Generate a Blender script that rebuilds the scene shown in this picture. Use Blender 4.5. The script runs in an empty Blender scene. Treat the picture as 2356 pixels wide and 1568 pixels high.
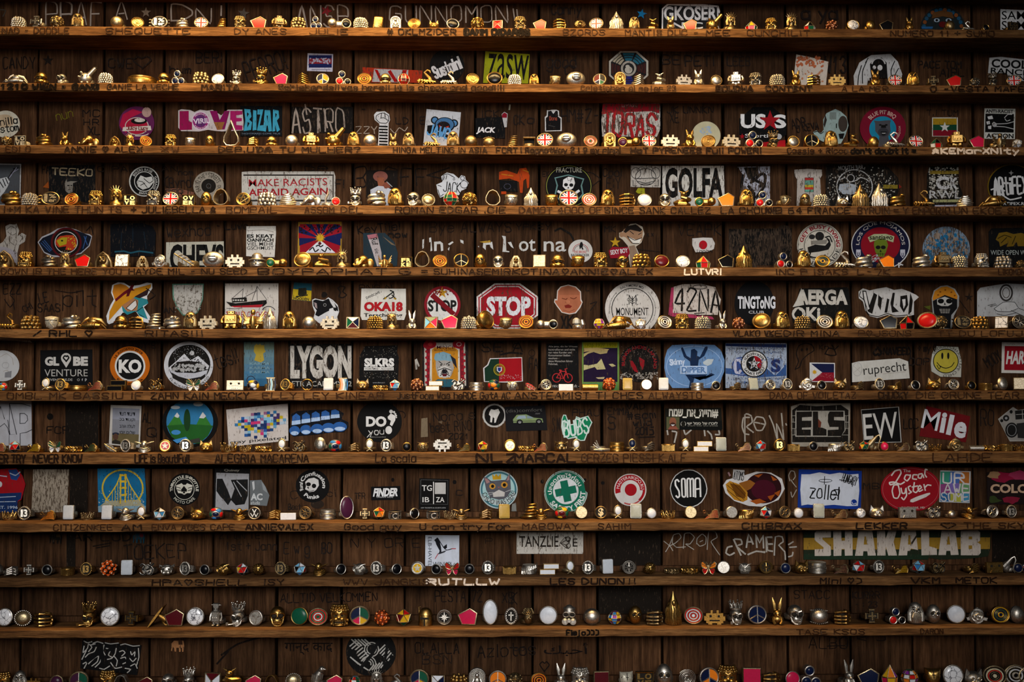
import bpy, math, random
from mathutils import Vector, Matrix, Euler
PI = math.pi
SC = bpy.context.scene
COL = SC.collection
random.seed(11)

# ------------------------------------------------------------------ camera, light, exposure
FPX, WPX, HPX = 2400.0, 2356.0, 1568.0
cam = bpy.data.objects.new('camera', bpy.data.cameras.new('camera'))
COL.objects.link(cam)
cam.data.sensor_width = 36.0
cam.data.lens = 36.0 * FPX / WPX
cam.data.shift_y = 68.0 / WPX
cam.data.clip_start = 0.05
cam.location = (0, -1.92, 0)
CAMROT = Euler((PI / 2 + math.radians(1.7), 0.0008, -0.0113), 'XYZ')
cam.rotation_euler = CAMROT
SC.camera = cam
SC.view_settings.view_transform = 'Standard'
SC.view_settings.look = 'None'
SC.view_settings.gamma = 1.0
SC.view_settings.use_curve_mapping = False
SC.view_settings.exposure = 0.0

world = bpy.data.worlds.new('world'); SC.world = world; world.use_nodes = True
bg = world.node_tree.nodes['Background']
bg.inputs[0].default_value = (0.66, 0.64, 0.62, 1); bg.inputs[1].default_value = 0.035

def area(name, loc, target, sx, sy, power, color, spread=180):
    l = bpy.data.lights.new(name, 'AREA'); l.shape = 'RECTANGLE'; l.size = sx; l.size_y = sy
    l.energy = power; l.color = color; l.spread = math.radians(spread)
    o = bpy.data.objects.new(name, l); COL.objects.link(o); o.location = loc
    d = Vector(target) - Vector(loc); o.rotation_euler = d.to_track_quat('-Z', 'Y').to_euler()
    return o
# open shop front behind the camera (cool daylight) and the warm lamps hung above the rack
area('shop_front_daylight', (-0.06, -2.95, 0.8), (-0.08, 0, 0.02), 1.8, 1.2, 9.3, (1.0, 0.98, 0.97), 38)
area('warm_shop_lamp', (-0.17, -0.33, 0.95), (-0.15, -0.1, 0.3), 1.2, 0.1, 17.5, (1.0, 0.64, 0.26), 120)

def pix(px, py, yp):
    """point of the plane y = yp that the photograph shows at pixel (px, py)"""
    cx = (px - WPX / 2) / FPX
    cy = -(py - HPX / 2) / FPX + cam.data.shift_y * WPX / FPX
    d = CAMROT.to_matrix() @ Vector((cx, cy, -1))
    t = (yp + 1.92) / d.y
    return d.x * t, d.z * t

# ------------------------------------------------------------------ materials
def lin(h):
    h = h.lstrip('#'); out = []
    for i in (0, 2, 4):
        c = int(h[i:i + 2], 16) / 255
        out.append(c / 12.92 if c <= .04045 else ((c + .055) / 1.055) ** 2.4)
    return (*out, 1)
MATS = {}
def newmat(n):
    m = bpy.data.materials.new(n); m.use_nodes = True
    return m, m.node_tree, m.node_tree.nodes['Principled BSDF']
def node(nt, t, **kw):
    n = nt.nodes.new(t)
    for k, v in kw.items():
        if isinstance(k, str) and hasattr(n, k): setattr(n, k, v)
        else: n.inputs[k.replace('_', ' ')].default_value = v
    return n
def ramp(nt, stops):
    r = nt.nodes.new('ShaderNodeValToRGB'); el = r.color_ramp.elements
    while len(el) < len(stops): el.new(0.5)
    for e, (p, c) in zip(el, stops): e.position = p; e.color = c if len(c) == 4 else (*c, 1)
    return r
def noise_at(nt, scale, sc=(1, 1, 1), detail=4, src='Object', rough=.55):
    tc = nt.nodes.new('ShaderNodeTexCoord'); mp = nt.nodes.new('ShaderNodeMapping')
    mp.inputs['Scale'].default_value = sc
    if src == 'Pos':
        ge = nt.nodes.new('ShaderNodeNewGeometry'); nt.links.new(ge.outputs['Position'], mp.inputs['Vector'])
    else: nt.links.new(tc.outputs[src], mp.inputs['Vector'])
    n = nt.nodes.new('ShaderNodeTexNoise'); n.inputs['Scale'].default_value = scale
    n.inputs['Detail'].default_value = detail; n.inputs['Roughness'].default_value = rough
    nt.links.new(mp.outputs[0], n.inputs['Vector'])
    return n
def mixc(nt, fac, a, b, mode='MIX'):
    x = nt.nodes.new('ShaderNodeMix'); x.data_type = 'RGBA'; x.blend_type = mode
    for k, v in ((0, fac), (6, a), (7, b)):
        if hasattr(v, 'links'): nt.links.new(v, x.inputs[k])
        else: x.inputs[k].default_value = v
    return x.outputs[2]
def bump(nt, b, h, s, d=.0004):
    u = nt.nodes.new('ShaderNodeBump'); u.inputs['Strength'].default_value = s; u.inputs['Distance'].default_value = d
    nt.links.new(h, u.inputs['Height']); nt.links.new(u.outputs[0], b.inputs['Normal'])

METAL = dict(g=('gold', (.43, .262, .078), .36), s=('silver', (.52, .49, .44), .42), a=('antique gold', (.29, .205, .10), .42), k=('dark silver', (.27, .24, .2), .4), b=('brass', (.43, .235, .055), .48),
             c=('copper', (.46, .20, .085), .38), w=('cream', (.46, .43, .345), .45), j=('pale gold', (.45, .36, .21), .42))
def metal(k):
    key = 'metal_' + k
    if key in MATS: return MATS[key]
    n, c, r = METAL[k]
    m, nt, b = newmat(n.replace(' ', '_') + '_metal')
    b.inputs['Metallic'].default_value = 0.3 if k == 'w' else 1
    ns = noise_at(nt, 420, (1, 1, 1), 3, 'Pos')
    rr = ramp(nt, [(.35, (c[0] * .6, c[1] * .57, c[2] * .52)), (.62, c)])
    nt.links.new(ns.outputs[0], rr.inputs[0]); nt.links.new(rr.outputs[0], b.inputs['Base Color'])
    b.inputs['Roughness'].default_value = r
    bump(nt, b, ns.outputs[0], .25, .0003)
    MATS[key] = m; return m
def enamel(hx, rough=.26):
    key = 'en' + hx
    if key in MATS: return MATS[key]
    m, nt, b = newmat('enamel_' + hx)
    c = lin(hx); ns = noise_at(nt, 260, (1, 1, 1), 2, 'Pos')
    nt.links.new(mixc(nt, ns.outputs[0], (c[0] * .75, c[1] * .75, c[2] * .75, 1), c), b.inputs['Base Color'])
    b.inputs['Roughness'].default_value = rough
    b.inputs['Specular IOR Level'].default_value = .14; b.inputs['Coat Weight'].default_value = .02; b.inputs['Coat Roughness'].default_value = .08
    MATS[key] = m; return m
def marble():
    if 'marble' in MATS: return MATS['marble']
    m, nt, b = newmat('veined_white_stone')
    ge = nt.nodes.new('ShaderNodeNewGeometry'); ns = noise_at(nt, 90, (1, 1, 1), 3, 'Pos')
    vo = nt.nodes.new('ShaderNodeTexVoronoi'); vo.feature = 'DISTANCE_TO_EDGE'; vo.inputs['Scale'].default_value = 105
    va = nt.nodes.new('ShaderNodeVectorMath'); va.operation = 'MULTIPLY_ADD'
    va.inputs[1].default_value = (.012, .012, .012)
    nt.links.new(ns.outputs['Color'], va.inputs[0]); nt.links.new(ge.outputs['Position'], va.inputs[2])
    nt.links.new(va.outputs[0], vo.inputs['Vector'])
    r = ramp(nt, [(.012, (.06, .06, .07)), (.055, (.68, .68, .69))])
    nt.links.new(vo.outputs['Distance'], r.inputs[0]); nt.links.new(r.outputs[0], b.inputs['Base Color'])
    b.inputs['Roughness'].default_value = .2; MATS['marble'] = m; return m
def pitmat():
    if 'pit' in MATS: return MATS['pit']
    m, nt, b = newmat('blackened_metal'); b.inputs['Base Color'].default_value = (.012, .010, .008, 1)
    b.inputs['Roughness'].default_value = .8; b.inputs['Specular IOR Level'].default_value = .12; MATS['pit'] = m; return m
def mat(k):
    """'g' metal letter, '#rrggbb' enamel, 'm' veined stone, 'pit' blackened recess"""
    if k == 'm': return marble()
    if k == 'pit': return pitmat()
    if k[0] == '#': return enamel(k[1:])
    return metal(k)
def paper(hx, worn=0):
    key = 'pr%s%d' % (hx, worn)
    if key in MATS: return MATS[key]
    m, nt, b = newmat('print_' + hx.strip('#'))
    c = lin(hx); ns = noise_at(nt, 60, (1, 1, .5), 5, 'Pos', .7); ns2 = noise_at(nt, 420, (1, 1, .22), 4, 'Pos', .75)
    dirt = ramp(nt, [(.45, (0, 0, 0)), (.8, (.5, .5, .5))]); nt.links.new(ns.outputs[0], dirt.inputs[0])
    col = mixc(nt, dirt.outputs[0], c, (c[0] * .55 + .002, c[1] * .5 + .0015, c[2] * .42 + .001, 1))
    lo = (.68, .6, .555, .5)[worn]
    if worn:
        sc = ramp(nt, [(lo, (0, 0, 0)), (lo + .05, (.92, .92, .92))]); nt.links.new(ns2.outputs[0], sc.inputs[0])
        col = mixc(nt, sc.outputs[0], col, (.05, .032, .02, 1))
    nt.links.new(col, b.inputs['Base Color']); b.inputs['Roughness'].default_value = .65
    b.inputs['Specular IOR Level'].default_value = .04
    MATS[key] = m; return m
def wood(name, dark, mid, light, sc, rnd):
    m, nt, b = newmat(name)
    n1 = noise_at(nt, 14, sc, 6, 'Pos', .65); n2 = noise_at(nt, 90, tuple(s * .6 for s in sc), 5, 'Pos', .7); n3 = noise_at(nt, 7, (1, 1, 1), 4, 'Pos', .6)
    r = ramp(nt, [(.3, dark), (.5, mid), (.72, light)]); nt.links.new(n1.outputs[0], r.inputs[0])
    g = ramp(nt, [(.36, (.35, .33, .3)), (.56, (1, 1, 1))]); nt.links.new(n2.outputs[0], g.inputs[0])
    col = mixc(nt, .8, r.outputs[0], g.outputs[0], 'MULTIPLY')
    st = ramp(nt, [(.36, (.42, .4, .38)), (.55, (1, 1, 1))]); nt.links.new(n3.outputs[0], st.inputs[0])
    col = mixc(nt, .75, col, st.outputs[0], 'MULTIPLY')
    oi = nt.nodes.new('ShaderNodeObjectInfo')
    rv = ramp(nt, [(0, (1 - rnd, 1 - rnd, 1 - rnd)), (1, (1 + rnd, 1 + rnd * .85, 1 + rnd * .7))])
    nt.links.new(oi.outputs['Random'], rv.inputs[0])
    col = mixc(nt, 1, col, rv.outputs[0], 'MULTIPLY')
    nt.links.new(col, b.inputs['Base Color']); b.inputs['Roughness'].default_value = .75
    b.inputs['Specular IOR Level'].default_value = .06
    bump(nt, b, n2.outputs[0], .6, .0012)
    return m
WOOD_PLANK = wood('old_plank_wood', (.023, .0100, .0042), (.061, .0275, .0117), (.115, .055, .0240), (9, 9, .55), .3)
WOOD_SHELF = wood('shelf_board_wood', (.050, .0215, .0075), (.122, .058, .0205), (.215, .112, .041), (.7, 8, 10), .08)
DARK = newmat('black_gap')[0]; DARK.node_tree.nodes['Principled BSDF'].inputs['Base Color'].default_value = (.002, .0015, .001, 1); DARK.node_tree.nodes['Principled BSDF'].inputs['Specular IOR Level'].default_value = 0

# ------------------------------------------------------------------ mesh helpers
class M:
    def __init__(s): s.v = []; s.f = []; s.k = []; s.mats = []
    def mi(s, m):
        if m not in s.mats: s.mats.append(m)
        return s.mats.index(m)
    def add(s, vs, fs, m=None):
        o = len(s.v); s.v += [tuple(p) for p in vs]; i = s.mi(m)
        for f in fs: s.f.append([a + o for a in f]); s.k.append(i)
        return s
    def xf(s, fn, a=0):
        for i in range(a, len(s.v)): s.v[i] = tuple(fn(*s.v[i]))
        return s
    def rot(s, ax, deg, c=(0, 0, 0), a=0):
        R = Matrix.Rotation(math.radians(deg), 3, ax); c = Vector(c)
        return s.xf(lambda x, y, z: R @ (Vector((x, y, z)) - c) + c, a)
    def mesh(s, name, sharp=.62):
        me = bpy.data.meshes.new(name); me.from_pydata(s.v, [], s.f)
        for m in s.mats: me.materials.append(m)
        me.polygons.foreach_set('material_index', s.k)
        if sharp is not None:
            me.polygons.foreach_set('use_smooth', [True] * len(s.f)); me.set_sharp_from_angle(angle=sharp)
        me.update(); return me
def ball(m, c, r, mt=None, sg=14, rg=9, e=1.0):
    if not hasattr(r, '__len__'): r = (r, r, r)
    sp = lambda t: math.copysign(abs(t) ** e, t)
    vs = [(c[0], c[1], c[2] - r[2])]; fs = []
    for i in range(1, rg):
        a = -PI / 2 + PI * i / rg
        for j in range(sg):
            b = 2 * PI * j / sg
            vs.append((c[0] + r[0] * sp(math.cos(a)) * sp(math.cos(b)), c[1] + r[1] * sp(math.cos(a)) * sp(math.sin(b)), c[2] + r[2] * sp(math.sin(a))))
    vs.append((c[0], c[1], c[2] + r[2])); t = len(vs) - 1
    for j in range(sg):
        k = (j + 1) % sg
        fs.append((0, 1 + k, 1 + j)); fs.append((t, t - sg + j, t - sg + k))
        for i in range(rg - 2):
            p = 1 + i * sg; fs.append((p + j, p + k, p + sg + k, p + sg + j))
    m.add(vs, fs, mt); return m
def bead(m, c, r, mt=None): return ball(m, c, r, mt, 7, 5)
def tube(m, pts, r, mt=None, sg=7, closed=False, fl=1.0):
    pts = [Vector(p) for p in pts]; n = len(pts); vs = []; fs = []
    R = r if hasattr(r, '__len__') else [r] * n
    if len(R) != n: R = [R[0] + (R[-1] - R[0]) * i / (n - 1) for i in range(n)]
    t0 = pts[1] - pts[0]; up = Vector((0, 0, 1)) if abs(t0.normalized().z) < .9 else Vector((0, 1, 0))
    for i, p in enumerate(pts):
        a = pts[(i - 1) % n] if (closed or i) else p; b = pts[(i + 1) % n] if (closed or i < n - 1) else p
        t = (b - a).normalized(); u = (up - t * up.dot(t))
        if u.length < 1e-4: u = t.orthogonal()
        u.normalize(); up = u; w = t.cross(u)
        for j in range(sg):
            q = 2 * PI * j / sg; vs.append(p + (u * math.cos(q) * fl + w * math.sin(q)) * R[i])
    for i in range(n if closed else n - 1):
        for j in range(sg):
            k = (j + 1) % sg; a = i * sg; b = ((i + 1) % n) * sg
            fs.append((a + j, a + k, b + k, b + j))
    if not closed: fs.append(tuple(range(sg))[::-1]); fs.append(tuple(range((n - 1) * sg, n * sg)))
    m.add(vs, fs, mt); return m
def ell(cx, cz, rx, rz, n=28, a0=0, a1=360, y=0):
    return [(cx + rx * math.cos(math.radians(a0 + (a1 - a0) * i / (n if a1 - a0 == 360 else n - 1))), y, cz + rz * math.sin(math.radians(a0 + (a1 - a0) * i / (n if a1 - a0 == 360 else n - 1)))) for i in range(n)]
def hoop(m, cx, cz, rx, rz, y, r, mt=None, n=28): return tube(m, ell(cx, cz, rx, rz, n, y=y), r, mt, 6, True)
def plate(m, out, y0, y1, mt=None, bev=0, dome=0):
    """slab with outline (x, z), front at y0"""
    n = len(out); cx = sum(p[0] for p in out) / n; cz = sum(p[1] for p in out) / n
    if sum(out[i][0] * out[(i + 1) % n][1] - out[(i + 1) % n][0] * out[i][1] for i in range(n)) < 0: out = out[::-1]
    mx = max(max(abs(p[0] - cx), abs(p[1] - cz)) for p in out); k = 1 - bev / mx if bev else 1
    loops = [[(x, y1, z) for x, z in out], [(x, y0 + bev, z) for x, z in out]]
    if bev: loops.append([(cx + (x - cx) * k, y0, cz + (z - cz) * k) for x, z in out])
    if dome:
        for q in (.8, .55, .28):
            loops.append([(cx + (x - cx) * k * q, y0 - dome * math.sqrt(1 - q * q), cz + (z - cz) * k * q) for x, z in out])
    vs = [p for l in loops for p in l]; fs = [tuple(range(n))[::-1]]
    for l in range(len(loops) - 1):
        for i in range(n):
            j = (i + 1) % n; fs.append((l * n + i, l * n + j, (l + 1) * n + j, (l + 1) * n + i))
    fs = [f[::-1] for f in fs]
    e = (len(loops) - 1) * n
    if dome: vs.append((cx, y0 - dome, cz)); fs += [(e + (i + 1) % n, e + i, len(vs) - 1) [::-1] for i in range(n)]
    else: fs.append(tuple(range(e, e + n)))
    m.add(vs, fs, mt); return m
def E2(cx, cz, rx, rz, n=28): return [(p[0], p[2]) for p in ell(cx, cz, rx, rz, n)]
def box(m, c, s, mt=None, bev=0):
    return plate(m, [(c[0] - s[0] / 2, c[2] - s[2] / 2), (c[0] + s[0] / 2, c[2] - s[2] / 2), (c[0] + s[0] / 2, c[2] + s[2] / 2), (c[0] - s[0] / 2, c[2] + s[2] / 2)], c[1] - s[1] / 2, c[1] + s[1] / 2, mt, bev)
def lathe(m, prof, c=(0, 0, 0), mt=None, sg=20, sy=1.0):
    vs = []; fs = []; n = len(prof)
    for r, h in prof:
        for j in range(sg):
            a = 2 * PI * j / sg; vs.append((c[0] + r * math.cos(a), c[1] + r * math.sin(a) * sy, c[2] + h))
    for i in range(n - 1):
        for j in range(sg):
            k = (j + 1) % sg; fs.append((i * sg + j, i * sg + k, (i + 1) * sg + k, (i + 1) * sg + j))
    fs.append(tuple(range(sg))[::-1]); fs.append(tuple(range((n - 1) * sg, n * sg)))
    m.add(vs, fs, mt); return m
def star(cx, cz, r, n=5, q=.42, rot=90):
    return [(cx + (r if i % 2 == 0 else r * q) * math.cos(math.radians(rot + 180 * i / n)), cz + (r if i % 2 == 0 else r * q) * math.sin(math.radians(rot + 180 * i / n))) for i in range(2 * n)]
def hel(fn, t0, t1, n): return [fn(t0 + (t1 - t0) * i / (n - 1)) for i in range(n)]

# text: outlines of the built-in font as a flat mesh in the unit box
TXT = {}
def glyphs(s, bold=0.0):
    if set(s) & set('MWmw'): bold = min(bold, .003)
    key = (s, bold)
    if key in TXT: return TXT[key]
    c = bpy.data.curves.new('t', 'FONT'); c.body = s; c.offset = bold; c.resolution_u = 3
    o = bpy.data.objects.new('t', c); COL.objects.link(o); bpy.context.view_layer.update()
    me = bpy.data.meshes.new_from_object(o.evaluated_get(bpy.context.evaluated_depsgraph_get()))
    vs = [(v.co.x, v.co.y) for v in me.vertices]; fs = [tuple(p.vertices) for p in me.polygons]
    bpy.data.objects.remove(o); bpy.data.curves.remove(c); bpy.data.meshes.remove(me)
    x0 = min(v[0] for v in vs); x1 = max(v[0] for v in vs); y0 = min(v[1] for v in vs); y1 = max(v[1] for v in vs)
    vs = [((x - x0) / (x1 - x0), (y - y0) / (y1 - y0)) for x, y in vs]
    TXT[key] = (vs, fs, (x1 - x0) / (y1 - y0)); return TXT[key]
STROKE = dict(zip("ABCDEFGHIJKLMNOPQRSTUVWXYZ0123456789!-#+?'.=<*(:)/", """002640|1232
00063645330333413000
4536160501103041
00062644422000
46060040|0333
460600|0333
45361605011030414323
0006|4046|0343
2026
4641301001
0006|460340
060040
0006234640
00064046
160501103041453616
00063645433303
160501103041453616|2240
00063645433303|2340
45361605133341301001
0646|2620
060110304146
062046
0610233046
0046|0640
062346|2320
06460040
160501103041453616
142620
051636450040
05163645233341301001
30360242
46060434413000
3605011030413303
064620
130416364433130110304133
43331304163645413010
2622|2120
1333
1016|3036|0444|0242
2125|0343
0516364523|2120
2624
2021
0242|0444
20041625364420
002640044400
3605013 0
2425|2122
1645411 0
0046""".replace(' ', '').split('\n')))
STROKE.update(zip("abcdefghijklmnopqrstuvwxyz", """4334140301103041|4440
0600|0314344341301001
4334140301103041
4640|4334140301103041
02424334140301103041
45362620|0434
4334140301103041|444a3b1b0a
0600|0314344340
2420|2526
242a1b0b|2526
0600|4402|1340
2620
0400|03142320|23344340
0400|0314344340
140301103041433414
040b|0314344341301001
4334140301103041|444b
0400|03143443
43341403123241301001
26213040|0444
0401103041|4440
042044
0410233044
0440|4400
0421|441b
04440040""".split('\n')))
NUM = {'a': -1, 'b': -2}
def strokes(s):
    """polylines of hand lettering in a box len(s) x 1"""
    out = []; x = 0
    for ch in s:
        g = STROKE.get(ch)
        if g:
            dx = -.25 if ch in "Iil!'.:" else 0
            for pl in g.split('|'):
                out.append([(x + dx + int(pl[i]) / 4 * .72, (NUM[pl[i + 1]] if pl[i + 1] in NUM else int(pl[i + 1])) / 6) for i in range(0, len(pl) - 1, 2)])
            x += .5 if ch in "Iil!'.:" else 1
        else: x += .6
    return out, max(x - .28, .3)
def smooth(p, n=4):
    if len(p) < 3: return p
    o = []
    for i in range(len(p) - 1):
        a, b, c, d = p[max(i - 1, 0)], p[i], p[i + 1], p[min(i + 2, len(p) - 1)]
        for t in range(n):
            t /= n
            w = lambda q: .5 * (2 * b[q] + (c[q] - a[q]) * t + (2 * a[q] - 5 * b[q] + 4 * c[q] - d[q]) * t * t + (3 * b[q] - a[q] - 3 * c[q] + d[q]) * t ** 3)
            s = lambda q: b[q] + (c[q] - b[q]) * t
            o.append(tuple(.5 * w(q) + .5 * s(q) for q in (0, 1)))
    o.append(p[-1]); return o
def ribbon(p, w):
    """flat strip of width w along a 2D polyline"""
    L = []; n = len(p)
    for i in range(n):
        a = p[max(i - 1, 0)]; b = p[min(i + 1, n - 1)]
        dx, dy = b[0] - a[0], b[1] - a[1]; d = math.hypot(dx, dy) or 1
        ex = w / 2 if i == n - 1 else (-w / 2 if i == 0 else 0)
        q = (p[i][0] + dx / d * ex * .7, p[i][1] + dy / d * ex * .7)
        L.append((q[0] - dy / d * w / 2, q[1] + dx / d * w / 2)); L.append((q[0] + dy / d * w / 2, q[1] - dx / d * w / 2))
    return L, [(2 * i, 2 * i + 1, 2 * i + 3, 2 * i + 2) for i in range(n - 1)]

def link(name, me, parent=None, loc=None, kind=None):
    o = bpy.data.objects.new(name, me); COL.objects.link(o)
    if loc is not None: o.location = loc
    if parent is not None: o.parent = parent
    if kind: o['kind'] = kind
    return o
def tag(o, label, cat, group=None):
    o['label'] = label; o['category'] = cat
    if group: o['group'] = group
    return o
ORD = 'top second third fourth fifth sixth seventh eighth ninth tenth eleventh bottom'.split()
# ------------------------------------------------------------------ wall planks and shelves
MM = .001
PXM = 1.92 / FPX          # metres per pixel on the wall
SHELF = [(64, 85, .074), (193, 212.5, .066), (335.7, 356, .07), (472.6, 494.8, .062), (614.5, 635.6, .066), (756.4, 777.5, .066),
         (898.4, 921, .066), (1039.8, 1067, .07), (1200, 1221.6, .092), (1326.5, 1348, .07), (1445, 1465, .08), (1591, 1612, .08)]
ZT = [pix(1178, a, -d)[1] for a, b, d in SHELF]; ZB = [pix(1178, b, -d)[1] for a, b, d in SHELF]
up = [-350, -207, -64, 81, 232, 373, 515, 666, 810, 949, 1093, 1241, 1384, 1524, 1666, 1813, 1958, 2101, 2245, 2395, 2540, 2690]
lo = [-390, -245, -100, 48, 196, 345, 490, 637, 786, 931, 1080, 1225, 1375, 1522, 1662, 1811, 1956, 2098, 2242, 2390, 2535, 2690]
wall = link('wall_back', box(M(), (0, .032, -.02), (2.5, .02, 1.85), DARK).mesh('wall_back'), kind='structure')
wall['label'] = 'dark wall of upright wooden planks behind the shelves'
def plank(x0, x1, z0, z1):
    m = M(); g = random.uniform(.0016, .0028); y0 = random.uniform(0, .0016); b = .0012
    nz = 8; L = []
    for i in range(nz + 1):
        z = z0 + (z1 - z0) * i / nz; j0 = random.uniform(-.0006, .0006); j1 = random.uniform(-.0006, .0006)
        L.append([(x0 + g + j0, .021, z), (x0 + g + j0, y0 + b, z), (x0 + g + j0 + b, y0, z), (x1 - g + j1 - b, y0, z), (x1 - g + j1, y0 + b, z), (x1 - g + j1, .021, z)])
    vs = [p for l in L for p in l]; fs = []
    for i in range(nz):
        for j in range(5): a = i * 6 + j; fs.append((a, a + 1, a + 7, a + 6))
    fs.append((0, 1, 2, 3, 4, 5)[::-1]); fs.append(tuple(range(nz * 6, nz * 6 + 6)))
    return m.add(vs, fs, WOOD_PLANK).mesh('plank')
zg0 = pix(1178, 1062, 0)[1]; zg1 = pix(1178, 1077, 0)[1]
for s, za, zb, yy in ((up, zg0, .9, 700), (lo, -.9, zg1, 1280)):
    for a, b in zip(s, s[1:]): link('plank', plank(pix(a, yy, 0)[0], pix(b, yy, 0)[0], za, zb), wall)

def shelf_mesh(zb, zt, d, yb=0.0, x0=-1.24, x1=1.24):
    m = M(); n = 176; vs = []; fs = []; c1 = c2 = 0
    for i in range(n + 1):
        x = x0 + (x1 - x0) * i / n
        c1 = c1 * .8 + random.uniform(-.0004, .0004); c2 = c2 * .75 + random.uniform(-.0009, .0009)
        f = c2 * .5; e = .0016
        vs += [(x, yb, zb), (x, yb, zt), (x, -d + e + f, zt + c1 * .3), (x, -d + f, zt - e + c1), (x, -d + f, zb + e + c2 * .9), (x, -d + e * 2 + f, zb)]
    for i in range(n):
        for j in range(6): k = (j + 1) % 6; a = i * 6; fs.append((a + j, a + 6 + j, a + 6 + k, a + k))
    fs.append(tuple(range(6))); fs.append(tuple(range(n * 6, n * 6 + 6))[::-1])
    return m.add(vs, fs, WOOD_SHELF).mesh('shelf', .5)
EDGE = ['warmly lit', 'with the longest marker sentence along its edge', 'with chalk letters near one end', 'with a wavy lower edge',
        'with white scratched letters on its edge', 'with a heart drawn on its clean edge', 'crowded with faded scribbles', 'over the black gap in the planks',
        'with a deep worn top', 'with pale flaked paint on its edge', 'almost free of writing', 'cut off by the picture edge']
SHELVES = []
za, zb = pix(1178, -50, -.074)[1], pix(1178, -28, -.074)[1]
tag(link('shelf', shelf_mesh(zb, za, .074)), 'brown shelf board of which only the dark underside shows above the top rings', 'shelf', 'shelf boards holding the rings')
for i, (a, b, d) in enumerate(SHELF):
    o = link('shelf', shelf_mesh(ZB[i], ZT[i], d))
    tag(o, 'brown wooden shelf board, %s of twelve, %s' % (ORD[i], EDGE[i]), 'shelf', 'shelf boards holding the rings')
    if i >= 8: link('back_lip', box(M(), (0, -.0045, ZT[i] + .0045), (2.4, .009, .009), WOOD_PLANK, .0012).mesh('back_lip'), o)
    SHELVES.append(o)

# ------------------------------------------------------------------ flat print: stickers, marker and chalk lettering
SEG = {}
for r in range(12):
    for s in range(4 if r > 1 else 3):
        SEG[r, s] = ((0, 590, 1180, 1756)[s] if r > 1 else (0, 780, 1556)[s], (0, 110, 230, 370, 505, 640, 780, 915, 1065, 1210, 1340, 1460)[r], 3.927 if r > 1 else 2.945)
def full(c): return '#' + ''.join(x * 2 for x in c) if len(c) == 3 else '#' + c
def poly(p, c): return [(p, [tuple(range(len(p)))], c, 0)]
def r(x0, y0, x1, y1, c, rot=0):
    p = [(x0, y0), (x1, y0), (x1, y1), (x0, y1)]
    return poly(rotp(p, (x0 + x1) / 2, (y0 + y1) / 2, rot), c)
def rotp(p, cx, cy, d):
    if not d: return p
    c, s = math.cos(math.radians(d)), math.sin(math.radians(d))
    return [(cx + (x - cx) * c - (y - cy) * s, cy + (x - cx) * s + (y - cy) * c) for x, y in p]
def q(s, c):
    """polygon from 'x,y x,y ...'"""
    return poly([tuple(float(v) for v in w.split(',')) for w in s.split()], c)
def e(cx, cy, rx, ry, c, n=40): return poly([(cx + rx * math.sin(2 * PI * i / n), cy - ry * math.cos(2 * PI * i / n)) for i in range(n)], c)
def pie(cx, cy, rr, a0, a1, c):
    return poly([(cx, cy)] + [(cx + rr * math.sin(math.radians(a0 + (a1 - a0) * i / 12)), cy - rr * math.cos(math.radians(a0 + (a1 - a0) * i / 12))) for i in range(13)], c)
def rg(cx, cy, rx, ry, w, c, n=44, a0=0, a1=360):
    vs = []
    for i in range(n + 1):
        t = math.radians(a0 + (a1 - a0) * i / n)
        for k in (0, w): vs.append((cx + (rx - k) * math.sin(t), cy - (ry - k) * math.cos(t)))
    return [(vs, [(2 * i, 2 * i + 2, 2 * i + 3, 2 * i + 1) for i in range(n)], c, 0)]
def st(cx, cy, rr, c, n=5, k=.4, rot=0):
    return poly([(cx + (rr if i % 2 == 0 else rr * k) * math.sin(PI * i / n + math.radians(rot)), cy - (rr if i % 2 == 0 else rr * k) * math.cos(PI * i / n + math.radians(rot))) for i in range(2 * n)], c)
def t(s, x0, y0, x1, y1, c, b=0, rot=0, sl=0):
    vs, fs, _ = glyphs(s, b * .01)
    p = [(x0 + (x1 - x0) * u + sl * v, y1 - (y1 - y0) * v) for u, v in vs]
    return [(rotp(p, (x0 + x1) / 2, (y0 + y1) / 2, rot), fs, c, 1)]
def a(s, cx, cy, rr, a0, a1, h, c, b=0):
    vs, fs, _ = glyphs(s, b * .01); p = []
    for u, v in vs:
        th = math.radians(a0 + (a1 - a0) * u); ro = rr - h * v if a0 > a1 else rr + h * v
        p.append((cx + ro * math.sin(th), cy - ro * math.cos(th)))
    return [(p, fs, c, 1)]
def h(s, x0, y0, x1, y1, c, w=8, rot=0, jit=.04):
    ps, W = strokes(s); out = ([], []); H = y1 - y0
    for pl in ps:
        pl = smooth([(x0 + (x1 - x0) * (x / W + random.uniform(-jit, jit) / W), y1 - H * (y + random.uniform(-jit, jit))) for x, y in pl])
        vs, fs = ribbon(rotp(pl, (x0 + x1) / 2, (y0 + y1) / 2, rot), w * random.uniform(.8, 1.15))
        o = len(out[0]); out[0].extend(vs); out[1].extend([tuple(i + o for i in f) for f in fs])
    return [(out[0], out[1], c, 1, 1)]
def l(s, w, c, sm=4):
    out = ([], [])
    for part in s.split('|'):
        p = [tuple(float(v) for v in z.split(',')) for z in part.split()]
        vs, fs = ribbon(smooth(p, sm) if sm else p, w); o = len(out[0]); out[0].extend(vs); out[1].extend([tuple(i + o for i in f) for f in fs])
    return [(out[0], out[1], c, 0, 1)]
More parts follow.
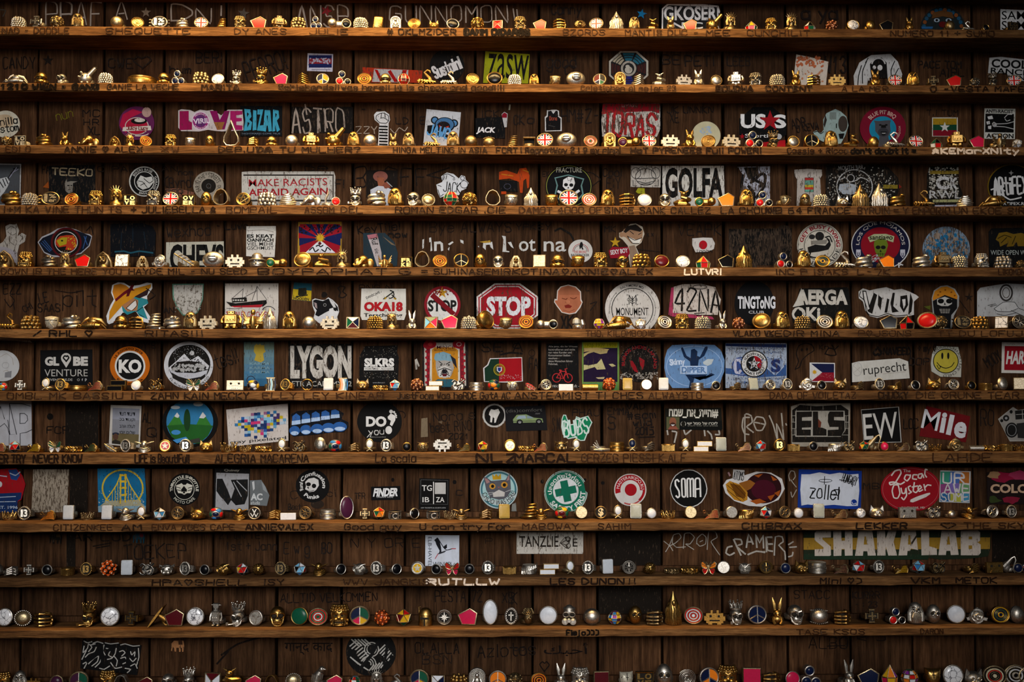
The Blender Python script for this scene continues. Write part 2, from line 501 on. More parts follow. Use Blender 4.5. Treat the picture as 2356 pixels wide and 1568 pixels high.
def blobs(x0, y0, x1, y1, n, s, c, seed=1, clip=None):
    """scattered small torn flecks of print"""
    R = random.Random(seed); o = []; vs = []; fs = []
    for i in range(n):
        cx, cy, k = R.uniform(x0, x1), R.uniform(y0, y1), R.uniform(.4, 1) * s
        if clip and math.hypot((cx - clip[0]) / (clip[2] - s), (cy - clip[1]) / (clip[3] - s)) > 1: continue
        b = len(vs); an = R.uniform(0, 6)
        vs += [(cx + k * math.cos(an + j * 2 * PI / 5) * R.uniform(.5, 1.3), cy + k * math.sin(an + j * 2 * PI / 5) * R.uniform(.5, 1.3)) for j in range(5)]; fs.append(tuple(range(b, b + 5)))
    return [(vs, fs, c, 0, 1)]
def lay(prims, sg, y0, origin, dy=.00004, worn=0):
    """meshes of the print and of the lettering, each primitive a hair in front of the one before"""
    x_, y_, s_ = SEG[sg]; res = [M(), M()]
    yy = y0
    for i, (vs, fs, c, let, *ov) in enumerate(prims):
        yy -= dy; P = []
        for n, (u, v) in enumerate(vs):
            yv = yy - (6e-7 * n if ov else 0)
            X, Z = pix(x_ + u / s_, y_ + v / s_, yv); P.append((X - origin[0], yv - origin[1], Z - origin[2]))
        if ov: yy -= 6e-7 * len(vs)
        F = []
        for f in fs:   # face the room
            ar = sum(P[f[k]][0] * P[f[(k + 1) % len(f)]][2] - P[f[(k + 1) % len(f)]][0] * P[f[k]][2] for k in range(len(f)))
            F.append(f if ar > 0 else f[::-1])
        res[let].add(P, F, paper(full(c), worn))
    return res
NST = [0]
def S(row, seg, desc, *prims, w=1, cat='sticker', name=None, place=True):
    """one sticker: first primitive is its sheet, the others are printed on it"""
    sg = (row, seg); pr = [x for p in prims for x in p]
    vs, fs, c = pr[0][:3]; x_, y_, s_ = SEG[sg]
    cx = sum(v[0] for v in vs) / len(vs); cy = sum(v[1] for v in vs) / len(vs)
    lift = -.0002 * (NST[0] % 3); NST[0] += 1
    X, Z = pix(x_ + cx / s_, y_ + cy / s_, 0); org = (X, lift - .0001, Z)
    out = []
    for u, v in vs:
        A, B = pix(x_ + u / s_, y_ + v / s_, 0); out.append((A - X, B - Z))
    m = plate(M(), out, -.0006, 0, paper(full(c), w))
    o = link(name or 'sticker', m.mesh('sheet', None), None, org)
    pm, lm = lay(pr[1:], sg, org[1] - .0007, org, worn=w)
    if pm.v: link('print', pm.mesh('print', None), o)
    if lm.v: link('lettering', lm.mesh('lettering', None), o)
    tag(o, (desc + ', above the %s shelf' % ORD[row]) if place else desc, cat, None)
    return o
def W_(row, seg, *prims, name='lettering'):
    """marker or chalk written straight on the planks: a part of the wall"""
    pr = [x for p in prims for x in p]
    for m in lay(pr, (row, seg), -.00035, (0, 0, 0), worn=1):
        if m.v: link(name, m.mesh(name, None), wall)
def L_(row, *items):
    """marker on the front edge of a shelf: (seg, text, x0, x1, colour, width)"""
    D = SHELF[row][2]; d = D + .0013; k = pix(1000, 500, -d)[0] - pix(0, 500, -d)[0]
    for seg, s, x0, x1, c, w in items:
        x_, y_, s_ = SEG[row, seg]
        za, zb = ZT[row] - .0028, ZB[row] + .0032
        X0 = pix(x_ + x0 / s_, y_, -d)[0]; X1 = pix(x_ + x1 / s_, y_, -d)[0]
        ps, Wd = strokes(s); m = M()
        for pl in ps:
            pl = smooth([(X0 + (X1 - X0) * (u + random.uniform(-.04, .04)) / Wd, zb + (za - zb) * (v * .92 + .04 + random.uniform(-.05, .05))) for u, v in pl])
            vs, fs = ribbon(pl, w * .00026)
            vs = [(p[0], -d - 6e-7 * (n + len(m.v)), p[1]) for n, p in enumerate(vs)]
            F = []
            for f in fs:
                ar = sum(vs[f[k]][0] * vs[f[(k + 1) % 4]][2] - vs[f[(k + 1) % 4]][0] * vs[f[k]][2] for k in range(4)); F.append(f if ar > 0 else f[::-1])
            m.add(vs, F, paper(full(c), 1 if c[0] in '01' and c != '1c0f06' else 2))
        link('lettering', m.mesh('lettering', None), SHELVES[row])
# ------------------------------------------------------------------ stickers, row by row (crop coordinates of SEG)
W = 'ddd'; K = '111'; CH = '998c80'; DK = '1a1310'
def wob(cx, cy, rx, ry, n, k, c, seed=0):
    R = random.Random(seed)
    return poly([(cx + rx * (1 + R.uniform(-k, k)) * math.sin(2 * PI * i / n), cy - ry * (1 + R.uniform(-k, k)) * math.cos(2 * PI * i / n)) for i in range(n)], c)
# top row
W_(0, 0, h('PPAF', 312, 15, 690, 170, CH, 11), h('A', 785, 8, 860, 130, CH, 10), h('D', 1165, 30, 1300, 140, CH, 10), h('N', 1330, 60, 1430, 160, CH, 9), l('1500,40 1498,105', 11, CH, 0), h('ANSP', 2012, 40, 2356, 180, CH, 11))
W_(0, 0, l('0,65 40,70 20,110', 8, '443c33'))
for i, (x, y, rr, c, nm) in enumerate(((990, 85, 36, '765', 'dull gold'), (1650, 92, 42, '554d44', 'grey'), (2212, 75, 40, '7a1a22', 'dark red'))):
    S(0, 0, 'small %s star sticker' % nm, st(x, y, rr, c, 5, .42, 10 * i), w=2)
W_(0, 1, h('GUNNOMON', 345, 40, 1140, 150, CH, 9), l('1180,60 1190,130|1205,65 1210,125', 8, CH, 0), h('Conny', 1440, 30, 1640, 95, DK, 9))
S(0, 1, 'small blue star sticker', st(2050, 95, 36, '156a9a', 5, .42, 12), w=1)
S(0, 2, 'white sticker of heavy outlined block letters', q('-98,60 -60,25 120,22 285,40 296,80 270,140 292,200 -100,200', W), q('-88,62 -52,36 275,48 280,195 -90,195', '222'), t('GKOSER', -84, 42, 276, 138, W, 3), t('IN C', -60, 150, 180, 195, W, 3), w=1)
S(0, 2, 'dark mask sticker with staring eyes and blue beaded rim', poly([(1805 + 152 * math.cos(math.radians(180 + 180 * i / 20)), 195 + 150 * math.sin(math.radians(180 + 180 * i / 20))) for i in range(21)] + [(1957, 212), (1653, 212)], '1c2426'),
  *[e(1805 + 128 * math.cos(math.radians(186 + 168 * i / 13)), 190 + 124 * math.sin(math.radians(186 + 168 * i / 13)), 13, 13, ('1d4a66', '7a4420')[i % 3 == 1]) for i in range(14)],
  q('1740,85 1805,70 1870,85 1880,125 1805,110 1730,125', '5a3a1c'), e(1765, 137, 20, 13, '9ab'), e(1765, 137, 9, 9, K), e(1845, 137, 20, 13, '9ab'), e(1845, 137, 9, 9, K), e(1805, 165, 26, 20, '511'), q('1660,180 1740,180 1735,195 1665,195', '258'), w=1)
S(0, 2, 'white sticker with a black word printed twice', q('2195,62 2400,72 2400,215 2195,215', 'ccc'), t('SAM', 2205, 75, 2365, 132, K, 3), t('SAM', 2205, 142, 2365, 200, K, 3))
W_(0, 2, h('a ya', 850, 50, 1090, 130, DK, 14))
# second row
W_(1, 0, h('CANDY', 20, 62, 235, 140, DK, 8), st(325, 85, 40, DK), h('CWE', 735, 75, 900, 135, DK, 8), h('<', 905, 60, 1020, 140, DK, 8), h('BER!', 1330, 30, 1505, 100, DK, 9), h('hum', 1150, 125, 1290, 170, DK, 9), h('PEDRO!', 1650, 60, 1940, 180, DK, 10, -18))
S(1, 0, 'white edged sticker striped blue and red', r(2083, 40, 2256, 160, 'bbc', 2), r(2092, 50, 2248, 134, '182050'), r(2095, 72, 2246, 108, '7a2028'), blobs(2100, 70, 2240, 105, 40, 9, '99a', 3), l('2112,147 2238,147', 4, '778', 0), w=1)
S(1, 1, 'long torn red and white strip sticker', q('160,132 470,150 565,155 560,238 160,235', 'a33018'), q('238,142 470,150 465,236 225,230', 'aaa'), q('240,145 262,150 300,230 280,232', '911'), q('330,160 350,150 400,230 375,232', '911'), q('430,150 460,150 440,232 420,230', '911'), w=2)
S(1, 1, 'black round sticker with white slanting script word', e(732, 122, 118, 112, '141312'), h('Sustain!', 635, 95, 828, 172, 'ccc', 13, -22, .02), w=1)
S(1, 1, 'yellow green square sticker with tall black letters', q('992,24 1292,44 1282,242 976,238', '8f9416'), t('zasw', 1010, 42, 1284, 212, K, 2, 3), w=1)
W_(1, 1, h('good', 1410, 55, 1605, 135, DK, 9), h('C.', 1530, 120, 1640, 180, DK, 8), h('BE', 2195, 50, 2310, 110, DK, 7))
def oct_(cx, cy, rx, ry, c): return poly([(cx + rx * math.sin(PI / 8 + PI / 4 * i), cy - ry * math.cos(PI / 8 + PI / 4 * i)) for i in range(8)], c)
S(1, 1, 'octagonal sticker ringed by blue, white and brown bars', oct_(1962, 140, 144, 128, 'a9a59a'), oct_(1962, 140, 130, 116, '1a1a1c'),
  *[q('%g,%g %g,%g %g,%g %g,%g' % tuple(z for dd, rr in ((-19, 122), (19, 122), (19, 70 if k % 2 else 62), (-19, 62)) for z in (1962 + rr * math.sin(math.radians(k * 45 + dd)), 140 - rr * .9 * math.cos(math.radians(k * 45 + dd)))), ('1f5a6e', '1f5a6e', '3a1c1a', '43291f', '226', '4a2420', '3a1c1a', '99907c')[k]) for k in range(8)],
  *[rg(1962, 140, rr, rr * .9, 5, '1a1a1c', 24) for rr in (86, 104)], e(1962, 140, 52, 52, '99948a'), e(1962, 140, 38, 38, '222'), e(1962, 150, 26, 24, 'a9a59a'), e(1955, 125, 14, 10, 'a9a59a'))
S(1, 2, 'tilted white paper stained orange', q('812,45 900,62 1030,95 1012,265 790,262', 'c9bdb0'), blobs(815, 60, 1000, 130, 60, 13, 'b0603c', 5), blobs(810, 150, 990, 250, 26, 12, 'b8805f', 6), w=1)
S(1, 2, 'white sticker of a hooded skull face in flowing robe', q('1205,255 1200,190 1240,100 1320,50 1450,42 1500,95 1530,180 1510,262 1440,262 1430,200 1300,200 1290,262', 'bbb'), q('1322,205 1312,110 1345,70 1392,66 1425,100 1432,205', K), rg(1370, 118, 50, 52, 9, 'bbb', 24, -80, 80), e(1342, 132, 11, 13, 'ccc'), e(1380, 134, 17, 19, 'ccc'), l('1255,120 1235,190 1230,250|1290,90 1262,160 1262,240|1480,90 1455,150 1462,230|1505,140 1480,190 1490,250|1300,70 1282,100', 6, K), t('TILL', 1290, 198, 1380, 222, 'ccc', 2))
S(1, 2, 'white sticker with a curved black western word', q('2120,68 2200,62 2400,85 2400,228 2260,220 2235,170 2110,175', 'b5b5b5'), t('COOL', 2136, 80, 2380, 138, K, 3, 3), t('RANCH', 2130, 142, 2400, 182, K, 2, 4), t('HAND', 2250, 188, 2400, 218, K, 2, 3))
W_(1, 2, h('PETI', 60, 55, 260, 120, DK, 9), h('LEEB', 345, 60, 500, 120, DK, 8), h('W13', 1010, 60, 1150, 170, DK, 12), h('PACE TOM', 1640, 90, 1930, 135, DK, 8), h('AIRL', 1790, 140, 1950, 190, DK, 8))
# third row
S(2, 0, 'cream round sticker with black script words', e(52, 218, 130, 122, 'c9c3b0'), e(40, 190, 90, 60, 'bfa98a'), h('Vanilla', -95, 165, 155, 225, K, 9, -8), h('Custom', -80, 225, 165, 290, K, 9, -8), w=1)
W_(2, 0, h('nun', 505, 90, 655, 170, '6a6418', 6, -14), h('MC', 750, 90, 900, 150, DK, 9), h('HR', 755, 175, 890, 225, DK, 9), h('XL', 800, 240, 900, 310, DK, 10))
S(2, 0, 'purple and pink round sticker with a ribbon banner', e(1236, 210, 160, 152, '5a1f4a'), q('1080,230 1110,130 1200,80 1290,110 1180,160 1140,300', 'a3163c'), e(1325, 110, 42, 45, 'a98a80'), e(1236, 235, 108, 80, 'b7b0a8'), e(1236, 235, 100, 73, 'a01a35'), e(1255, 190, 72, 28, K), e(1262, 182, 48, 18, 'c9c0b5'), q('1112,245 1360,232 1368,272 1105,282', 'c9c0b5'), h('Juicy Lucy', 1145, 238, 1335, 268, '611', 7), rg(1250, 300, 95, 28, 9, 'c9c0b5', 20, 95, 200), w=1)
S(2, 0, 'magenta bubble letters spelling love with white outline', q('1612,95 1640,84 1720,92 1760,110 1810,88 1870,98 1920,90 2000,140 2060,88 2190,88 2202,200 2200,275 2090,280 2010,285 1950,280 1880,270 1800,285 1640,282 1612,250', 'bcb4b4'), q('1622,100 1705,98 1705,190 1735,200 1735,268 1622,272', '8a1148'), e(1812, 188, 80, 84, '8a2a6a'), rg(1812, 188, 80, 84, 9, 'cbc'), e(1812, 188, 52, 55, '5a2a66'), q('1895,98 1960,98 1985,180 2030,98 2075,98 2030,265 1960,268', '7a1050'), q('2080,98 2190,98 2190,130 2135,138 2135,160 2185,162 2185,190 2135,195 2135,225 2190,230 2190,270 2080,270', '9a1a5a'), t('VIRIL', 1745, 165, 1895, 212, 'dcd', 3, -4), q('1930,200 2030,198 2005,265 1965,270', '8a5a30'), a('PRODUCT', 1812, 188, 56, -50, 50, 14, 'dcd'), a('FAMOUS', 1812, 188, 74, 230, 130, 14, 'dcd'), w=1)
S(2, 1, 'black sticker with cyan gothic letters', r(-145, 55, 232, 328, '0c1013'), *[q(s, '3a97b4') for s in ('-110,80 -55,85 -45,150 -65,175 -40,200 -50,270 -115,280 -100,180', '-30,90 0,95 0,270 -35,275', '10,85 62,85 30,230 70,225 62,280 5,275 35,130 8,130', '75,90 125,92 140,280 110,285 102,230 92,232 85,285 60,280', '150,85 200,95 205,160 185,185 212,270 185,290 168,220 170,280 145,285')], *[q(s, '0c1013') for s in ('-85,110 -68,125 -85,155', '-80,195 -62,210 -84,250', '92,140 104,140 100,195', '170,115 185,130 170,160')], t('NIGHTMARES COME TRUE', -130, 296, 215, 310, '678'), w=1)
S(2, 1, 'black panel with a chalky white tag', r(318, 62, 872, 300, '151210'), h('ASTRO', 320, 82, 790, 290, CH, 15, 0, .06), l('440,40 455,130|560,100 575,280|610,80 640,250', 13, CH), w=2)
S(2, 1, 'white striped sticker of a raised fist', q('1085,108 1160,102 1200,130 1208,180 1195,210 1192,412 1098,412 1110,215 1068,180 1062,135', 'ccc'), l('1085,140 1120,120 1150,118 1190,140 1195,185 1170,210 1115,205 1080,170 1085,140|1120,165 1150,160 1190,185|1130,120 1125,160|1160,122 1165,160', 6, K), *[r(1108, 232 + i * 27, 1186, 246 + i * 27, K, 2) for i in range(7)], w=1)
W_(2, 1, h('LD', 1262, 160, 1370, 215, DK, 9), h('ZZY', 900, 240, 1090, 300, '9a8c7c', 8), l('1210,260 1250,300 1290,250 1340,280 1365,245', 8, '9a8c7c'), h('E', 1480, 150, 1520, 215, DK, 9), h('ICK', 2035, 95, 2195, 155, DK, 9), l('2290,45 2285,85', 14, '998'), h('- -', 940, 60, 1140, 110, DK, 9))
S(2, 1, 'white card with an angry blue bear head', q('1538,82 1848,112 1822,412 1506,410', 'b9bcc0'), e(1612, 182, 36, 34, K), e(1785, 210, 38, 36, K), e(1612, 182, 24, 24, '4a7aa8'), e(1785, 210, 26, 25, '4a7aa8'), e(1700, 225, 92, 70, K), e(1700, 222, 82, 60, '3f6a94'), e(1690, 238, 60, 45, '1a1416'), q('1650,225 1680,242 1655,250', 'b5301a'), q('1740,232 1705,244 1730,254', 'b5301a'), q('1545,230 1600,225 1640,285 1750,320 1745,345 1600,315 1540,295', K), h('JAWO', 1550, 238, 1745, 330, '5a96c8', 17, 14))
S(2, 1, 'black square sticker with small white italic word', q('1978,165 2248,152 2246,350 1982,340', '0c0c0d'), t('JACK', 1984, 245, 2152, 308, W, 4, 1, 14), w=1)
S(2, 1, 'narrow white and red ice pop sticker', q('2215,130 2240,108 2270,125 2262,245 2240,248', 'aaa'), q('2218,132 2240,112 2266,128 2262,160 2220,160', '712'))
W_(2, 2, h('CK', 10, 140, 100, 220, DK, 11), h('O', 130, 165, 190, 212, DK, 10), h('HM#Z-', 440, 85, 780, 200, DK, 11), h('JK UNNKN', 1395, 60, 1810, 115, DK, 9), h('XE', 1420, 115, 1500, 200, DK, 9))
S(2, 2, 'black basketball jersey sticker with white outline', q('325,95 355,88 392,88 416,98 418,145 440,160 442,280 290,285 288,155 306,140 308,92', 'c5c5c5'), q('330,100 345,96 366,125 390,95 405,102 408,150 432,168 430,272 300,276 298,162 315,150 318,100', '100e10'), h('Dons', 332, 150, 398, 182, '8a4030', 6), l('325,230 380,240', 3, '555'), w=1)
S(2, 2, 'red and white square sticker with sprayed letters', q('812,34 1330,32 1332,262 1300,332 806,330 800,180', 'b5b0a8'), q('812,34 1330,32 1326,122 1260,100 900,115 806,125', '8a1220'), h('TORAS', 815, 120, 1290, 320, '9a1a20', 26, 3, .08), blobs(820, 40, 1320, 330, 70, 10, '3a2018', 4), t('LEYTON', 985, 42, 1120, 64, 'a99', 1), w=3)
S(2, 2, 'plain pale yellow round sticker', e(1745, 322, 130, 128, 'b9b494'), blobs(1700, 240, 1790, 310, 22, 14, '9ab', 8), w=0)
S(2, 3, 'black sticker with white capitals over a red star', oct_(-5, 240, 230, 190, '0b0b0c'), t('US', -205, 125, 25, 255, 'ddd', 4), t('S', 92, 130, 208, 255, 'ddd', 4), st(62, 188, 98, '96111c', 5, .4), st(-190, 328, 26, '96111c'), t('Sporting', -165, 305, 130, 350, 'ccc', 1), e(140, 330, 28, 26, 'aaa'), q('-120,395 200,360 200,420 -120,425', '96111c'), w=1)
W_(2, 3, h('ADR', 255, 165, 380, 250, DK, 8, -12), h('O KEVA', 300, 215, 500, 275, DK, 8, -10))
S(2, 3, 'pale blue ghost shaped sticker with dark wings', q('570,120 650,82 700,105 750,150 770,230 740,320 700,395 590,400 470,345 450,290 480,275 520,300 545,270 540,180', '8fa3a0'), e(720, 215, 42, 72, '3a322c'), q('560,130 575,180 555,250 545,220', '2a2420'), r(600, 110, 660, 175, '6f7a76'), l('460,290 490,282 520,305 545,285', 7, K), q('680,305 735,300 720,350 690,350', K), l('662,215 662,250', 9, K, 0), w=1)
S(2, 3, 'maroon round sticker with a grey dog on blue', e(1080, 255, 208, 195, '6e1026'), e(1080, 262, 122, 115, '1a7a9a'), q('1010,210 1000,185 1040,190 1130,182 1152,185 1145,220 1152,280 1130,330 1150,420 1030,420 1050,330 1012,280', '45454a'), e(1085, 290, 48, 40, '333338'), e(1058, 225, 12, 8, K), e(1112, 225, 12, 8, K), q('1070,225 1105,225 1112,250 1062,250', K), q('1060,285 1118,285 1100,318 1075,318', '0a0a0c'), q('1068,295 1110,295 1100,306 1078,306', '888'), a('BLUE PIT BBQ', 1080, 262, 128, -52, 48, 44, 'c9a79c', 1), a('PITBBQ.COM', 1080, 262, 165, 128, 80, 20, 'c9a79c', 1), w=0)
S(2, 3, 'small flag sticker of yellow, green and red with a white star', r(1524, 158, 1757, 330, 'b9b5a8'), r(1534, 166, 1748, 225, '9a7a18'), r(1534, 222, 1748, 275, '12402a'), r(1534, 272, 1748, 324, '7a1022'), st(1640, 245, 48, 'c9c9c4'), w=1)
S(2, 3, 'black and white sticker of a fist smashing bars', r(1995, 78, 2274, 352, 'c5c5bd', 1), r(2006, 124, 2264, 292, '0c0c0c', 1), t('ANTI-RACIST', 2010, 86, 2260, 118, K, 3, 1), t('ACTION', 2015, 302, 2262, 344, K, 3, 1), q('2025,150 2068,140 2078,170 2035,175', 'ccc'), q('2015,195 2045,188 2050,215 2022,222', 'ccc'), q('2030,235 2062,230 2060,262 2032,262', 'ccc'), l('2070,215 2085,200 2110,215 2200,212 2264,195|2085,240 2110,238 2180,242 2264,262|2180,160 2210,130 2245,130|2185,170 2200,190 2230,180', 6, 'ccc'), e(2090, 225, 20, 18, 'aaa'), w=1)
W_(2, 3, h('T.I TUM', 1480, 90, 1760, 140, DK, 7))
# fourth row
S(3, 0, 'grey sticker of a hand gripping bones, white frame', r(-80, 25, 190, 402, 'aaa', 1), r(-70, 36, 178, 395, '45484c', 1), q('-60,215 0,160 60,145 88,185 70,230 40,280 -60,390', 'b5b8ba'), l('0,190 30,240|25,165 50,225|50,155 72,205|75,155 100,110 140,65|95,120 150,80|120,70 165,60', 8, K), l('85,150 150,60|120,100 165,75', 7, '889'))
S(3, 0, 'black photo sticker with a face under tan graffiti', q('442,45 862,35 862,395 440,300', '0f0f10'), h('TEEKO', 470, 70, 835, 130, '8f8064', 12, 2), q('600,165 640,148 690,160 700,185 660,200 655,280 620,295 590,270 585,200', '77726a'), q('600,160 650,145 695,158 700,185 640,182 605,190', '1a1a1a'), e(618, 222, 12, 5, K), e(645, 222, 8, 5, K), l('615,262 640,258', 5, K, 0), w=2)
S(3, 0, 'tiny orange paper flag stuck beside dark photo', q('440,185 444,248 390,238', '8a4416'), w=0)
W_(3, 0, h('FA', 380, 40, 445, 110, DK, 10), h('C PAM RAAN', 880, 50, 1600, 95, DK, 8), h('nom', 1610, 80, 1740, 125, DK, 8), h('Byrd', 1530, 150, 1720, 240, DK, 9, -4), h('(', 1490, 140, 1530, 240, DK, 8))
S(3, 0, 'black round sticker, white drawing of riders in a ring', e(1304, 186, 136, 136, 'b5b5b0'), e(1304, 186, 126, 126, '0d0d0d'), rg(1304, 186, 92, 92, 7, 'b5b5b0'), q('1235,190 1270,130 1320,150 1370,140 1390,190 1350,240 1290,260 1245,230', 'b5b5b0'), e(1320, 128, 30, 20, K), l('1250,180 1290,190 1330,240|1300,160 1350,200 1380,180|1270,220 1310,200', 6, K), a('BIKERS BASE', 1304, 186, 98, -62, 40, 22, 'b5b5b0', 1), a('BMW', 1304, 186, 120, 205, 165, 22, 'b5b5b0', 1), a('GARAGE', 1304, 186, 98, 65, 130, 20, 'b5b5b0', 1), w=1)
S(3, 0, 'grey disc sticker with a dark centre and radial lettering', e(1885, 226, 138, 132, '8f877a'), e(1885, 226, 66, 64, '1a1714'), rg(1885, 226, 22, 22, 4, '555'), a('EAR IN THE * STREETS', 1885, 226, 78, -120, 70, 44, '1a1714', 0), a('OPEN', 1885, 226, 78, 85, 125, 34, '1a1714', 0), w=1)
S(3, 0, 'torn brownish pink paper scrap with dark scribble', q('1495,250 1610,248 1755,285 1745,340 1500,320', '7a4a38'), h('EFR L', 1500, 262, 1740, 318, DK, 10), w=3)
S(3, 1, 'wide white sticker with two lines of red capitals', q('-132,100 -60,95 700,96 714,140 712,402 -132,402', 'b9b5ac'), r(-118, 122, 700, 134, '2a2522'), t('MAKE RACISTS', -70, 160, 640, 226, '9a2028', 1, -1), t('AFRAID AGAIN', -72, 247, 646, 312, '9a2028', 2, -1), r(-118, 350, 700, 366, '33302c'), r(686, 130, 700, 360, '55504a'), w=2)
S(3, 1, 'dark photo of a person in a pink hat and white shirt', r(992, 85, 1275, 330, '17120f'), e(1120, 140, 66, 48, '7a4a40'), q('1088,150 1150,150 1158,200 1135,240 1100,225', '8a5038'), q('1030,260 1100,225 1160,230 1230,260 1200,402 1035,402', 'b5b8c0'), q('1140,215 1175,185 1215,240 1160,250', '7a4434'), l('1180,190 1225,232', 8, '999', 0), w=1)
W_(3, 1, h('BLOFF', 895, 62, 1540, 230, '150f0c', 11, 0, .08), l('1540,130 1740,62|1550,130 1720,170', 12, '150f0c'), h('F!', 720, 170, 795, 245, DK, 10), h('DP', 440, 50, 640, 95, DK, 9))
S(3, 1, 'white cut out sticker of a shouting scribbled word', q('1625,215 1680,190 1670,140 1720,105 1780,118 1830,160 1850,130 1885,140 1890,170 1918,200 1895,250 1850,270 1830,310 1740,305 1660,332 1640,290', 'c5c8cc'), h('JACK', 1690, 195, 1840, 280, K, 7, 4), l('1680,180 1690,130 1730,118 1790,150|1690,170 1700,140|1712,165 1720,130|1640,220 1670,230|1640,260 1660,320 1690,300', 6, K), rg(1862, 156, 20, 20, 5, K, 20), rg(1877, 212, 36, 36, 5, K, 24), rg(1785, 165, 10, 10, 4, K, 14), w=0)
S(3, 2, 'orange camel figure sticker carrying a black box', q('-125,100 -60,85 40,120 60,70 120,62 150,130 145,240 130,250 120,160 95,180 88,290 65,290 55,190 -30,160 -125,170', 'a33a10'), q('-125,175 38,180 45,280 -115,275', '0d0d0e'), rg(-50, 230, 32, 26, 4, '445'), l('90,80 140,100|-100,120 0,135', 7, 'b0741a'), r(-105, 275, -60, 300, 'a33a10'), w=1)
S(3, 2, 'black round sticker, cracked white skull on shield', e(505, 228, 212, 195, '0c0c0e'), rg(505, 228, 204, 186, 5, '8a8a3a'), q('375,150 500,122 645,160 625,220 640,300 560,390 450,390 375,310 395,220', '5a7a78'), q('388,158 500,132 632,168 612,225 626,296 555,380 455,380 388,305 408,222', '0c0c0e'), q('455,170 500,142 550,150 562,200 545,245 525,260 478,258 450,230', 'ccc'), e(480, 215, 18, 15, K), e(528, 218, 18, 16, K), q('500,232 492,248 510,248', K), l('490,145 500,180 535,165|535,150 520,190', 4, K, 0), l('410,275 440,290 490,330|595,270 560,295 500,340', 22, 'ccc'), t('FRACTURE', 388, 55, 628, 108, '0c0c0e', 6), t('FRACTURE', 392, 58, 624, 104, 'b5b5a5', 1), w=0)
W_(3, 2, h('Cool', 815, 70, 985, 138, DK, 8), h('E:Y', 850, 150, 970, 250, DK, 9), l('650,100 720,110 790,165 720,225', 9, DK), h('EK', 270, 95, 330, 140, DK, 7))
S(3, 2, 'white sticker with an outlined monkey face', r(1064, 44, 1335, 238, 'a5a098', 1), rg(1200, 145, 95, 78, 6, '222'), rg(1112, 110, 46, 52, 5, '222'), rg(1290, 110, 42, 52, 5, '222'), rg(1165, 105, 40, 55, 4, '222', 24, -90, 90), rg(1235, 105, 40, 55, 4, '222', 24, -90, 90), l('1120,160 1280,155|1130,185 1200,200 1290,180|1150,210 1250,208', 6, '222'), l('1085,175 1085,225 1120,225|1315,170 1315,225 1280,225', 6, '222', 0), w=2)
S(3, 2, 'small yellow torn label hanging under the monkey sticker', q('1110,280 1130,245 1190,248 1195,300 1130,295', '8a8a1a'), w=2)
S(3, 2, 'white sticker with five tall condensed black capitals', q('1350,46 1905,44 1912,300 1905,412 1350,412', 'bbb8b0'), t('GOLFA', 1376, 60, 1898, 335, '0d0d0d', 4), w=2)
S(3, 2, 'pale sticker covered with tangled black brush strokes', q('2030,55 2322,50 2322,412 2050,412 2075,120', '9a9ca8'), l('2110,70 2200,80 2150,200 2240,120 2280,130 2270,230 2200,330|2080,130 2060,300 2110,400|2130,230 2180,300 2170,400|2230,230 2260,210 2200,180', 26, '0e0d0e'), q('2085,60 2215,55 2220,130 2130,170', '14120f'), blobs(2060, 60, 2300, 400, 60, 9, '1a1613', 9), w=3)
S(3, 3, 'white bag shaped sticker with striped suitcase', q('280,80 400,72 528,80 530,130 512,160 520,300 500,412 300,412 305,170 282,130', 'a8a098'), rg(415, 132, 14, 18, 4, '222', 16), r(374, 150, 456, 282, '222'), *[r(378, 153 + i * 21, 452, 174 + i * 21, c) for i, c in enumerate(('9a2a28', '5a8a7a', '5a8a7a', 'b0a030', 'b03a28', '5f9a88'))], w=2)
S(3, 3, 'black worn poster with a white ring emblem', q('565,32 1000,28 1130,60 1215,150 1235,240 1200,330 1100,412 565,412', '141210'), rg(825, 235, 165, 160, 9, 'aaa'), q('680,260 690,210 770,200 840,215 838,300 720,300', '99a0a8'), rg(790, 155, 36, 36, 6, 'aaa', 24), l('690,170 740,150 770,180 790,190 830,180 880,150 930,165 960,190|780,190 785,310', 8, 'aaa'), blobs(580, 50, 1200, 400, 330, 8, '99958c', 2, (850, 222, 360, 200)), t('MOUTH BAR', 680, 40, 905, 80, 'aaa', 3, -3), r(1085, 215, 1215, 250, '7a6a20'), q('1225,210 1252,235 1228,250', '7a2018'), w=2)
S(3, 3, 'worn black and white sticker with yellow bands', q('1508,48 1760,40 1765,200 1800,300 1765,430 1545,430 1475,330 1480,120', '14120f'), blobs(1500, 60, 1760, 330, 260, 11, 'a9a69c', 12), r(1505, 88, 1765, 118, '8a7428'), t('C', 1560, 140, 1680, 258, 'bbb', 5), t('K', 1690, 150, 1760, 255, 'bbb', 4), t('RWL', 1500, 270, 1790, 340, 'bbb', 4), q('1530,350 1770,348 1768,372 1535,374', '9a9a6a'), q('1550,400 1765,395 1765,430 1552,430', 'aab'), w=2)
S(3, 3, 'black round sticker, brushy white script, gold rim', e(2245, 232, 222, 202, '6a5210'), e(2248, 232, 212, 194, '0c0c0d'), h('ARtiFEX', 2085, 150, 2380, 300, 'ccc', 20, -4, .05), l('2060,260 2120,240 2180,270|2150,300 2230,350 2330,330', 13, 'ccc'), st(2240, 108, 24, '999', 4, .4), t('RTIFEX.RU', 2170, 372, 2390, 398, 'ccc', 1), w=0)
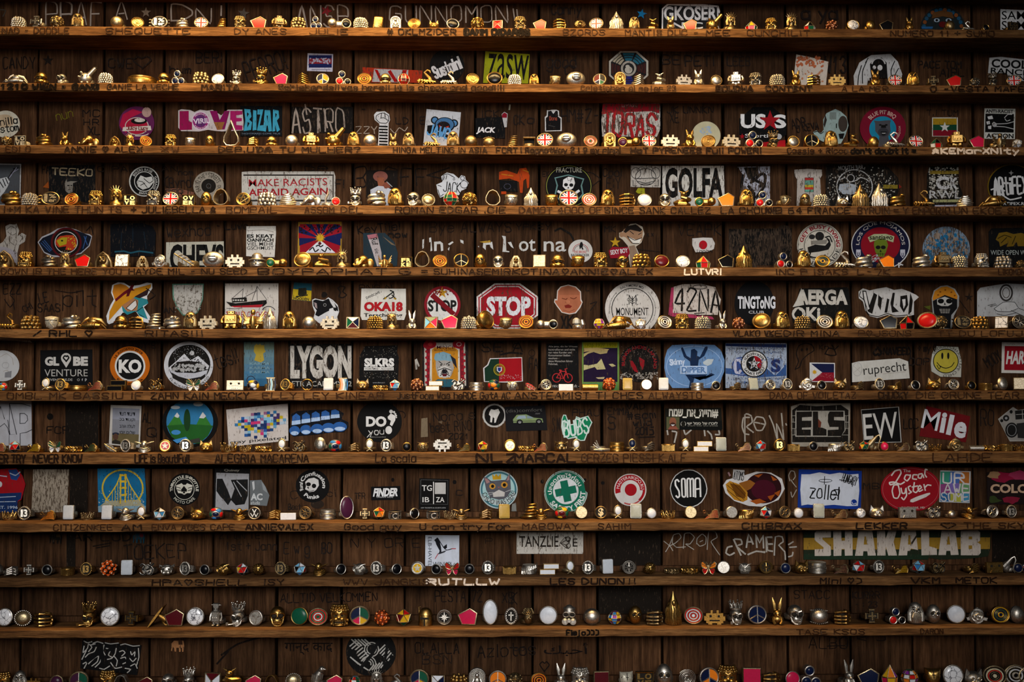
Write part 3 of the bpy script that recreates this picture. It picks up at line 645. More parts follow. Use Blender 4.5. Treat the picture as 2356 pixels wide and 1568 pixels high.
# fifth row
S(4, 0, 'white line drawing sticker of two figures with a flower', q('50,60 90,40 135,45 150,35 175,100 160,150 200,120 238,140 225,200 175,230 160,300 160,410 -20,410 -20,230 30,200 60,150', '9a948c'), l('60,90 100,60 140,80 150,120 110,140 70,110|85,150 90,200 130,230|180,140 205,160 180,200|40,190 70,260 60,320', 5, '4a433c'), q('-20,240 60,250 150,290 150,400 -20,400', '8f8a90'), w=2)
S(4, 0, 'round emblem sticker, orange lion head between dark wings', q('342,205 380,155 460,120 520,82 600,66 690,90 760,125 810,132 834,150 812,240 735,308 640,330 480,340 400,300', '9a9aa0'), q('350,205 385,165 470,130 600,75 700,100 805,142 825,155 800,235 730,298 600,330 470,320 400,290', '10141f'), l('370,210 450,290|385,195 460,280|400,185 470,270|760,150 790,230|780,150 750,260', 7, '2c4a7a', 0), e(598, 208, 140, 138, '4a0f14'), e(598, 208, 122, 120, '15100f'), rg(598, 205, 104, 98, 6, 'bbb'), q('500,190 540,150 600,140 660,140 692,180 690,240 650,280 590,270 600,240 530,250 505,225', 'a3341a'), q('510,190 560,160 610,160 600,220 540,240', '9a8a18'), e(560, 190, 10, 7, K), blobs(600, 150, 690, 270, 20, 10, 'b09a20', 4), w=0)
S(4, 0, 'nearly black square sticker with faint blue smudges', q('998,40 1280,30 1380,60 1410,120 1400,330 1000,335', '0a0c11'), l('1040,290 1120,285 1180,300 1260,285 1380,300', 14, '1a4656'), l('1100,120 1090,270|1200,80 1200,200|1300,110 1320,260', 9, '101b24', 0), w=1)
W_(4, 0, h('Wexhod', 1510, 55, 1900, 150, DK, 10, -4), h('- Luwe', 1950, 30, 2240, 85, DK, 10), l('780,100 820,60 840,130', 9, DK))
S(4, 0, 'white strip sticker with heavy slab letters cut off below', q('1502,205 2022,196 2028,425 1500,425', 'a8a596'), t('CHEVS', 1535, 222, 2022, 470, '0d0d0d', 4), w=1)
S(4, 1, 'white card with four lines of small black capitals', q('-90,60 175,58 178,120 165,340 -92,330', 'c2bfb8'), *[t(s, -85, 132 + 36 * i, 155, 164 + 36 * i, '151515', 4) for i, s in enumerate(('ES KEAT', 'OANFACH', 'VIEL MEHR', 'GSCHMUST'))], l('-80,100 60,92 150,110', 6, '9a948c'), w=1)
def rays():
    o = []
    for i in range(12):
        a0 = -90 + i * 15; an = [math.radians(a0 - 0.2), math.radians(a0 + 15.2)]
        far = [min(abs(195 / math.sin(x)) if abs(math.sin(x)) > .01 else 9e9, abs(130 / max(.001, math.cos(x)))) for x in an]
        o += poly([(575, 170)] + [(575 + f * math.sin(x), 170 - f * math.cos(x)) for f, x in zip(far, an)], ('8a1020', '141a48')[i % 2])
    return o
S(4, 1, 'flag sticker of red and blue rays, sun over white mountain', q('378,22 770,18 770,325 372,322', '9a7a28'), r(392, 40, 755, 305, '8a1020'), rays(), q('575,170 386,165 386,235', '141a48'), q('575,170 760,165 760,235', '141a48'), q('440,300 575,180 715,300', 'c9ccd2'), st(575, 165, 50, 'b5891c', 12, .55), e(575, 165, 26, 26, 'c09a20'), l('480,275 510,250 530,290 560,270|670,275 640,250 620,290 590,270|540,240 560,230 580,245 600,232', 11, '1a1a1e'), q('572,195 590,215 572,232 556,215', '4a1018'), r(392, 312, 755, 318, '9a7a28'), blobs(400, 50, 740, 120, 60, 11, '1a1010', 6), w=1)
W_(4, 1, h('KeyTiie!', 915, 40, 1300, 110, '120c0a', 10, -6), h('now', 1190, 110, 1360, 160, '120c0a', 14), h('Bye ALWAYS', 1570, 25, 2300, 110, '1a110d', 9))
S(4, 1, 'dark teal note with a pink handwritten slip', q('965,122 1160,120 1245,200 1278,300 1270,420 1020,420 965,300', '1f2e36'), q('1000,140 1090,125 1130,300 1132,420 1090,420 1040,260', 'a39c9c'), q('1000,140 1090,125 1100,165 1012,180', '9a6068'), t('Ruf', 1035, 170, 1100, 225, K, 1, 75), t('sie', 1065, 265, 1110, 300, K, 0, 75), q('1140,150 1260,235 1220,225', '6a5a44'), w=1)
W_(4, 1, q('1500,180 1515,175 1512,255 1498,265', 'b5b5b2'), q('1560,165 1578,160 1590,280 1572,285 1575,200 1562,205', 'b5b5b2'), q('1605,200 1660,195 1685,215 1688,280 1668,285 1662,220 1630,220 1628,282 1605,285', 'b5b5b2'), q('1730,220 1770,195 1782,205 1745,232', 'b5b5b2'), q('1728,265 1745,245 1740,280', 'b5b5b2'), q('1840,180 1870,190 1872,220 1845,205', 'b5b5b2'), q('2000,240 2012,238 2010,252', 'b5b5b2'), q('2050,205 2130,200 2140,270 2115,250 2108,225 2075,228 2072,275 2045,250', 'b5b5b2'), q('2015,200 2110,186 2118,205 2060,212', '9a7a28'), q('2218,145 2252,150 2258,280 2285,285 2285,295 2222,290 2232,180', 'b5b5b2'), q('2270,205 2300,200 2325,260 2300,245', 'b5b5b2'))
W_(4, 2, t('ot', 55, 175, 205, 285, 'b5b5b2', 1), t('na', 278, 195, 480, 288, 'b5b5b2', 1), h('YPKEY', 30, 40, 340, 90, DK, 9), l('380,100 430,78 470,100 520,130 550,190', 18, '14100d'), h('MK', 830, 60, 930, 110, DK, 9), l('1020,240 1150,270 1330,290', 6, DK), h('VEAPK', 1500, 40, 1880, 140, DK, 8), h('x x', 1210, 110, 1270, 150, DK, 8))
S(4, 2, 'white round sticker, walking silhouette under red arc', e(610, 285, 110, 105, 'b3b1ac'), rg(612, 285, 72, 68, 5, '8a2a2a', 24, -95, 95), rg(612, 285, 60, 56, 4, '333', 24, -95, 95), q('610,205 625,200 635,225 630,250 640,270 625,270 618,250 605,270 600,240', '151515'), t('THE BROKE', 548, 280, 665, 302, '922', 1), t('BACKPACKER', 525, 308, 690, 332, '222', 2), w=0)
S(4, 2, 'cut out of a grinning boy holding a red banner', q('1000,100 1060,40 1110,35 1170,65 1188,130 1160,210 1110,245 1150,330 1130,430 1060,430 1040,300 1040,240 990,180 960,160 960,120 985,110', 'a9a090'), q('985,150 1000,90 1060,50 1130,50 1175,100 1170,180 1130,220 1070,215 1020,160', '8a6a50'), q('1000,110 1030,60 1110,42 1170,90 1150,110 1060,90 1020,120', '1c1613'), e(982, 135, 18, 24, '8a6a50'), q('1035,150 1120,185 1165,165 1140,215 1080,210', 'c9c5bb'), l('1035,150 1100,185 1165,165|1060,105 1090,130|1135,135 1160,120|1035,150 1080,212 1140,215', 6, K), q('865,280 900,245 960,250 1040,245 1060,300 1030,345 880,350', '7a1020'), t('SEXY BOY', 880, 265, 1040, 308, 'bbb', 3, -8), st(925, 205, 50, 'a3801c'), q('1050,240 1100,230 1140,330 1125,430 1065,430', '7f6a58'), w=0)
S(4, 2, 'small torn white flag sticker with a red disc', q('1620,170 1720,162 1800,165 1825,215 1815,265 1770,290 1650,295 1620,230', 'b9b5b0'), e(1719, 228, 37, 40, '9a101c'), h('japan', 1655, 272, 1800, 296, K, 5), w=1)
S(4, 2, 'black sticker with a dark tag hardly readable', q('1950,85 2520,78 2520,415 1955,412', '0d0b0a'), h('REVNE', 1980, 110, 2500, 390, '241c17', 34, -4, .08), w=3)
S(4, 3, 'cream round sticker, red ring words, scorpion drawing', e(510, 232, 206, 202, 'b3ada0'), rg(510, 232, 198, 194, 4, '222'), rg(510, 232, 142, 138, 5, '222'), a('GET BUSY LIVING', 510, 232, 150, -80, 95, 36, '7a1420', 3), a('HANDMADE', 510, 232, 188, 260, 100, 36, '222', 2), q('400,250 470,225 560,235 590,200 560,150 600,180 612,230 590,270 500,290 410,300', '141414'), e(440, 155, 28, 22, '222'), e(510, 150, 40, 40, '1a1a1a'), q('440,190 580,180 570,220 430,225', '77736a'), l('430,290 420,330 480,345 560,320|560,160 600,150 620,200', 11, K), w=1)
S(4, 3, 'large round sticker, green skull on red, white letter ring', e(1060, 228, 266, 225, 'bbb'), e(1060, 228, 257, 216, '14162e'), e(1060, 228, 178, 160, '7a0e1c'), q('1005,180 1060,165 1112,180 1128,230 1110,290 1090,335 1040,335 1012,290 1000,230', '5a6a1c'), e(1038, 250, 22, 17, '111'), e(1085, 250, 22, 17, '111'), q('1060,270 1052,292 1070,292', '111'), l('1030,310 1100,310|1040,300 1040,325|1060,300 1060,325|1080,300 1080,325', 4, '1c2408', 0), q('945,160 1000,130 1110,128 1185,150 1175,205 1060,170 965,205', '9aa07a'), t('santiago', 960, 140, 1170, 195, '14140c', 2), a('LOS QUE MOJAMOS', 1060, 235, 184, -88, 88, 38, 'bbb5b0', 3), q('840,270 880,270 880,320 860,345 838,320', 'a9a9b5'), q('1238,270 1282,270 1282,320 1260,350 1238,320', 'a9a9b5'), t('U', 1250, 300, 1270, 335, '14162e', 4), t('U', 848, 295, 870, 330, '14162e', 4), t('CHS', 985, 310, 1035, 385, '9aa', 2, 60), t('A', 1205, 385, 1260, 428, 'bbb', 3, -35), w=0)
S(4, 3, 'faded blue and white round sticker, picture rubbed off', e(1652, 268, 214, 205, '6f8294'), blobs(1470, 90, 1840, 420, 130, 26, '1a6088', 14, (1652, 268, 214, 205)), blobs(1470, 80, 1840, 420, 150, 19, '8a7a6c', 15, (1652, 268, 214, 205)), w=3)
S(4, 3, 'black sticker with a golden bear and spaced capitals', q('2035,110 2060,80 2420,70 2420,430 2040,425', '0e0f10'), q('2100,180 2130,120 2200,110 2260,130 2330,120 2400,140 2400,240 2300,240 2290,200 2260,240 2200,245 2210,210 2140,245 2130,200', '6a5214'), l('2120,170 2180,140 2240,160|2150,210 2200,160|2280,150 2250,220', 8, '2a200a'), t('WIDE OPEN WALLS', 2055, 275, 2470, 318, '99a09c', 1), w=1)
# sixth row
W_(5, 0, h('EZZ', 30, 50, 190, 140, DK, 9), l('40,190 90,260 130,200 90,150|120,230 130,280', 8, DK), h('CHI', 205, 235, 290, 290, DK, 8, -28), h('LE', 350, 130, 430, 220, DK, 9, -14), h('pilt', 570, 110, 870, 250, '1a120e', 10), l('500,110 640,130 750,110', 8, '1a120e'), h('SAAS', 340, 230, 540, 300, DK, 9), h('AN', 1480, 260, 1570, 310, DK, 9), l('1320,90 1400,150 1350,190', 8, DK))
S(5, 0, 'cut out sticker of a grinning face under a yellow straw hat', q('970,400 962,340 1000,240 1030,190 1005,130 1015,60 1070,34 1120,40 1170,70 1260,60 1330,38 1375,45 1378,90 1330,160 1335,230 1300,260 1360,350 1345,405 1290,390 1230,300 1110,310 1050,390 985,415', 'c5c5c5'), q('1100,250 1225,160 1330,190 1340,225 1290,250 1335,370 1260,340 1230,295 1150,330 1110,300', '2a7880'), q('1100,245 1190,170 1250,200 1240,290 1150,300', '9a6a48'), q('1140,270 1225,195 1235,245 1190,292', 'c9c5c0'), q('982,385 990,300 1040,200 1120,140 1220,90 1365,52 1360,85 1230,160 1110,240 1040,320', 'b57a18'), q('1035,190 1015,120 1030,60 1090,48 1140,65 1175,95 1110,150', 'b5701a'), q('1038,190 1120,120 1195,75 1205,100 1120,150 1048,210', '5a1018'), q('1150,120 1185,60 1215,60 1195,95 1220,110 1185,110 1165,160 1140,165', '4a0e14'), q('1215,165 1350,90 1330,150 1260,180', '2a1a1a'), l('1140,270 1225,195 1240,240 1190,292 1140,270|1230,300 1290,260|1250,320 1300,350', 5, K), w=0)
S(5, 0, 'worn grey shield sticker with rubbed green edge', q('1558,50 1842,48 1835,190 1790,310 1740,338 1650,335 1600,270 1562,180', '4f7a68'), q('1568,60 1832,58 1826,186 1785,300 1740,328 1655,325 1608,262 1572,176', 'a09c94'), blobs(1580, 70, 1820, 300, 90, 10, '6a655c', 16), w=2)
S(5, 1, 'white card with a fishing trawler drawing and red word', q('-282,47 200,45 200,300 190,450 -285,450', 'bab3aa'), q('-275,210 -190,225 90,195 95,225 60,255 -230,255', '161412'), q('-230,250 60,235 40,262 -200,262', '9a1e28'), q('-220,180 -90,170 -85,210 -220,220', '1c1a18'), *[r(-215 + i * 22, 190, -200 + i * 22, 204, 'b5b0a8') for i in range(5)], l('-120,90 -128,200|5,70 8,200|-120,95 -230,190|-110,170 5,110|5,70 95,195|5,75 -40,200', 4, '1c1a18', 0), l('-270,270 -200,275 -130,268', 4, '1c1a18'), t('TRAWLER CATCHPENIEL', -275, 300, 170, 352, '99121c', 2), rg(110, 320, 70, 70, 6, '222', 16, -60, 60), t('SKIPPER', -260, 420, -20, 448, '222', 2), w=1)
S(5, 1, 'small blue and yellow flag sticker with a black crest', q('340,36 502,48 492,208 322,192', '1a4450'), q('332,95 498,112 492,205 322,190', 'a8901a'), q('380,90 450,85 455,140 420,165 375,150', '1c1c12'), l('360,165 460,150', 12, '1c1c12'), t('HOODEN', 335, 172, 475, 196, '222', 3, 5), w=1)
W_(5, 1, wob(615, 150, 26, 28, 9, .3, '150f0c', 3), l('735,90 760,70 800,80 780,120 815,150 780,175 745,165 760,125 735,90', 11, '150f0c'), h('PNG N', 930, 60, 1220, 110, DK, 8))
S(5, 1, 'cut out of a black and white bulldog puppy', q('505,195 530,182 590,195 620,195 650,172 690,195 735,240 748,300 730,350 745,400 600,410 560,400 515,360 530,310 508,250', 'bbb'), q('512,200 535,190 600,205 650,182 690,205 735,260 740,300 690,270 660,290 620,310 560,345 530,330 545,290 515,250', '111113'), q('655,185 700,215 720,265 695,260 670,220', 'bbb'), q('660,275 700,262 735,300 730,340 690,380 640,360', 'c5c5c5'), q('690,262 725,275 722,298 700,290', '111'), e(618, 240, 15, 15, '777'), e(618, 240, 9, 9, '000'), q('520,215 545,225 550,275 530,260', '8a7a78'), q('540,350 640,330 700,405 570,408', 'b5b5b8'), w=0)
S(5, 1, 'white plate sticker, crossed tools over red varsity letters', q('950,92 1350,94 1354,320 1335,376 955,376 940,340', 'c2beb4'), t('DANSCAFE', 985, 140, 1120, 162, '222', 2, -24), l('1150,185 1180,165 1240,120|1260,185 1225,150', 11, '1a1a18', 0), rg(1205, 145, 42, 40, 10, '1a1a18', 20, 0, 190), l('1160,185 1172,175|1245,180 1258,188', 12, '9a7a1c', 0), t('OKA18', 972, 212, 1322, 298, '8a0f16', 6), t('OKA18', 978, 216, 1318, 294, 'a01a20', 2), t('Terschelling', 970, 315, 1318, 358, '1a1a1c', 2), w=1)
S(5, 1, 'round prohibition sticker with a gold star over barred word', e(1680, 238, 164, 168, '7a1420'), e(1680, 238, 138, 142, 'c2c0bc'), t('STOP', 1550, 195, 1808, 300, '1a1a18', 4), q('1568,165 1600,130 1800,310 1770,340', '6a1018'), st(1678, 130, 55, 'a3781a'), blobs(1540, 90, 1830, 150, 50, 12, '6a1a1e', 8, (1680, 238, 160, 164)), w=1)
S(5, 2, 'red octagonal stop sign sticker with white border', oct_(-50, 250, 300, 222, 'bcb8b4'), oct_(-50, 250, 282, 207, '8a0f1c'), oct_(-50, 250, 270, 196, 'bcb8b4'), oct_(-50, 250, 258, 186, '8a0f1c'), t('STOP', -238, 162, 162, 340, 'c5c5c8', 5), w=2)
S(5, 2, 'cut out photo of a crying baby face', q('400,110 430,75 500,56 570,75 615,120 618,190 630,215 610,265 570,315 510,326 440,310 395,250 372,215 378,185 395,190', 'c0b8b0'), q('408,115 435,82 500,64 565,82 608,125 610,200 622,218 600,260 562,308 510,318 445,302 402,245 380,212 385,195 402,200', '9a5c40'), q('420,110 500,72 590,105 600,150 420,150', '8a5238'), l('445,180 480,190 490,180|520,175 550,185 575,172|478,215 500,220 520,212', 7, '5a2818'), q('465,245 500,235 535,250 520,268 475,268', '6a2018'), l('455,285 510,300 555,280', 5, '7a4028'), e(500, 212, 20, 16, 'a8684a'), w=0)
W_(5, 2, h('/ L', 600, 60, 690, 110, DK, 9), h('XK', 440, 340, 540, 450, '120c0a', 14), l('700,230 760,210 700,290', 9, DK))
S(5, 2, 'white round sticker, thin black ring and wheat monogram', e(1080, 272, 248, 242, 'bcb6ae'), rg(1080, 278, 190, 192, 7, '1a1a1a'), l('1030,150 1050,150 1050,235 1030,235|1130,150 1112,150 1112,235 1130,235|1050,152 1080,200 1112,152|1080,165 1080,245|1062,175 1080,190 1098,175|1062,195 1080,210 1098,195|1062,215 1080,230 1098,215', 7, '1a1a1a', 0), t('C', 1032, 178, 1050, 205, '222', 2), t('B', 1108, 178, 1126, 205, '222', 2), t('MONUMENT', 935, 265, 1225, 335, '121212', 3), t('CITY BREWING COMPANY', 960, 350, 1205, 368, '222', 1), a('BALTIMORE MD', 1080, 280, 205, -30, 28, 22, '222', 2), a('MonumentCityBrewing', 1080, 280, 200, -100, -45, 16, '333', 0), a('MonumentCityBrewing.com', 1080, 280, 200, 42, 120, 16, '333', 0), w=1)
S(5, 2, 'white tag sticker with black marker letters, pink back', q('1430,85 1455,80 1455,310 1800,345 1820,372 1440,345 1404,330', '9a3050'), q('1455,75 1540,52 1700,50 1830,80 1862,160 1880,190 1850,330 1700,330 1445,310', 'b9ada2'), h('42NA', 1470, 95, 1870, 300, '0f0e0e', 17, 2, .04), rg(1690, 78, 66, 22, 7, '111', 24), l('1640,318 1730,310|1660,335 1710,332', 8, '111'), w=2)
S(5, 2, 'black blob sticker with squarish white letters', wob(2180, 225, 178, 205, 26, .02, '0f0f10', 4), t('TiNGToNG', 2032, 160, 2372, 275, 'c9c9cc', 4), t('CLUB', 2130, 292, 2270, 318, 'aaa', 2), w=0)
S(5, 3, 'black sticker with tall white capitals and a heart letter', q('330,92 770,80 790,260 780,400 270,400 255,330 300,220', '121211'), q('345,88 370,240 265,260 300,200', 'b5b0a6'), t('AERGA', 300, 100, 765, 240, 'b9b3a8', 5), t('OKi', 258, 258, 515, 385, 'b9b3a8', 4), h('<', 285, 285, 340, 345, '121211', 16, 180), w=1)
S(5, 3, 'white bubble letter cut out with thick black outline', q('860,120 900,90 960,110 1020,95 1110,80 1180,105 1250,95 1320,120 1380,150 1405,170 1360,210 1360,330 1290,345 1200,352 1120,330 1030,358 960,340 920,290 900,210 862,180', 'b9b6b2'), *[q(s, '161412') for s in ('895,110 930,112 960,240 1000,130 1030,150 985,320 945,300 905,190', '1040,150 1075,180 1060,290 1035,240', '1120,180 1140,190 1120,310 1095,310', '1170,130 1190,130 1175,250 1225,300 1165,310 1150,220', '1240,160 1300,150 1310,240 1270,310 1235,250', '1330,130 1352,200 1340,300 1310,330 1320,220')], *[q(s, 'c5c2be') for s in ('905,120 925,122 955,265 962,270 945,285 915,190', '1255,190 1285,185 1285,240 1268,275')], l('880,120 870,160 915,200 930,290 960,330 1040,345 1120,318 1200,340 1300,330', 7, '161412'), w=1)
S(5, 3, 'cut out of a bearded skull in an orange helmet', q('1520,180 1540,110 1600,70 1660,62 1730,95 1768,160 1765,250 1720,340 1700,455 1560,455 1530,330', '8a8a88'), q('1530,180 1550,115 1610,78 1660,72 1722,102 1756,160 1752,190 1640,150 1535,200', 'b0701a'), q('1532,205 1640,150 1752,190 1752,270 1700,330 1690,450 1570,450 1545,320', '111112'), q('1570,190 1640,165 1705,190 1705,230 1670,250 1610,250 1572,235', 'aaa8a2'), e(1605, 205, 28, 22, '0c0c0c'), e(1680, 205, 28, 22, '0c0c0c'), q('1640,215 1632,240 1650,240', '0c0c0c'), q('1590,275 1690,275 1680,315 1605,315', '77736c'), l('1600,285 1685,285|1600,300 1685,300|1620,275 1620,315|1645,275 1645,315|1668,275 1668,315', 4, '111', 0), *[e(x, y, 9, 6, '6a3a0a') for x, y in ((1600, 122), (1645, 105), (1700, 125), (1580, 150), (1730, 155))], w=0)
W_(5, 3, l('1760,180 1860,310', 6, DK, 0), st(1860, 170, 44, '1a1310', 5, .3), q('1450,255 1515,245 1505,285', '4a5018'))
S(5, 3, 'white rounded paper with a drawing of a dog and wheel', q('1932,120 1960,85 2100,60 2200,46 2400,55 2400,340 1930,345', 'a8a8a8'), rg(2195, 130, 62, 78, 16, '33302e', 30), rg(2195, 130, 36, 50, 8, '55504c', 24), q('2085,275 2170,215 2270,215 2310,270 2230,300 2120,295', 'b9b9b9'), l('2085,275 2170,215 2270,215 2310,270 2400,300|2085,275 2120,297 2230,300 2300,272|2030,245 2100,230|2050,255 2110,240|2110,320 2180,335 2290,310|2240,290 2330,330', 5, '333'), w=1)
# seventh row
S(6, 0, 'pale round sticker with a faint line drawn face', e(25, 240, 152, 140, 'b0b0b0'), rg(50, 235, 32, 28, 3, '888', 24), l('0,160 60,130 110,170 120,230|30,290 60,280 90,300|-40,270 0,280', 4, '999085'), q('45,300 105,285 100,345 42,345', '77777a'), w=0)
S(6, 0, 'torn cream paper corner tucked under the shelf', q('-20,-40 230,-40 290,30 150,15 -20,10', '9a8f80'), w=2)
S(6, 0, 'black square sticker, pin shaped heart between white capitals', q('365,100 835,92 838,412 365,412', '0f0f10'), t('GL', 405, 158, 535, 240, 'b5b2ac', 6), t('BE', 660, 156, 795, 240, 'b5b2ac', 6), e(597, 170, 46, 46, 'b5b2ac'), q('555,190 640,190 598,258', 'b5b2ac'), h('<', 572, 150, 624, 200, '0f0f10', 14, 0), t('VENTURE', 402, 272, 792, 335, 'a5a29c', 0), t('BEVENTURE.DE', 420, 355, 655, 376, 'a5a29c', 1), rg(708, 366, 12, 11, 3, 'a5a29c', 12), t('f', 738, 354, 750, 376, 'aaa', 2), t('p', 768, 354, 784, 380, 'aaa', 1), w=0)
S(6, 0, 'orange ringed round sticker with two big white letters', e(1175, 240, 181, 176, 'a8560e'), e(1175, 242, 138, 138, 'bfbdb8'), e(1175, 242, 122, 122, '111'), a('16 AGOSTO 2018', 1175, 242, 145, -62, 45, 22, '2a1404', 3), t('KO', 1072, 182, 1278, 305, 'c9c7c2', 5), a('BARCELONA', 1175, 242, 172, 225, 135, 20, '2a1404', 2), w=0)
S(6, 0, 'white round sticker with an engraved mountain view', e(1705, 235, 222, 214, 'b5b5b8'), e(1710, 225, 190, 175, '151311'), blobs(1560, 60, 1850, 200, 120, 4, 'aaa', 21), e(1735, 125, 20, 20, 'b5b5b5'), q('1520,260 1590,200 1665,130 1720,190 1790,150 1890,240 1880,270 1540,280', 'b5b5b8'), blobs(1600, 150, 1830, 215, 40, 8, '222', 23), q('1545,250 1600,205 1700,195 1800,205 1865,250 1850,290 1560,290', '1a1816'), blobs(1560, 225, 1850, 290, 110, 15, '9a9a98', 22), q('1530,275 1600,300 1760,305 1880,275 1860,330 1700,360 1560,320', 'a9aab0'), q('1550,300 1640,350 1690,420 1560,350', '1c1a18'), q('1860,310 1780,360 1740,390 1850,340', '1c1a18'), a('EL BOLSON DESIERTO', 1705, 235, 212, 235, 120, 18, '333', 0), w=1)
W_(6, 0, h("UNY'S", 1200, 30, 1400, 80, DK, 8), h('tes!!', 1930, 110, 2150, 240, '150f0c', 9, -18))
S(6, 1, 'tall teal poster fading to pale blue, yellow sun shape', q('-112,25 160,22 160,420 -112,425', '4a6a70'), *[r(-110, 30 + i * 65, 158, 98 + i * 65, c) for i, c in enumerate(('5a6a5e', '567078', '4f6c78', '476a80', '3c6884', '2a5878'))], q('-20,60 0,40 15,52 35,38 45,55 70,50 72,90 85,110 60,130 70,190 40,210 10,200 -20,190 -5,140 -25,110', '9a8430'), *[t('KARMA', -60, 208 + i * 38, 120, 232 + i * 38, '6f8a92', 1) for i in range(3)], rg(-50, 370, 40, 40, 6, '223', 24), w=1)
S(6, 1, 'black square sticker with giant white condensed capitals', r(290, 40, 865, 442, '11100f'), t('LYGON', 306, 55, 858, 358, 'b0aaa0', 6), t('ETR ACADEMY 22', 320, 378, 860, 425, 'a9a59c', 5), w=2)
S(6, 1, 'black scratched sticker, white word over a small slogan bar', q('985,62 1275,55 1270,120 1288,160 1278,400 1285,440 930,438 930,150', '0f0e0e'), t('SLKRS', 975, 170, 1245, 250, 'c5c3be', 6), r(972, 252, 1240, 280, 'c5c3be'), t('WORK SMART...NOT HARD', 978, 257, 1234, 275, '111', 3), t('www.slkrs.com', 1050, 385, 1160, 397, '999', 1), blobs(960, 60, 1270, 160, 60, 4, '8a857a', 31), blobs(960, 300, 1270, 350, 50, 4, '8a857a', 32), w=1)
S(6, 1, 'tattoo style poster of a bulldog in a cap, red roses', q('1500,12 1912,12 1915,440 1500,440', '1a1314'), q('1515,30 1885,30 1895,420 1520,420', 'a9a094'), q('1535,60 1870,60 1880,420 1540,420', '6a1420'), q('1570,80 1600,58 1800,58 1835,85 1840,400 1565,400', 'b5b0a5'), q('1585,95 1610,72 1790,72 1822,100 1822,390 1585,390', 'a8701a'), wob(1565, 45, 58, 44, 12, .15, '8a1420', 2), wob(1830, 45, 58, 42, 12, .15, '8a1420', 3), e(1570, 45, 20, 16, 'a33'), rg(1830, 45, 24, 20, 7, 'b99', 16), t('MINCE', 1630, 58, 1790, 88, '4a1018', 4), t('ROYAL TATTOO', 1610, 92, 1800, 106, '311', 2), q('1620,190 1700,180 1770,200 1785,260 1760,330 1700,355 1640,330 1620,260', '8f8a84'), q('1640,265 1700,235 1760,265 1750,345 1650,345', 'b0aca6'), q('1605,175 1615,130 1690,112 1755,135 1775,200 1700,190 1620,195', '6a8a98'), q('1750,140 1800,180 1812,265 1775,215', '1c1c24'), l('1650,200 1680,225|1750,205 1715,225|1640,280 1700,260 1760,280|1660,330 1700,300 1745,330|1690,270 1670,310|1710,270 1735,310', 7, '1c1a1c'), e(1700, 290, 26, 20, '16141a'), q('1675,312 1725,312 1715,335 1685,335', '4a1018'), e(1668, 232, 9, 6, '111'), e(1738, 232, 9, 6, '111'), q('1590,390 1640,360 1770,360 1815,400 1815,430 1590,430', '24505e'), *[e(1535 + 20 * (i % 2), 110 + i * 28, 11, 12, '8a1a24') for i in range(11)], *[e(1862 + 16 * (i % 2), 110 + i * 28, 11, 12, '8a1a24') for i in range(11)], w=1)
S(6, 1, 'small white musical note scratch sticker', q('1430,185 1450,175 1475,240 1465,250 1450,215 1455,270 1440,275', '99938a'), w=1)
S(6, 1, 'torn flag sticker of green and red with a crest', q('2110,172 2400,162 2408,380 2300,392 2055,385 2048,260 2085,230', 'b5b0b0'), q('2115,180 2192,176 2192,382 2065,378 2060,262 2095,235', '122a1c'), q('2192,176 2395,170 2398,376 2192,382', '8a0d16'), rg(2195, 275, 54, 54, 9, '8a7a1a', 28), rg(2195, 275, 40, 40, 4, '7a6a1a', 24), q('2172,250 2218,250 2218,285 2195,302 2172,285', 'b5b0b0'), q('2180,256 2210,256 2208,282 2195,292 2182,282', '1a2a6a'), blobs(2200, 320, 2400, 360, 60, 4, 'a88', 5), w=0)
W_(6, 1, h('SE A', 2040, 30, 2400, 110, '120c0a', 13), l('2200,140 2300,120 2400,130', 16, '120c0a'))
W_(6, 2, h('O', 5, 40, 60, 80, '150f0c', 10), rg(172, 125, 30, 32, 5, '150f0c', 16), h('FA', 150, 170, 225, 270, '150f0c', 10))
S(6, 2, 'tall black sticker with small text over a red bicycle', q('302,40 590,34 598,440 306,440', '0e0d0d'), *[t(s, 322, 58 + i * 26, 322 + len(s) * 10.4, 76 + i * 26, '9a948c', 1) for i, s in enumerate(('Alle jene, die ihr Wissen', 'kontrollieren und nicht', 'nur reine Kunden und', 'Konsumenten bleiben', 'mochten -', 'diese Menschen fahren', 'Fahrrad.'))], rg(395, 348, 40, 42, 7, 'a3282a', 24), rg(500, 350, 40, 42, 7, 'a3282a', 24), l('395,348 430,290 480,290 500,350|430,290 455,355 395,348|455,355 480,290|480,290 470,268 490,265|420,282 440,280|430,290 425,275', 8, 'a3282a', 0), t('critical mass stadt -', 340, 408, 600, 434, 'a9a39a', 2), w=1)
S(6, 2, 'green edged purple poster with a pale abstract face', r(624, 24, 960, 462, '5f7a38'), q('635,30 945,28 945,75 640,80', '8a8414'), r(638, 78, 945, 385, '1c1028'), q('640,130 700,105 860,95 850,125 790,135 730,115 680,130 640,160', '9a8a5a'), q('640,230 690,235 760,220 800,175 838,270 760,275 740,250 690,265 640,280', 'a8a070'), q('640,80 760,75 870,90 860,100 700,105 640,115', 'a8905a'), q('865,225 900,220 930,240 895,250', 'a8a070'), q('750,345 830,340 820,360 770,358', 'a89a70'), q('640,395 940,390 945,455 640,455', '4a7a44'), t('1926 1927 1928', 650, 36, 935, 68, '6a6a0a', 2), w=1)
S(6, 2, 'black round worn sticker with a red split emblem', e(1142, 215, 180, 172, '110e0d'), q('1055,190 1080,195 1110,240 1135,305 1100,290 1070,250', '7a1018'), q('1140,160 1190,190 1185,240 1170,280 1150,230', '7a1018'), a('BUENOS ANDES LAPLAND', 1142, 215, 130, -100, 110, 30, '7a1018', 3), blobs(975, 60, 1310, 160, 80, 6, '5a5048', 3), blobs(975, 300, 1310, 360, 120, 9, '8a8278', 6), w=2)
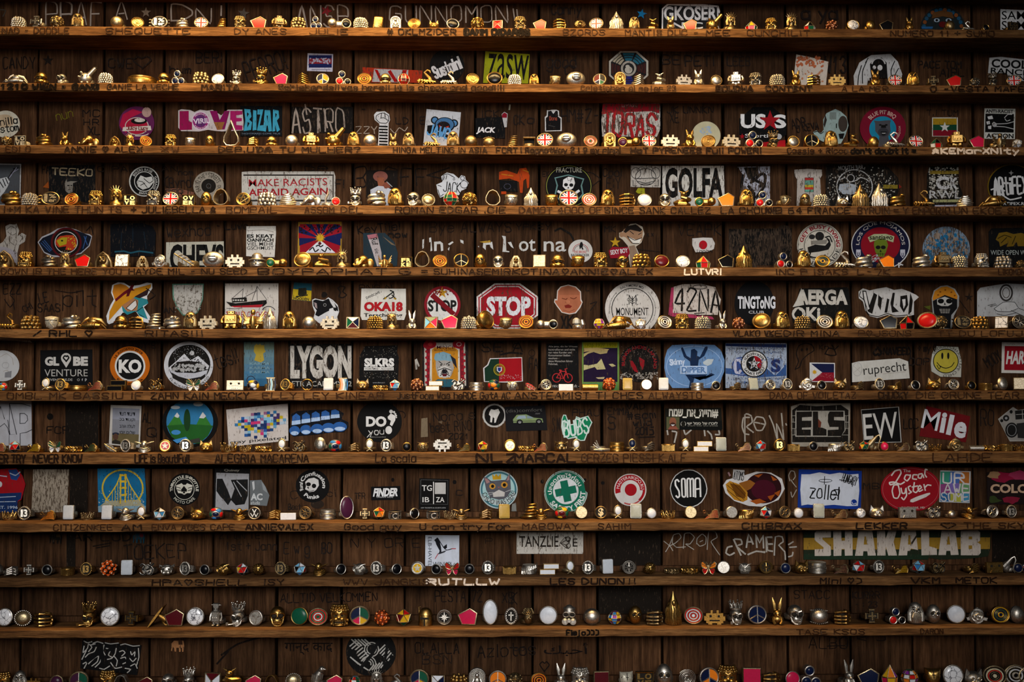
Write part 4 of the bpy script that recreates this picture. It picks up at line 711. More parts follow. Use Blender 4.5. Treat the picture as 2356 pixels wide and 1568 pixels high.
S(6, 2, 'pale blue rounded sticker, navy dancing figure', q('1440,52 1600,45 1820,50 1880,100 1912,190 1908,290 1870,400 1830,440 1440,440 1390,370 1368,260 1372,170 1395,95', '5d7ea6'), rg(1640, 245, 255, 185, 5, '8fa6c4'), q('1518,80 1535,72 1570,150 1605,170 1610,95 1640,85 1668,110 1665,150 1690,160 1735,70 1758,65 1760,85 1730,150 1680,185 1672,240 1605,240 1600,200 1545,160', '12233f'), q('1560,320 1760,318 1690,370 1790,305 1825,320 1740,360 1640,345 1620,440 1590,440 1600,380', '12233f'), r(1512, 240, 1755, 312, '9fb2cc'), t('DIPPER', 1525, 250, 1742, 302, '4f6f98', 4), h('Skinny', 1420, 180, 1548, 228, 'b5c2d5', 11, -4), q('1718,205 1760,178 1815,180 1795,225 1760,240 1722,225', 'a9b2b5'), w=1)
S(6, 2, 'blue and white poster, round star emblem between crests', r(1920, 36, 2473, 440, '8f99a8'), q('1922,38 2470,45 2470,75 2100,68 1922,62', '1c2a52'), q('1922,260 2050,270 2470,230 2470,330 2200,345 1922,310', '2c4a7a'), t('VON HAMBURG BIS NACH LIVERPOOL,', 1940, 72, 2460, 96, '16203c', 3), t('VON GLASGOW NACH ATHEN,', 2010, 110, 2440, 132, '16203c', 3), t('DER 1. FC MAGDEBURG WIRD', 1992, 345, 2450, 365, '16203c', 3), t('NIEMALS UNTERGEHN', 2040, 380, 2400, 400, '16203c', 2), e(2065, 245, 88, 85, '2a3f78'), rg(2065, 245, 76, 74, 5, '99a5b8'), h('C', 2010, 190, 2060, 300, 'aab', 22), q('2300,160 2440,160 2450,250 2370,330 2290,260', '99a5b8'), q('2308,168 2432,168 2440,245 2370,318 2300,255', '7a8aa5'), t('S', 2330, 180, 2420, 300, '1c2a5a', 5), e(2180, 222, 122, 122, '111'), e(2180, 222, 112, 112, 'c0bebb'), e(2180, 222, 72, 72, '111'), pie(2180, 222, 72, 0, 130, '8a0f1a'), st(2180, 222, 68, '151515'), st(2180, 222, 58, 'c0bebb'), st(2180, 222, 42, '111'), e(2180, 222, 16, 16, 'aaa'), a('SÜDZECKEN', 2180, 222, 80, -68, 62, 24, '111', 3), a('SANKT PAULI', 2180, 222, 104, 245, 112, 24, '111', 3), blobs(1930, 80, 2470, 430, 120, 7, '3c5a88', 17), w=2)
W_(6, 3, l('290,270 320,200 300,130 320,60 380,35 440,50 460,100 400,140 350,190 330,250 290,270', 8, '120c0a'), e(350, 95, 10, 14, '120c0a'), e(395, 90, 10, 12, '120c0a'), h('Kn', 510, 50, 590, 90, DK, 7), l('560,130 590,80 640,90 660,140 610,145 560,130|620,50 640,80|680,60 650,90', 9, '120c0a'), h('<', 1000, 75, 1070, 145, '0f0a08', 16, 180), h('NAVEED', 1090, 75, 1330, 135, '120c0a', 13), h('+ my <', 1400, 50, 1560, 110, DK, 9), h('OOP', 1320, 170, 1500, 230, DK, 9), h('MOOY', 2000, 130, 2150, 230, DK, 9, -30), l('1330,100 1330,170', 9, DK, 0))
S(6, 3, 'small flag sticker, white triangle with a yellow sun', q('418,210 646,214 648,388 418,384', 'c5c2c0'), q('432,220 640,222 640,300 532,300', '141838'), q('532,300 640,300 640,380 435,378', '7a1020'), q('424,222 532,298 426,376', 'bcbab8'), st(464, 296, 26, 'b5891c', 8, .5), blobs(460, 310, 630, 350, 40, 4, 'a66', 3), w=0)
S(6, 3, 'long white crumpled sticker with a serif word', q('800,215 860,200 1230,172 1308,200 1322,352 1000,375 802,388', 'b9b6ae'), rg(850, 270, 44, 62, 3, '888', 24), l('815,240 880,300|820,300 880,250', 3, '99948c'), t('ruprecht', 905, 218, 1292, 330, '2a2826', 0, -6), l('1080,312 1290,292', 4, '99948c', 0), w=0)
S(6, 3, 'yellow smiley face sticker on white torn paper', q('1525,130 1560,62 1760,70 1790,200 1785,342 1600,338 1518,290 1512,220', 'a8a69a'), e(1650, 197, 116, 112, '1a1a14'), e(1650, 197, 108, 104, 'a89a35'), e(1618, 150, 10, 30, '111'), e(1672, 150, 10, 30, '111'), l('1570,210 1600,245 1650,262 1700,245 1725,210', 7, '111'), l('1570,235 1590,270 1605,240', 6, '111'), a('SODOM CHARIATAPE CHILD', 1650, 197, 120, -60, 190, 26, '33312a', 0), w=0)
S(6, 3, 'white framed red sticker with white capitals', r(2152, 28, 2420, 306, 'c2bdb5', 1), r(2180, 62, 2420, 280, '85101c', 1), t('HARA', 2192, 105, 2410, 225, 'c5c0bb', 4, 0, 14), blobs(2160, 35, 2400, 60, 24, 5, '9a8f80', 3), w=0)
# eighth row
S(7, 0, 'white sheet with large outlined letters', q('-60,28 285,20 290,430 -60,430', 'a3a3a8'), l('-40,300 5,75 40,190|85,50 150,330 90,330 70,200|85,50 200,52 275,75|180,140 180,230|180,140 220,140 245,160 250,200 225,228 180,230|182,430 182,320 240,310 290,285|0,260 40,230 70,270 85,330', 6, '26262a', 0), l('85,50 82,420', 4, '26262a', 0), w=0)
W_(7, 0, e(452, 168, 28, 30, '0b0807'), h('FCP', 425, 260, 620, 320, '0f0a08', 10), h('Q', 1330, 270, 1410, 350, '120c0a', 10), h('AL', 1290, 130, 1360, 220, '120c0a', 9))
S(7, 0, 'white bordered photo card with handwritten lines', q('1002,62 1280,72 1265,450 985,420', 'aaa59e'), q('1018,88 1262,98 1250,425 1010,410', '6f7076'), q('1014,315 1255,330 1250,425 1010,410', '5a4f34'), q('1018,88 1262,98 1258,200 1016,190', '7a7c86'), e(1045, 325, 30, 14, '1c2232', 20), e(1045, 350, 24, 30, '4a3328', 20), q('1012,390 1040,375 1085,390 1090,420 1012,412', '25221c'), *[t(s, 1080, 128 + i * 55, 1220, 160 + i * 55, '16181c', 1, 2) for i, s in enumerate(x[::-1] for x in ('דיצוד חצד', 'וקצוד בכ', 'לעולה אוהב', 'שלום יומי'))], w=0)
S(7, 0, 'dark round sticker of green hills, snow peaks and clouds', e(1718, 220, 252, 222, '0e0d0c'), e(1715, 215, 212, 205, '2a6890'), q('1510,260 1600,130 1655,250', '2f6a28'), q('1575,165 1600,130 1622,160 1610,180 1590,175', 'b9b9b9'), q('1760,270 1830,125 1915,260', '2f6a28'), q('1800,180 1832,125 1862,165 1840,185', 'b9b9b9'), q('1508,250 1700,235 1925,250 1880,340 1800,410 1640,410 1550,350', '1f5220'), e(1590, 310, 42, 22, '3a7ab0'), e(1585, 85, 42, 16, 'a9b2b5'), e(1790, 55, 44, 20, 'a9b2b5'), q('1560,380 1680,350 1700,370 1600,410', '3a7ab0'), q('1660,390 1800,360 1820,400 1700,412', '33332c'), e(1690, 200, 30, 100, '17351a'), w=0)
S(7, 1, 'white card with a coloured pixel mosaic', q('-272,105 285,50 290,385 -250,440', 'b5aca5'), t('stay pixelated', -240, 365, 270, 402, '222', 1, -5), w=1, name='sticker')
PXS = []
R = random.Random(4)
for i in range(17):
    for j in range(10):
        dd = math.hypot((i - 8.5) / 7.8, (j - 4.6) / 4.6)
        if dd < 1 and R.random() < 1.25 - dd * .8: PXS += r(-225 + i * 29, 128 - i * 3 + j * 26, -196 + i * 29, 154 - i * 3 + j * 26, R.choice(('1f3f6a', '2f6a98', '1a2a55', '6fa0b8', '99a8b5', 'b03060', 'a8941c', '8a5a78', '26508a', '5a8aa8', '3a2a55')))
for mm in lay(PXS, (7, 1), -.0015, (0, 0, 0), .0000005, 1):
    if mm.v:
        o = bpy.data.objects['sticker'] if False else COL.objects[-1]
        root = [x for x in bpy.data.objects if x.get('label', '').startswith('white card with a coloured pixel')][0]
        p = link('print', mm.xf(lambda x, y, z: (x - root.location.x, y - root.location.y, z - root.location.z)).mesh('print', None), root)
S(7, 1, 'chrome blue bubble letters in two tiers', q('300,280 330,190 310,150 370,118 560,105 740,105 790,140 770,190 830,220 835,260 790,310 660,312 560,330 430,340 330,348', '0e1016'), *[q(s, c) for i in range(5) for s, c in (('%d,%d %d,%d %d,%d %d,%d %d,%d' % (320 + i * 88, 245 - i * 15, 325 + i * 88, 165 - i * 13, 360 + i * 88, 138 - i * 9, 395 + i * 88, 165 - i * 11, 398 + i * 88, 232 - i * 14), '2a5590'), ('%d,%d %d,%d %d,%d %d,%d' % (318 + i * 88, 246 - i * 15, 320 + i * 88, 208 - i * 14, 398 + i * 88, 198 - i * 13, 400 + i * 88, 234 - i * 14), '9ab0cc'))], *[e(345 + i * 102, 296 - i * 9, 48 + i * 4, 44, '26508a') for i in range(5)], *[e(345 + i * 102, 318 - i * 10, 36 + i * 3, 18, '9ab0cc') for i in range(5)], w=1)
S(7, 1, 'black round sticker, white footprint beside two words', e(1112, 212, 202, 185, '100f0e'), t('DO', 990, 165, 1175, 260, 'c5c2bd', 5), h('you', 1015, 275, 1150, 330, 'b5b2ad', 7, -4), l('1000,355 1040,310', 7, 'b5b2ad', 0), e(1195, 290, 30, 36, 'c5c2bd'), q('1185,170 1215,140 1255,160 1255,200 1225,255 1205,240 1215,205 1190,190', 'c5c2bd'), *[e(x, y, rr, rr, 'c5c2bd', 14) for x, y, rr in ((1216, 122, 17), (1243, 128, 11), (1255, 145, 9), (1262, 160, 8), (1264, 176, 7))], t('@doyouandme', 1030, 346, 1170, 360, '8a8781', 0), rg(1300, 155, 48, 40, 8, '1a120e', 20, -40, 130), w=0)
W_(7, 1, q('1490,185 1545,178 1550,350 1485,355', '6a5c48'), q('1640,215 1680,205 1675,235', '5a4a38'), h('Nora s', 1600, 120, 1970, 200, '150f0c', 8, -4), h('best RINO', 1570, 215, 1940, 300, '150f0c', 8, -4), h('2021', 1740, 320, 1920, 370, '150f0c', 8))
S(7, 1, 'small black round sticker with a white tooth', wob(2150, 158, 106, 108, 56, .03, 'a3a09a', 1), e(2150, 158, 90, 92, '100f0e'), q('2105,130 2120,100 2150,108 2185,98 2200,130 2180,170 2162,222 2148,225 2150,180 2135,175 2128,222 2112,218 2115,165 2100,150', 'bbb8b2'), w=1)
S(7, 2, 'dark sticker with a pale green car', q('-75,80 290,66 312,290 -60,300', '141315'), t('(dis)comfort', -60, 95, 265, 135, '55534f', 0, -2), q('0,195 35,152 120,148 190,178 265,185 275,220 5,225', '6f7f55'), q('30,190 50,160 112,157 120,185', '7f8f9a'), q('125,158 165,168 190,185 128,185', '6a7a85'), e(62, 218, 28, 24, '0b0b0c'), e(62, 218, 15, 13, '777'), e(235, 213, 28, 24, '0b0b0c'), e(235, 213, 15, 13, '777'), l('0,212 275,205', 4, '222', 0), t('.now', 200, 135, 245, 148, '666', 0), w=0)
S(7, 2, 'green and white graffiti cut out with drop shadow', q('440,190 455,150 480,152 510,240 560,230 570,165 610,180 680,160 718,220 690,280 650,385 610,388 560,360 500,372 450,330 436,260', 'b0c0b8'), q('448,192 460,158 475,160 505,250 566,240 575,174 612,190 676,168 708,222 682,275 642,378 612,380 560,350 500,362 458,326 445,260', '0f6e48'), h('BUBS', 458, 200, 680, 330, 'b5c5bd', 16, -8, .05), l('470,200 470,300|600,180 590,330|560,345 580,355', 9, 'b5c5bd'), w=0)
W_(7, 2, h('VAD', 1030, 50, 1190, 100, '120c0a', 12), h('EMMA', 860, 90, 1050, 150, DK, 9), h('#sam', 1035, 125, 1285, 185, '120c0a', 12, -4), h('wild', 1090, 195, 1250, 250, '120c0a', 12, -4), h('2015', 1110, 265, 1270, 330, '120c0a', 12), l('1140,355 1280,350', 10, '120c0a', 0), h('S N', 360, 180, 420, 300, DK, 9), h('S', 860, 170, 930, 280, DK, 10), h('PHAU', 540, 100, 780, 160, DK, 8))
W_(7, 2, l('1395,295 1400,330|1440,300 1480,310 1460,400|1545,290 1560,330 1610,290|1730,290 1735,340|1760,300 1790,330 1800,370|1860,290 1868,330 1830,330', 14, '99938a'))
S(7, 2, 'black banner sticker of white letters with a small portrait', q('1375,95 1880,88 1895,280 1375,290', '16140e'), q('1505,180 1888,205 1888,292 1505,285', '0b0c0b'), t('#והיית_אח_שמח'[::-1], 1410, 100, 1855, 182, 'c5c0b2', 4, 1), r(1388, 172, 1505, 285, '4a4a30'), e(1445, 215, 32, 40, '7a4a34'), e(1445, 245, 28, 24, '3a2018'), q('1400,285 1420,255 1475,255 1498,285', '7a4434'), q('1425,240 1465,240 1445,255', 'bbb'), t('לזכרו של סמל ישי'[::-1], 1575, 215, 1850, 242, 'b5b0a5', 2), t('אוהבים אותך תמיד ולעולם'[::-1], 1580, 247, 1850, 258, '99958a', 0), e(1540, 235, 24, 24, 'b5b0a5'), q('1520,225 1540,205 1560,225 1555,258 1525,258', '16140e'), w=0)
W_(7, 3, l('-125,175 -180,180 -190,260 -170,320 -130,330|-165,390 -165,150 -110,160 -100,220 -150,260 -90,310|-85,210 -60,170 0,180 20,230 -10,290 -60,290 -85,220 20,240', 13, '8f877c'), l('55,160 90,240 115,330 130,380 120,230 160,320 185,380 165,140', 13, '8f877c', 2), l('205,232 210,245', 12, '8f877c', 0))
S(7, 3, 'black sticker of block letters on a white brick pattern', q('250,75 330,50 785,45 780,420 700,440 255,438', '8a8275'), q('262,110 330,62 480,75 700,62 770,110 768,400 262,400', '15120f'), l('262,160 770,160|262,218 770,218|262,276 770,276|262,334 770,334|300,105 300,160|430,75 430,160|540,75 540,105|660,70 660,105|270,185 270,218|750,165 750,218|280,276 280,334|755,220 755,276', 4, '8f8a80', 0), q('290,115 735,115 745,290 700,350 290,350', '8f8a80'), *[q(s, '15120f') for s in ('300,125 440,122 440,170 350,175 350,205 435,205 435,265 350,268 350,285 430,285 430,340 300,340', '448,122 495,122 500,265 535,268 572,285 572,340 448,340', '600,122 725,122 725,172 640,172 640,200 735,205 735,290 705,345 582,345 582,290 680,285 680,262 600,262 585,220 585,150')], q('495,185 525,220 520,265 498,265', '5a2a1c'), w=1)
S(7, 3, 'black square sticker with two huge white letters', q('882,105 1225,78 1248,400 908,408', 'a5a29c'), q('888,110 1220,84 1242,395 913,402', '0d0c0c'), t('EW', 905, 135, 1215, 370, 'b5b2ac', 4, -4), w=0)
S(7, 3, 'dark red slanted sticker with a western style word', q('1475,72 1870,165 1862,215 1830,400 1410,345 1430,230', '5f1014'), t('M', 1440, 112, 1590, 285, 'c0bfc2', 4, 12), t('i', 1605, 130, 1650, 315, 'c0bfc2', 4, 10), t('l', 1668, 150, 1712, 335, 'c0bfc2', 4, 12), t('e', 1725, 215, 1838, 362, 'c0bfc2', 4, 10), w=0)
W_(7, 3, h('LOC', 1270, 190, 1400, 275, '120c0a', 9), h('RO', 1965, 110, 2080, 250, DK, 9))
S(7, 3, 'tilted cut out of a boom box with round speakers', q('2120,190 2255,80 2300,110 2420,90 2420,390 2225,392', '99958f'), q('2130,195 2250,95 2290,125 2420,105 2420,380 2230,382', '85817b'), e(2195, 182, 28, 28, '1a1918'), e(2195, 182, 12, 12, '888'), e(2155, 205, 14, 14, '1a1918'), e(2240, 125, 14, 16, '1a1918'), e(2245, 290, 58, 68, '1a1918'), rg(2245, 290, 44, 54, 6, '777'), q('2275,115 2420,100 2420,185 2280,195', '1c1b1a'), l('2285,150 2420,140|2340,110 2345,190', 5, '99958f', 0), q('2290,230 2420,215 2420,370 2300,360', '242322'), w=0)
# ninth row
S(8, 0, 'red and blue torn sticker with a dripping edge', q('-60,55 150,45 205,110 232,190 215,260 195,330 165,345 155,450 -60,450', '8a1018'), q('75,60 150,55 180,110 150,155 100,145', '1c3a70'), l('90,90 140,110 180,80|60,120 -20,110', 9, '9aa5b5'), q('-60,275 195,265 190,320 160,340 155,445 -60,445', '142a55'), e(0, 190, 20, 26, 'aaa'), t('EST. 1996', -40, 385, 160, 412, '9aa5b5', 2), l('-40,310 140,300|-40,350 140,345', 8, '8a95a8', 0), w=1)
S(8, 0, 'blank greyish paper worn to the wood', q('302,55 625,55 612,350 590,460 285,460', '8a7f70'), w=3)
S(8, 0, 'blue square sticker with a yellow suspension bridge', q('882,48 1308,45 1322,300 1318,475 890,475', '12587e'), rg(1108, 225, 190, 172, 15, 'a8942e'), q('905,385 960,340 1250,330 1310,390 1315,470 890,470', '8f8a70'), l('1090,100 1088,360|1132,100 1132,350', 14, 'b59a2a', 0), l('1085,108 1138,108|1085,165 1138,165|1085,222 1138,222|1085,290 1138,285', 18, 'b59a2a', 0), l('1088,110 1050,200 950,345|1135,110 1180,210 1270,345', 11, 'b59a2a'), *[l('%d,%d %d,340' % (x, y, x), 5, 'b59a2a', 0) for x, y in ((1065, 180), (1040, 225), (1015, 260), (1160, 185), (1185, 230), (1210, 260))], blobs(890, 250, 1310, 400, 90, 7, '8a9aa0', 2), blobs(890, 50, 1310, 120, 40, 5, '0c3044', 3), q('885,390 1318,385 1318,475 890,475', '6f8a98'), w=1)
S(8, 0, 'black round sticker, cream lettering ring and ace of spades', e(1665, 235, 142, 145, '0c0c0c'), rg(1665, 235, 92, 96, 5, 'b5b2a5'), a('THROTTLE SHROTTLE', 1665, 237, 104, -98, 98, 26, 'b5b2a5', 4), a('MOTO CAFE', 1665, 237, 130, 230, 130, 26, 'b5b2a5', 4), q('1590,200 1620,190 1640,180 1655,195 1678,195 1690,180 1715,190 1740,200 1735,240 1720,270 1690,270 1665,285 1640,272 1610,270 1595,235', 'b5b2a5'), q('1662,205 1690,240 1685,260 1668,255 1675,272 1650,272 1658,255 1640,260 1635,240', '0c0c0c'), l('1595,215 1630,225|1735,215 1700,225|1600,240 1632,248|1730,240 1698,248', 6, '0c0c0c', 0), w=0)
S(8, 0, 'tall sticker with ragged black brush art on grey', q('1942,45 2260,48 2252,490 1930,400', '111'), q('1955,85 2250,95 2245,425 1945,420', '88888a'), q('1960,140 2010,140 2060,250 2090,330 2060,380 2020,330 1990,300 1955,250', '131313'), q('2085,150 2240,145 2240,290 2210,370 2130,380 2085,330 2120,230', '131313'), l('1960,300 2000,350|2110,170 2180,300|2140,160 2230,250', 8, '88888a', 0), t('Quinsy', 2025, 52, 2165, 80, '8a857a', 3), t('terat', 2040, 450, 2120, 480, '99948a', 2), w=1)
S(8, 1, 'folded grey transparent label with white print', q('-58,155 45,150 85,215 118,290 95,385 -58,375', '5c6062'), q('-40,170 -20,160 -15,230 -30,250', 'a9abac'), t('AC', -52, 272, 55, 335, 'b0b2b2', 4), h('studio', -50, 345, 30, 372, '999b9b', 5), q('45,160 82,215 100,270 60,240', '7a7e80'), w=0)
S(8, 1, 'black round sticker, white skull inside gothic letter ring', e(508, 205, 152, 148, '0e0d0d'), a('Confussion', 508, 200, 88, -70, 105, 36, 'c0bebb', 3), a('Punks', 508, 200, 124, 222, 150, 36, 'c0bebb', 3), a('Rural', 508, 200, 90, -115, -75, 34, 'c0bebb', 2), q('440,170 470,140 520,130 560,150 565,200 540,240 520,255 480,262 440,235 448,205', 'b5b3b0'), e(470, 190, 22, 18, '0e0d0d'), e(520, 205, 20, 20, '0e0d0d'), q('455,215 475,215 470,235', '0e0d0d'), l('445,240 480,255 520,245', 5, '0e0d0d'), w=0)
W_(8, 1, h('C', 310, 250, 370, 320, DK, 8), h('Best', 290, 370, 400, 420, DK, 8), h('TFR', 890, 270, 980, 320, DK, 7), e(1232, 150, 14, 18, '0d0908'), e(550, 370, 60, 40, '241b15'), h('ci', 640, 240, 720, 300, DK, 7), h('&C', 1760, 245, 1860, 290, DK, 8), e(1790, 170, 18, 18, '0d0908'))
S(8, 1, 'small black rectangular sticker with white slanted capitals', q('1037,212 1298,205 1302,330 1037,335', '0b0b0c'), t('FINDER', 1052, 225, 1275, 300, 'c9c9c9', 5, -1, 14), t('URBAN RIDE', 1085, 300, 1235, 312, '999', 2), w=0)
S(8, 1, 'black square sticker with letters divided by a white bar', q('1472,135 1745,142 1738,425 1466,415', '0d0c0c'), t('TG', 1495, 198, 1586, 250, 'c5c3bf', 1), t('IB', 1500, 306, 1562, 352, 'c5c3bf', 1), t('ZA', 1622, 306, 1698, 352, 'c5c3bf', 1), r(1596, 168, 1604, 368, 'c5c3bf'), r(1612, 175, 1710, 278, 'a5a39f'), l('1485,150 1730,155 1728,372 1485,368 1485,150', 2, '666', 0), t('APP TICKETS & GUESTLISTS', 1484, 398, 1710, 408, '999', 1), w=0)
S(8, 1, 'round sticker of a big eyed grey cat with a crown', e(2188, 238, 172, 172, '99a5a5'), e(2188, 238, 162, 162, '33606a'), e(2188, 238, 146, 146, '8aa8a8'), q('2052,125 2080,128 2120,160 2250,150 2290,85 2295,160 2300,250 2260,320 2190,330 2110,310 2075,240', '4a4a50'), q('2060,135 2085,140 2110,170 2080,185', '8a6a68'), q('2282,98 2285,150 2258,160', '8a6a68'), e(2132, 208, 28, 26, 'a8782a'), e(2240, 195, 30, 28, 'a8782a'), e(2134, 208, 14, 15, '0c0c0c'), e(2240, 196, 15, 16, '0c0c0c'), q('2135,270 2190,240 2245,262 2240,300 2140,305', 'a9a5a0'), q('2178,212 2200,212 2190,228', '7a4a48'), q('2130,95 2150,120 2165,95 2185,120 2208,92 2210,145 2135,150', 'a8841c'), l('2110,165 2150,180|2210,155 2250,165', 5, '2c2c30'), l('2090,270 2140,262|2095,290 2140,275|2250,258 2300,240', 3, 'bbb'), q('2035,275 2120,330 2220,335 2330,260 2350,290 2270,370 2150,375 2050,325', '99a5a5'), a('CHOO WAS HERE!', 2188, 215, 165, 248, 105, 46, '14100e', 4), w=0)
S(8, 1, 'torn grey paper tail hanging below the cat', q('2310,370 2345,355 2350,440 2330,470 2300,450', '6f706c'), w=2)
W_(8, 2, e(265, 165, 14, 18, '0d0908'), e(812, 178, 16, 16, '0d0908'), e(650, 150, 14, 14, '0d0908'))
S(8, 2, 'round green and white safety sticker with a cross', e(478, 258, 196, 196, 'a9b2ad'), e(478, 258, 190, 190, '0f5a44'), rg(478, 258, 184, 184, 4, 'a9b2ad'), e(478, 252, 116, 118, 'b9bcbc'), *[poly(rotp([(478 - wx, 252 - wy), (478 + wx, 252 - wy), (478 + wx, 252 + wy), (478 - wx, 252 + wy)], 478, 252, -12), '0f5a44') for wx, wy in ((34, 96), (96, 34))], a('ปลอดภัยไว้ก่อน', 478, 258, 126, -100, 68, 42, 'bbc0bc', 2), a('SAFETY FIRST', 478, 258, 178, 235, 88, 46, 'bbc0bc', 3), q('640,170 690,150 690,280 655,250', '2a1a10'), w=1)
S(8, 2, 'white round sticker with a red brush ring and dot', e(1060, 240, 146, 146, 'b5b0ab'), rg(1060, 240, 136, 136, 48, '8a1018', 40, -105, 92), rg(1060, 238, 136, 138, 22, '8a1018', 30, 92, 140), rg(1060, 238, 132, 138, 12, '9a3a38', 30, 140, 205), e(1065, 240, 54, 55, '8a0f18'), a('MASTERAIKIDO.RU', 1060, 240, 98, -84, 88, 28, 'c9c0bb', 0), w=0)
S(8, 2, 'black blob sticker, four tall wavy white letters', wob(1588, 228, 168, 172, 24, .015, 'b5b3b0', 9), wob(1588, 228, 160, 164, 24, .012, '0d0d0c', 9), *[l(s, 15, 'c9c7c3', 3) for s in ('1500,165 1485,148 1468,160 1470,200 1500,250 1505,295 1490,310 1475,295', '1540,140 1525,150 1530,290 1545,305 1560,292 1555,150 1540,140', '1578,305 1575,150 1590,138 1602,150 1605,300', '1605,150 1618,138 1630,150 1632,300', '1650,305 1648,150 1670,135 1690,150 1696,300', '1650,235 1690,230')], w=0)
S(8, 2, 'oval white sticker of a gramophone horn and dark bird', q('1897,200 1930,150 1985,135 1990,55 2092,62 2090,110 2200,75 2330,85 2430,140 2455,230 2400,330 2250,392 2130,385 2000,340 1920,270', 'b5b2b0'), e(2262, 225, 165, 138, '24090c'), e(2265, 240, 110, 90, '3a0a18'), q('1922,190 1960,160 2060,195 2120,260 2120,330 2080,350 2000,330 1940,260', '9a6a1c'), q('1960,180 2050,200 2105,270 2095,320 2020,300', '5a3408'), q('2040,180 2140,150 2190,180 2150,230 2110,250', '7a4a18'), l('1940,200 2090,330|1985,175 2105,300|1935,240 2060,340', 5, '3a2004'), *[q(s, '8a4212') for s in ('2140,340 2230,320 2290,350 2200,370', '2330,110 2390,150 2350,160', '2360,270 2420,240 2400,300', '2180,110 2260,95 2220,130', '2300,300 2370,280 2330,340')], h('ATOMS', 1995, 75, 2088, 150, '333', 6, 8), w=0)
S(8, 2, 'tiny pink petal scrap beside the gramophone', q('1938,85 1952,78 1970,110 1955,120', '8a6a6c'), w=0)
W_(8, 3, l('240,160 230,110 250,70 280,75 290,120 270,150|250,150 270,180 298,215|250,260 262,310 300,240', 8, '8a8278'), h('MB', 905, 180, 1050, 230, DK, 8))
S(8, 3, 'white label with wavy blue border and black tags', r(315, 62, 885, 408, '142f7a', 1.5), q('345,100 420,100 510,82 600,100 690,85 780,102 860,96 868,250 855,385 760,388 640,375 520,385 400,372 345,382 335,240', 'b5b9c2'), rg(562, 158, 62, 16, 6, '111', 24), l('555,120 552,190', 7, '111', 0), h('zollel', 425, 200, 690, 320, '111', 11, 6, .05), l('640,240 690,240 680,290 640,280|425,310 450,250', 9, '111'), h('HUNGARY', 715, 108, 850, 185, '111', 7, 18), l('690,150 800,170 805,210', 7, '111'), e(820, 352, 26, 26, '142f7a'), l('800,350 815,370 840,360', 6, 'b5b9c2'), w=0)
S(8, 3, 'red round sticker with looping cream script and knife', e(1332, 235, 272, 205, '85101a'), rg(1332, 235, 255, 190, 3, 'a8585a'), t('The', 1265, 55, 1330, 82, 'c0b5ab', 1), l('1160,110 1190,70 1235,60 1245,90 1210,150 1190,180 1150,195 1140,175 1180,170 1240,190 1275,170', 13, 'c9c0b8'), l('1330,110 1290,105 1275,140 1300,160 1325,130 1330,105|1390,105 1355,105 1350,140 1385,145|1435,95 1405,100 1400,130 1425,135 1440,100 1450,130|1480,60 1465,55 1460,100 1475,125', 12, 'c9c0b8'), l('1220,190 1180,200 1165,250 1180,310 1215,315 1235,270 1220,200 1200,195|1245,225 1255,270 1280,270 1290,220 1295,290 1270,330 1250,310|1330,205 1310,215 1320,245 1340,260 1315,275|1365,175 1355,250 1380,265 1395,250|1345,215 1395,205|1400,240 1430,220 1415,200 1398,225 1410,255 1440,240|1452,192 1464,245|1462,218 1485,196 1515,200', 12, 'c9c0b8'), poly(rotp([(1330, 325), (1390, 300), (1480, 275), (1510, 272), (1510, 285), (1470, 310), (1350, 352), (1325, 345)], 1400, 310, -3), 'c0b8b2'), t('BALTIMORE, MD', 1250, 392, 1460, 412, 'c0b5ab', 1), w=0)
S(8, 3, 'white edged square sticker of painted rainbow letters', r(1592, 68, 1868, 355, 'a9a8a8', 2), *[q(s, c) for s, c in (('1602,75 1690,75 1680,180 1602,190', '2f7a64'), ('1690,75 1790,78 1770,180 1680,180', '3a5a98'), ('1790,78 1862,80 1860,180 1770,180', '9a5a24'), ('1602,190 1680,180 1690,270 1602,270', '7a3a6a'), ('1680,180 1770,180 1780,270 1690,270', '6a5a9a'), ('1770,180 1860,180 1860,270 1780,270', '5a8a5a'), ('1602,270 1690,270 1690,345 1602,345', '2a5a88'), ('1690,270 1780,270 1790,350 1690,345', '9a9a3a'), ('1780,270 1860,270 1860,350 1790,350', '3a7a9a'))], h('UR', 1625, 90, 1810, 180, 'b9b5b5', 15), h('AWE', 1640, 190, 1860, 265, 'b9b5b5', 13), h('SOME', 1608, 270, 1855, 340, 'b9b5b5', 11), w=0)
S(8, 3, 'dark flowery poster with golden capitals', q('2020,80 2420,82 2420,370 2022,368', '1c1413'), wob(2180, 120, 130, 45, 14, .3, '7a1430', 4), wob(2080, 110, 60, 32, 10, .3, '8a6a4a', 5), wob(2320, 110, 90, 40, 12, .3, '8a2a48', 6), wob(2250, 330, 80, 36, 12, .3, '7a1a30', 7), wob(2080, 330, 60, 28, 10, .4, '2f3a1c', 8), t('COLOR', 2052, 188, 2480, 270, 'b5957a', 4), w=0)
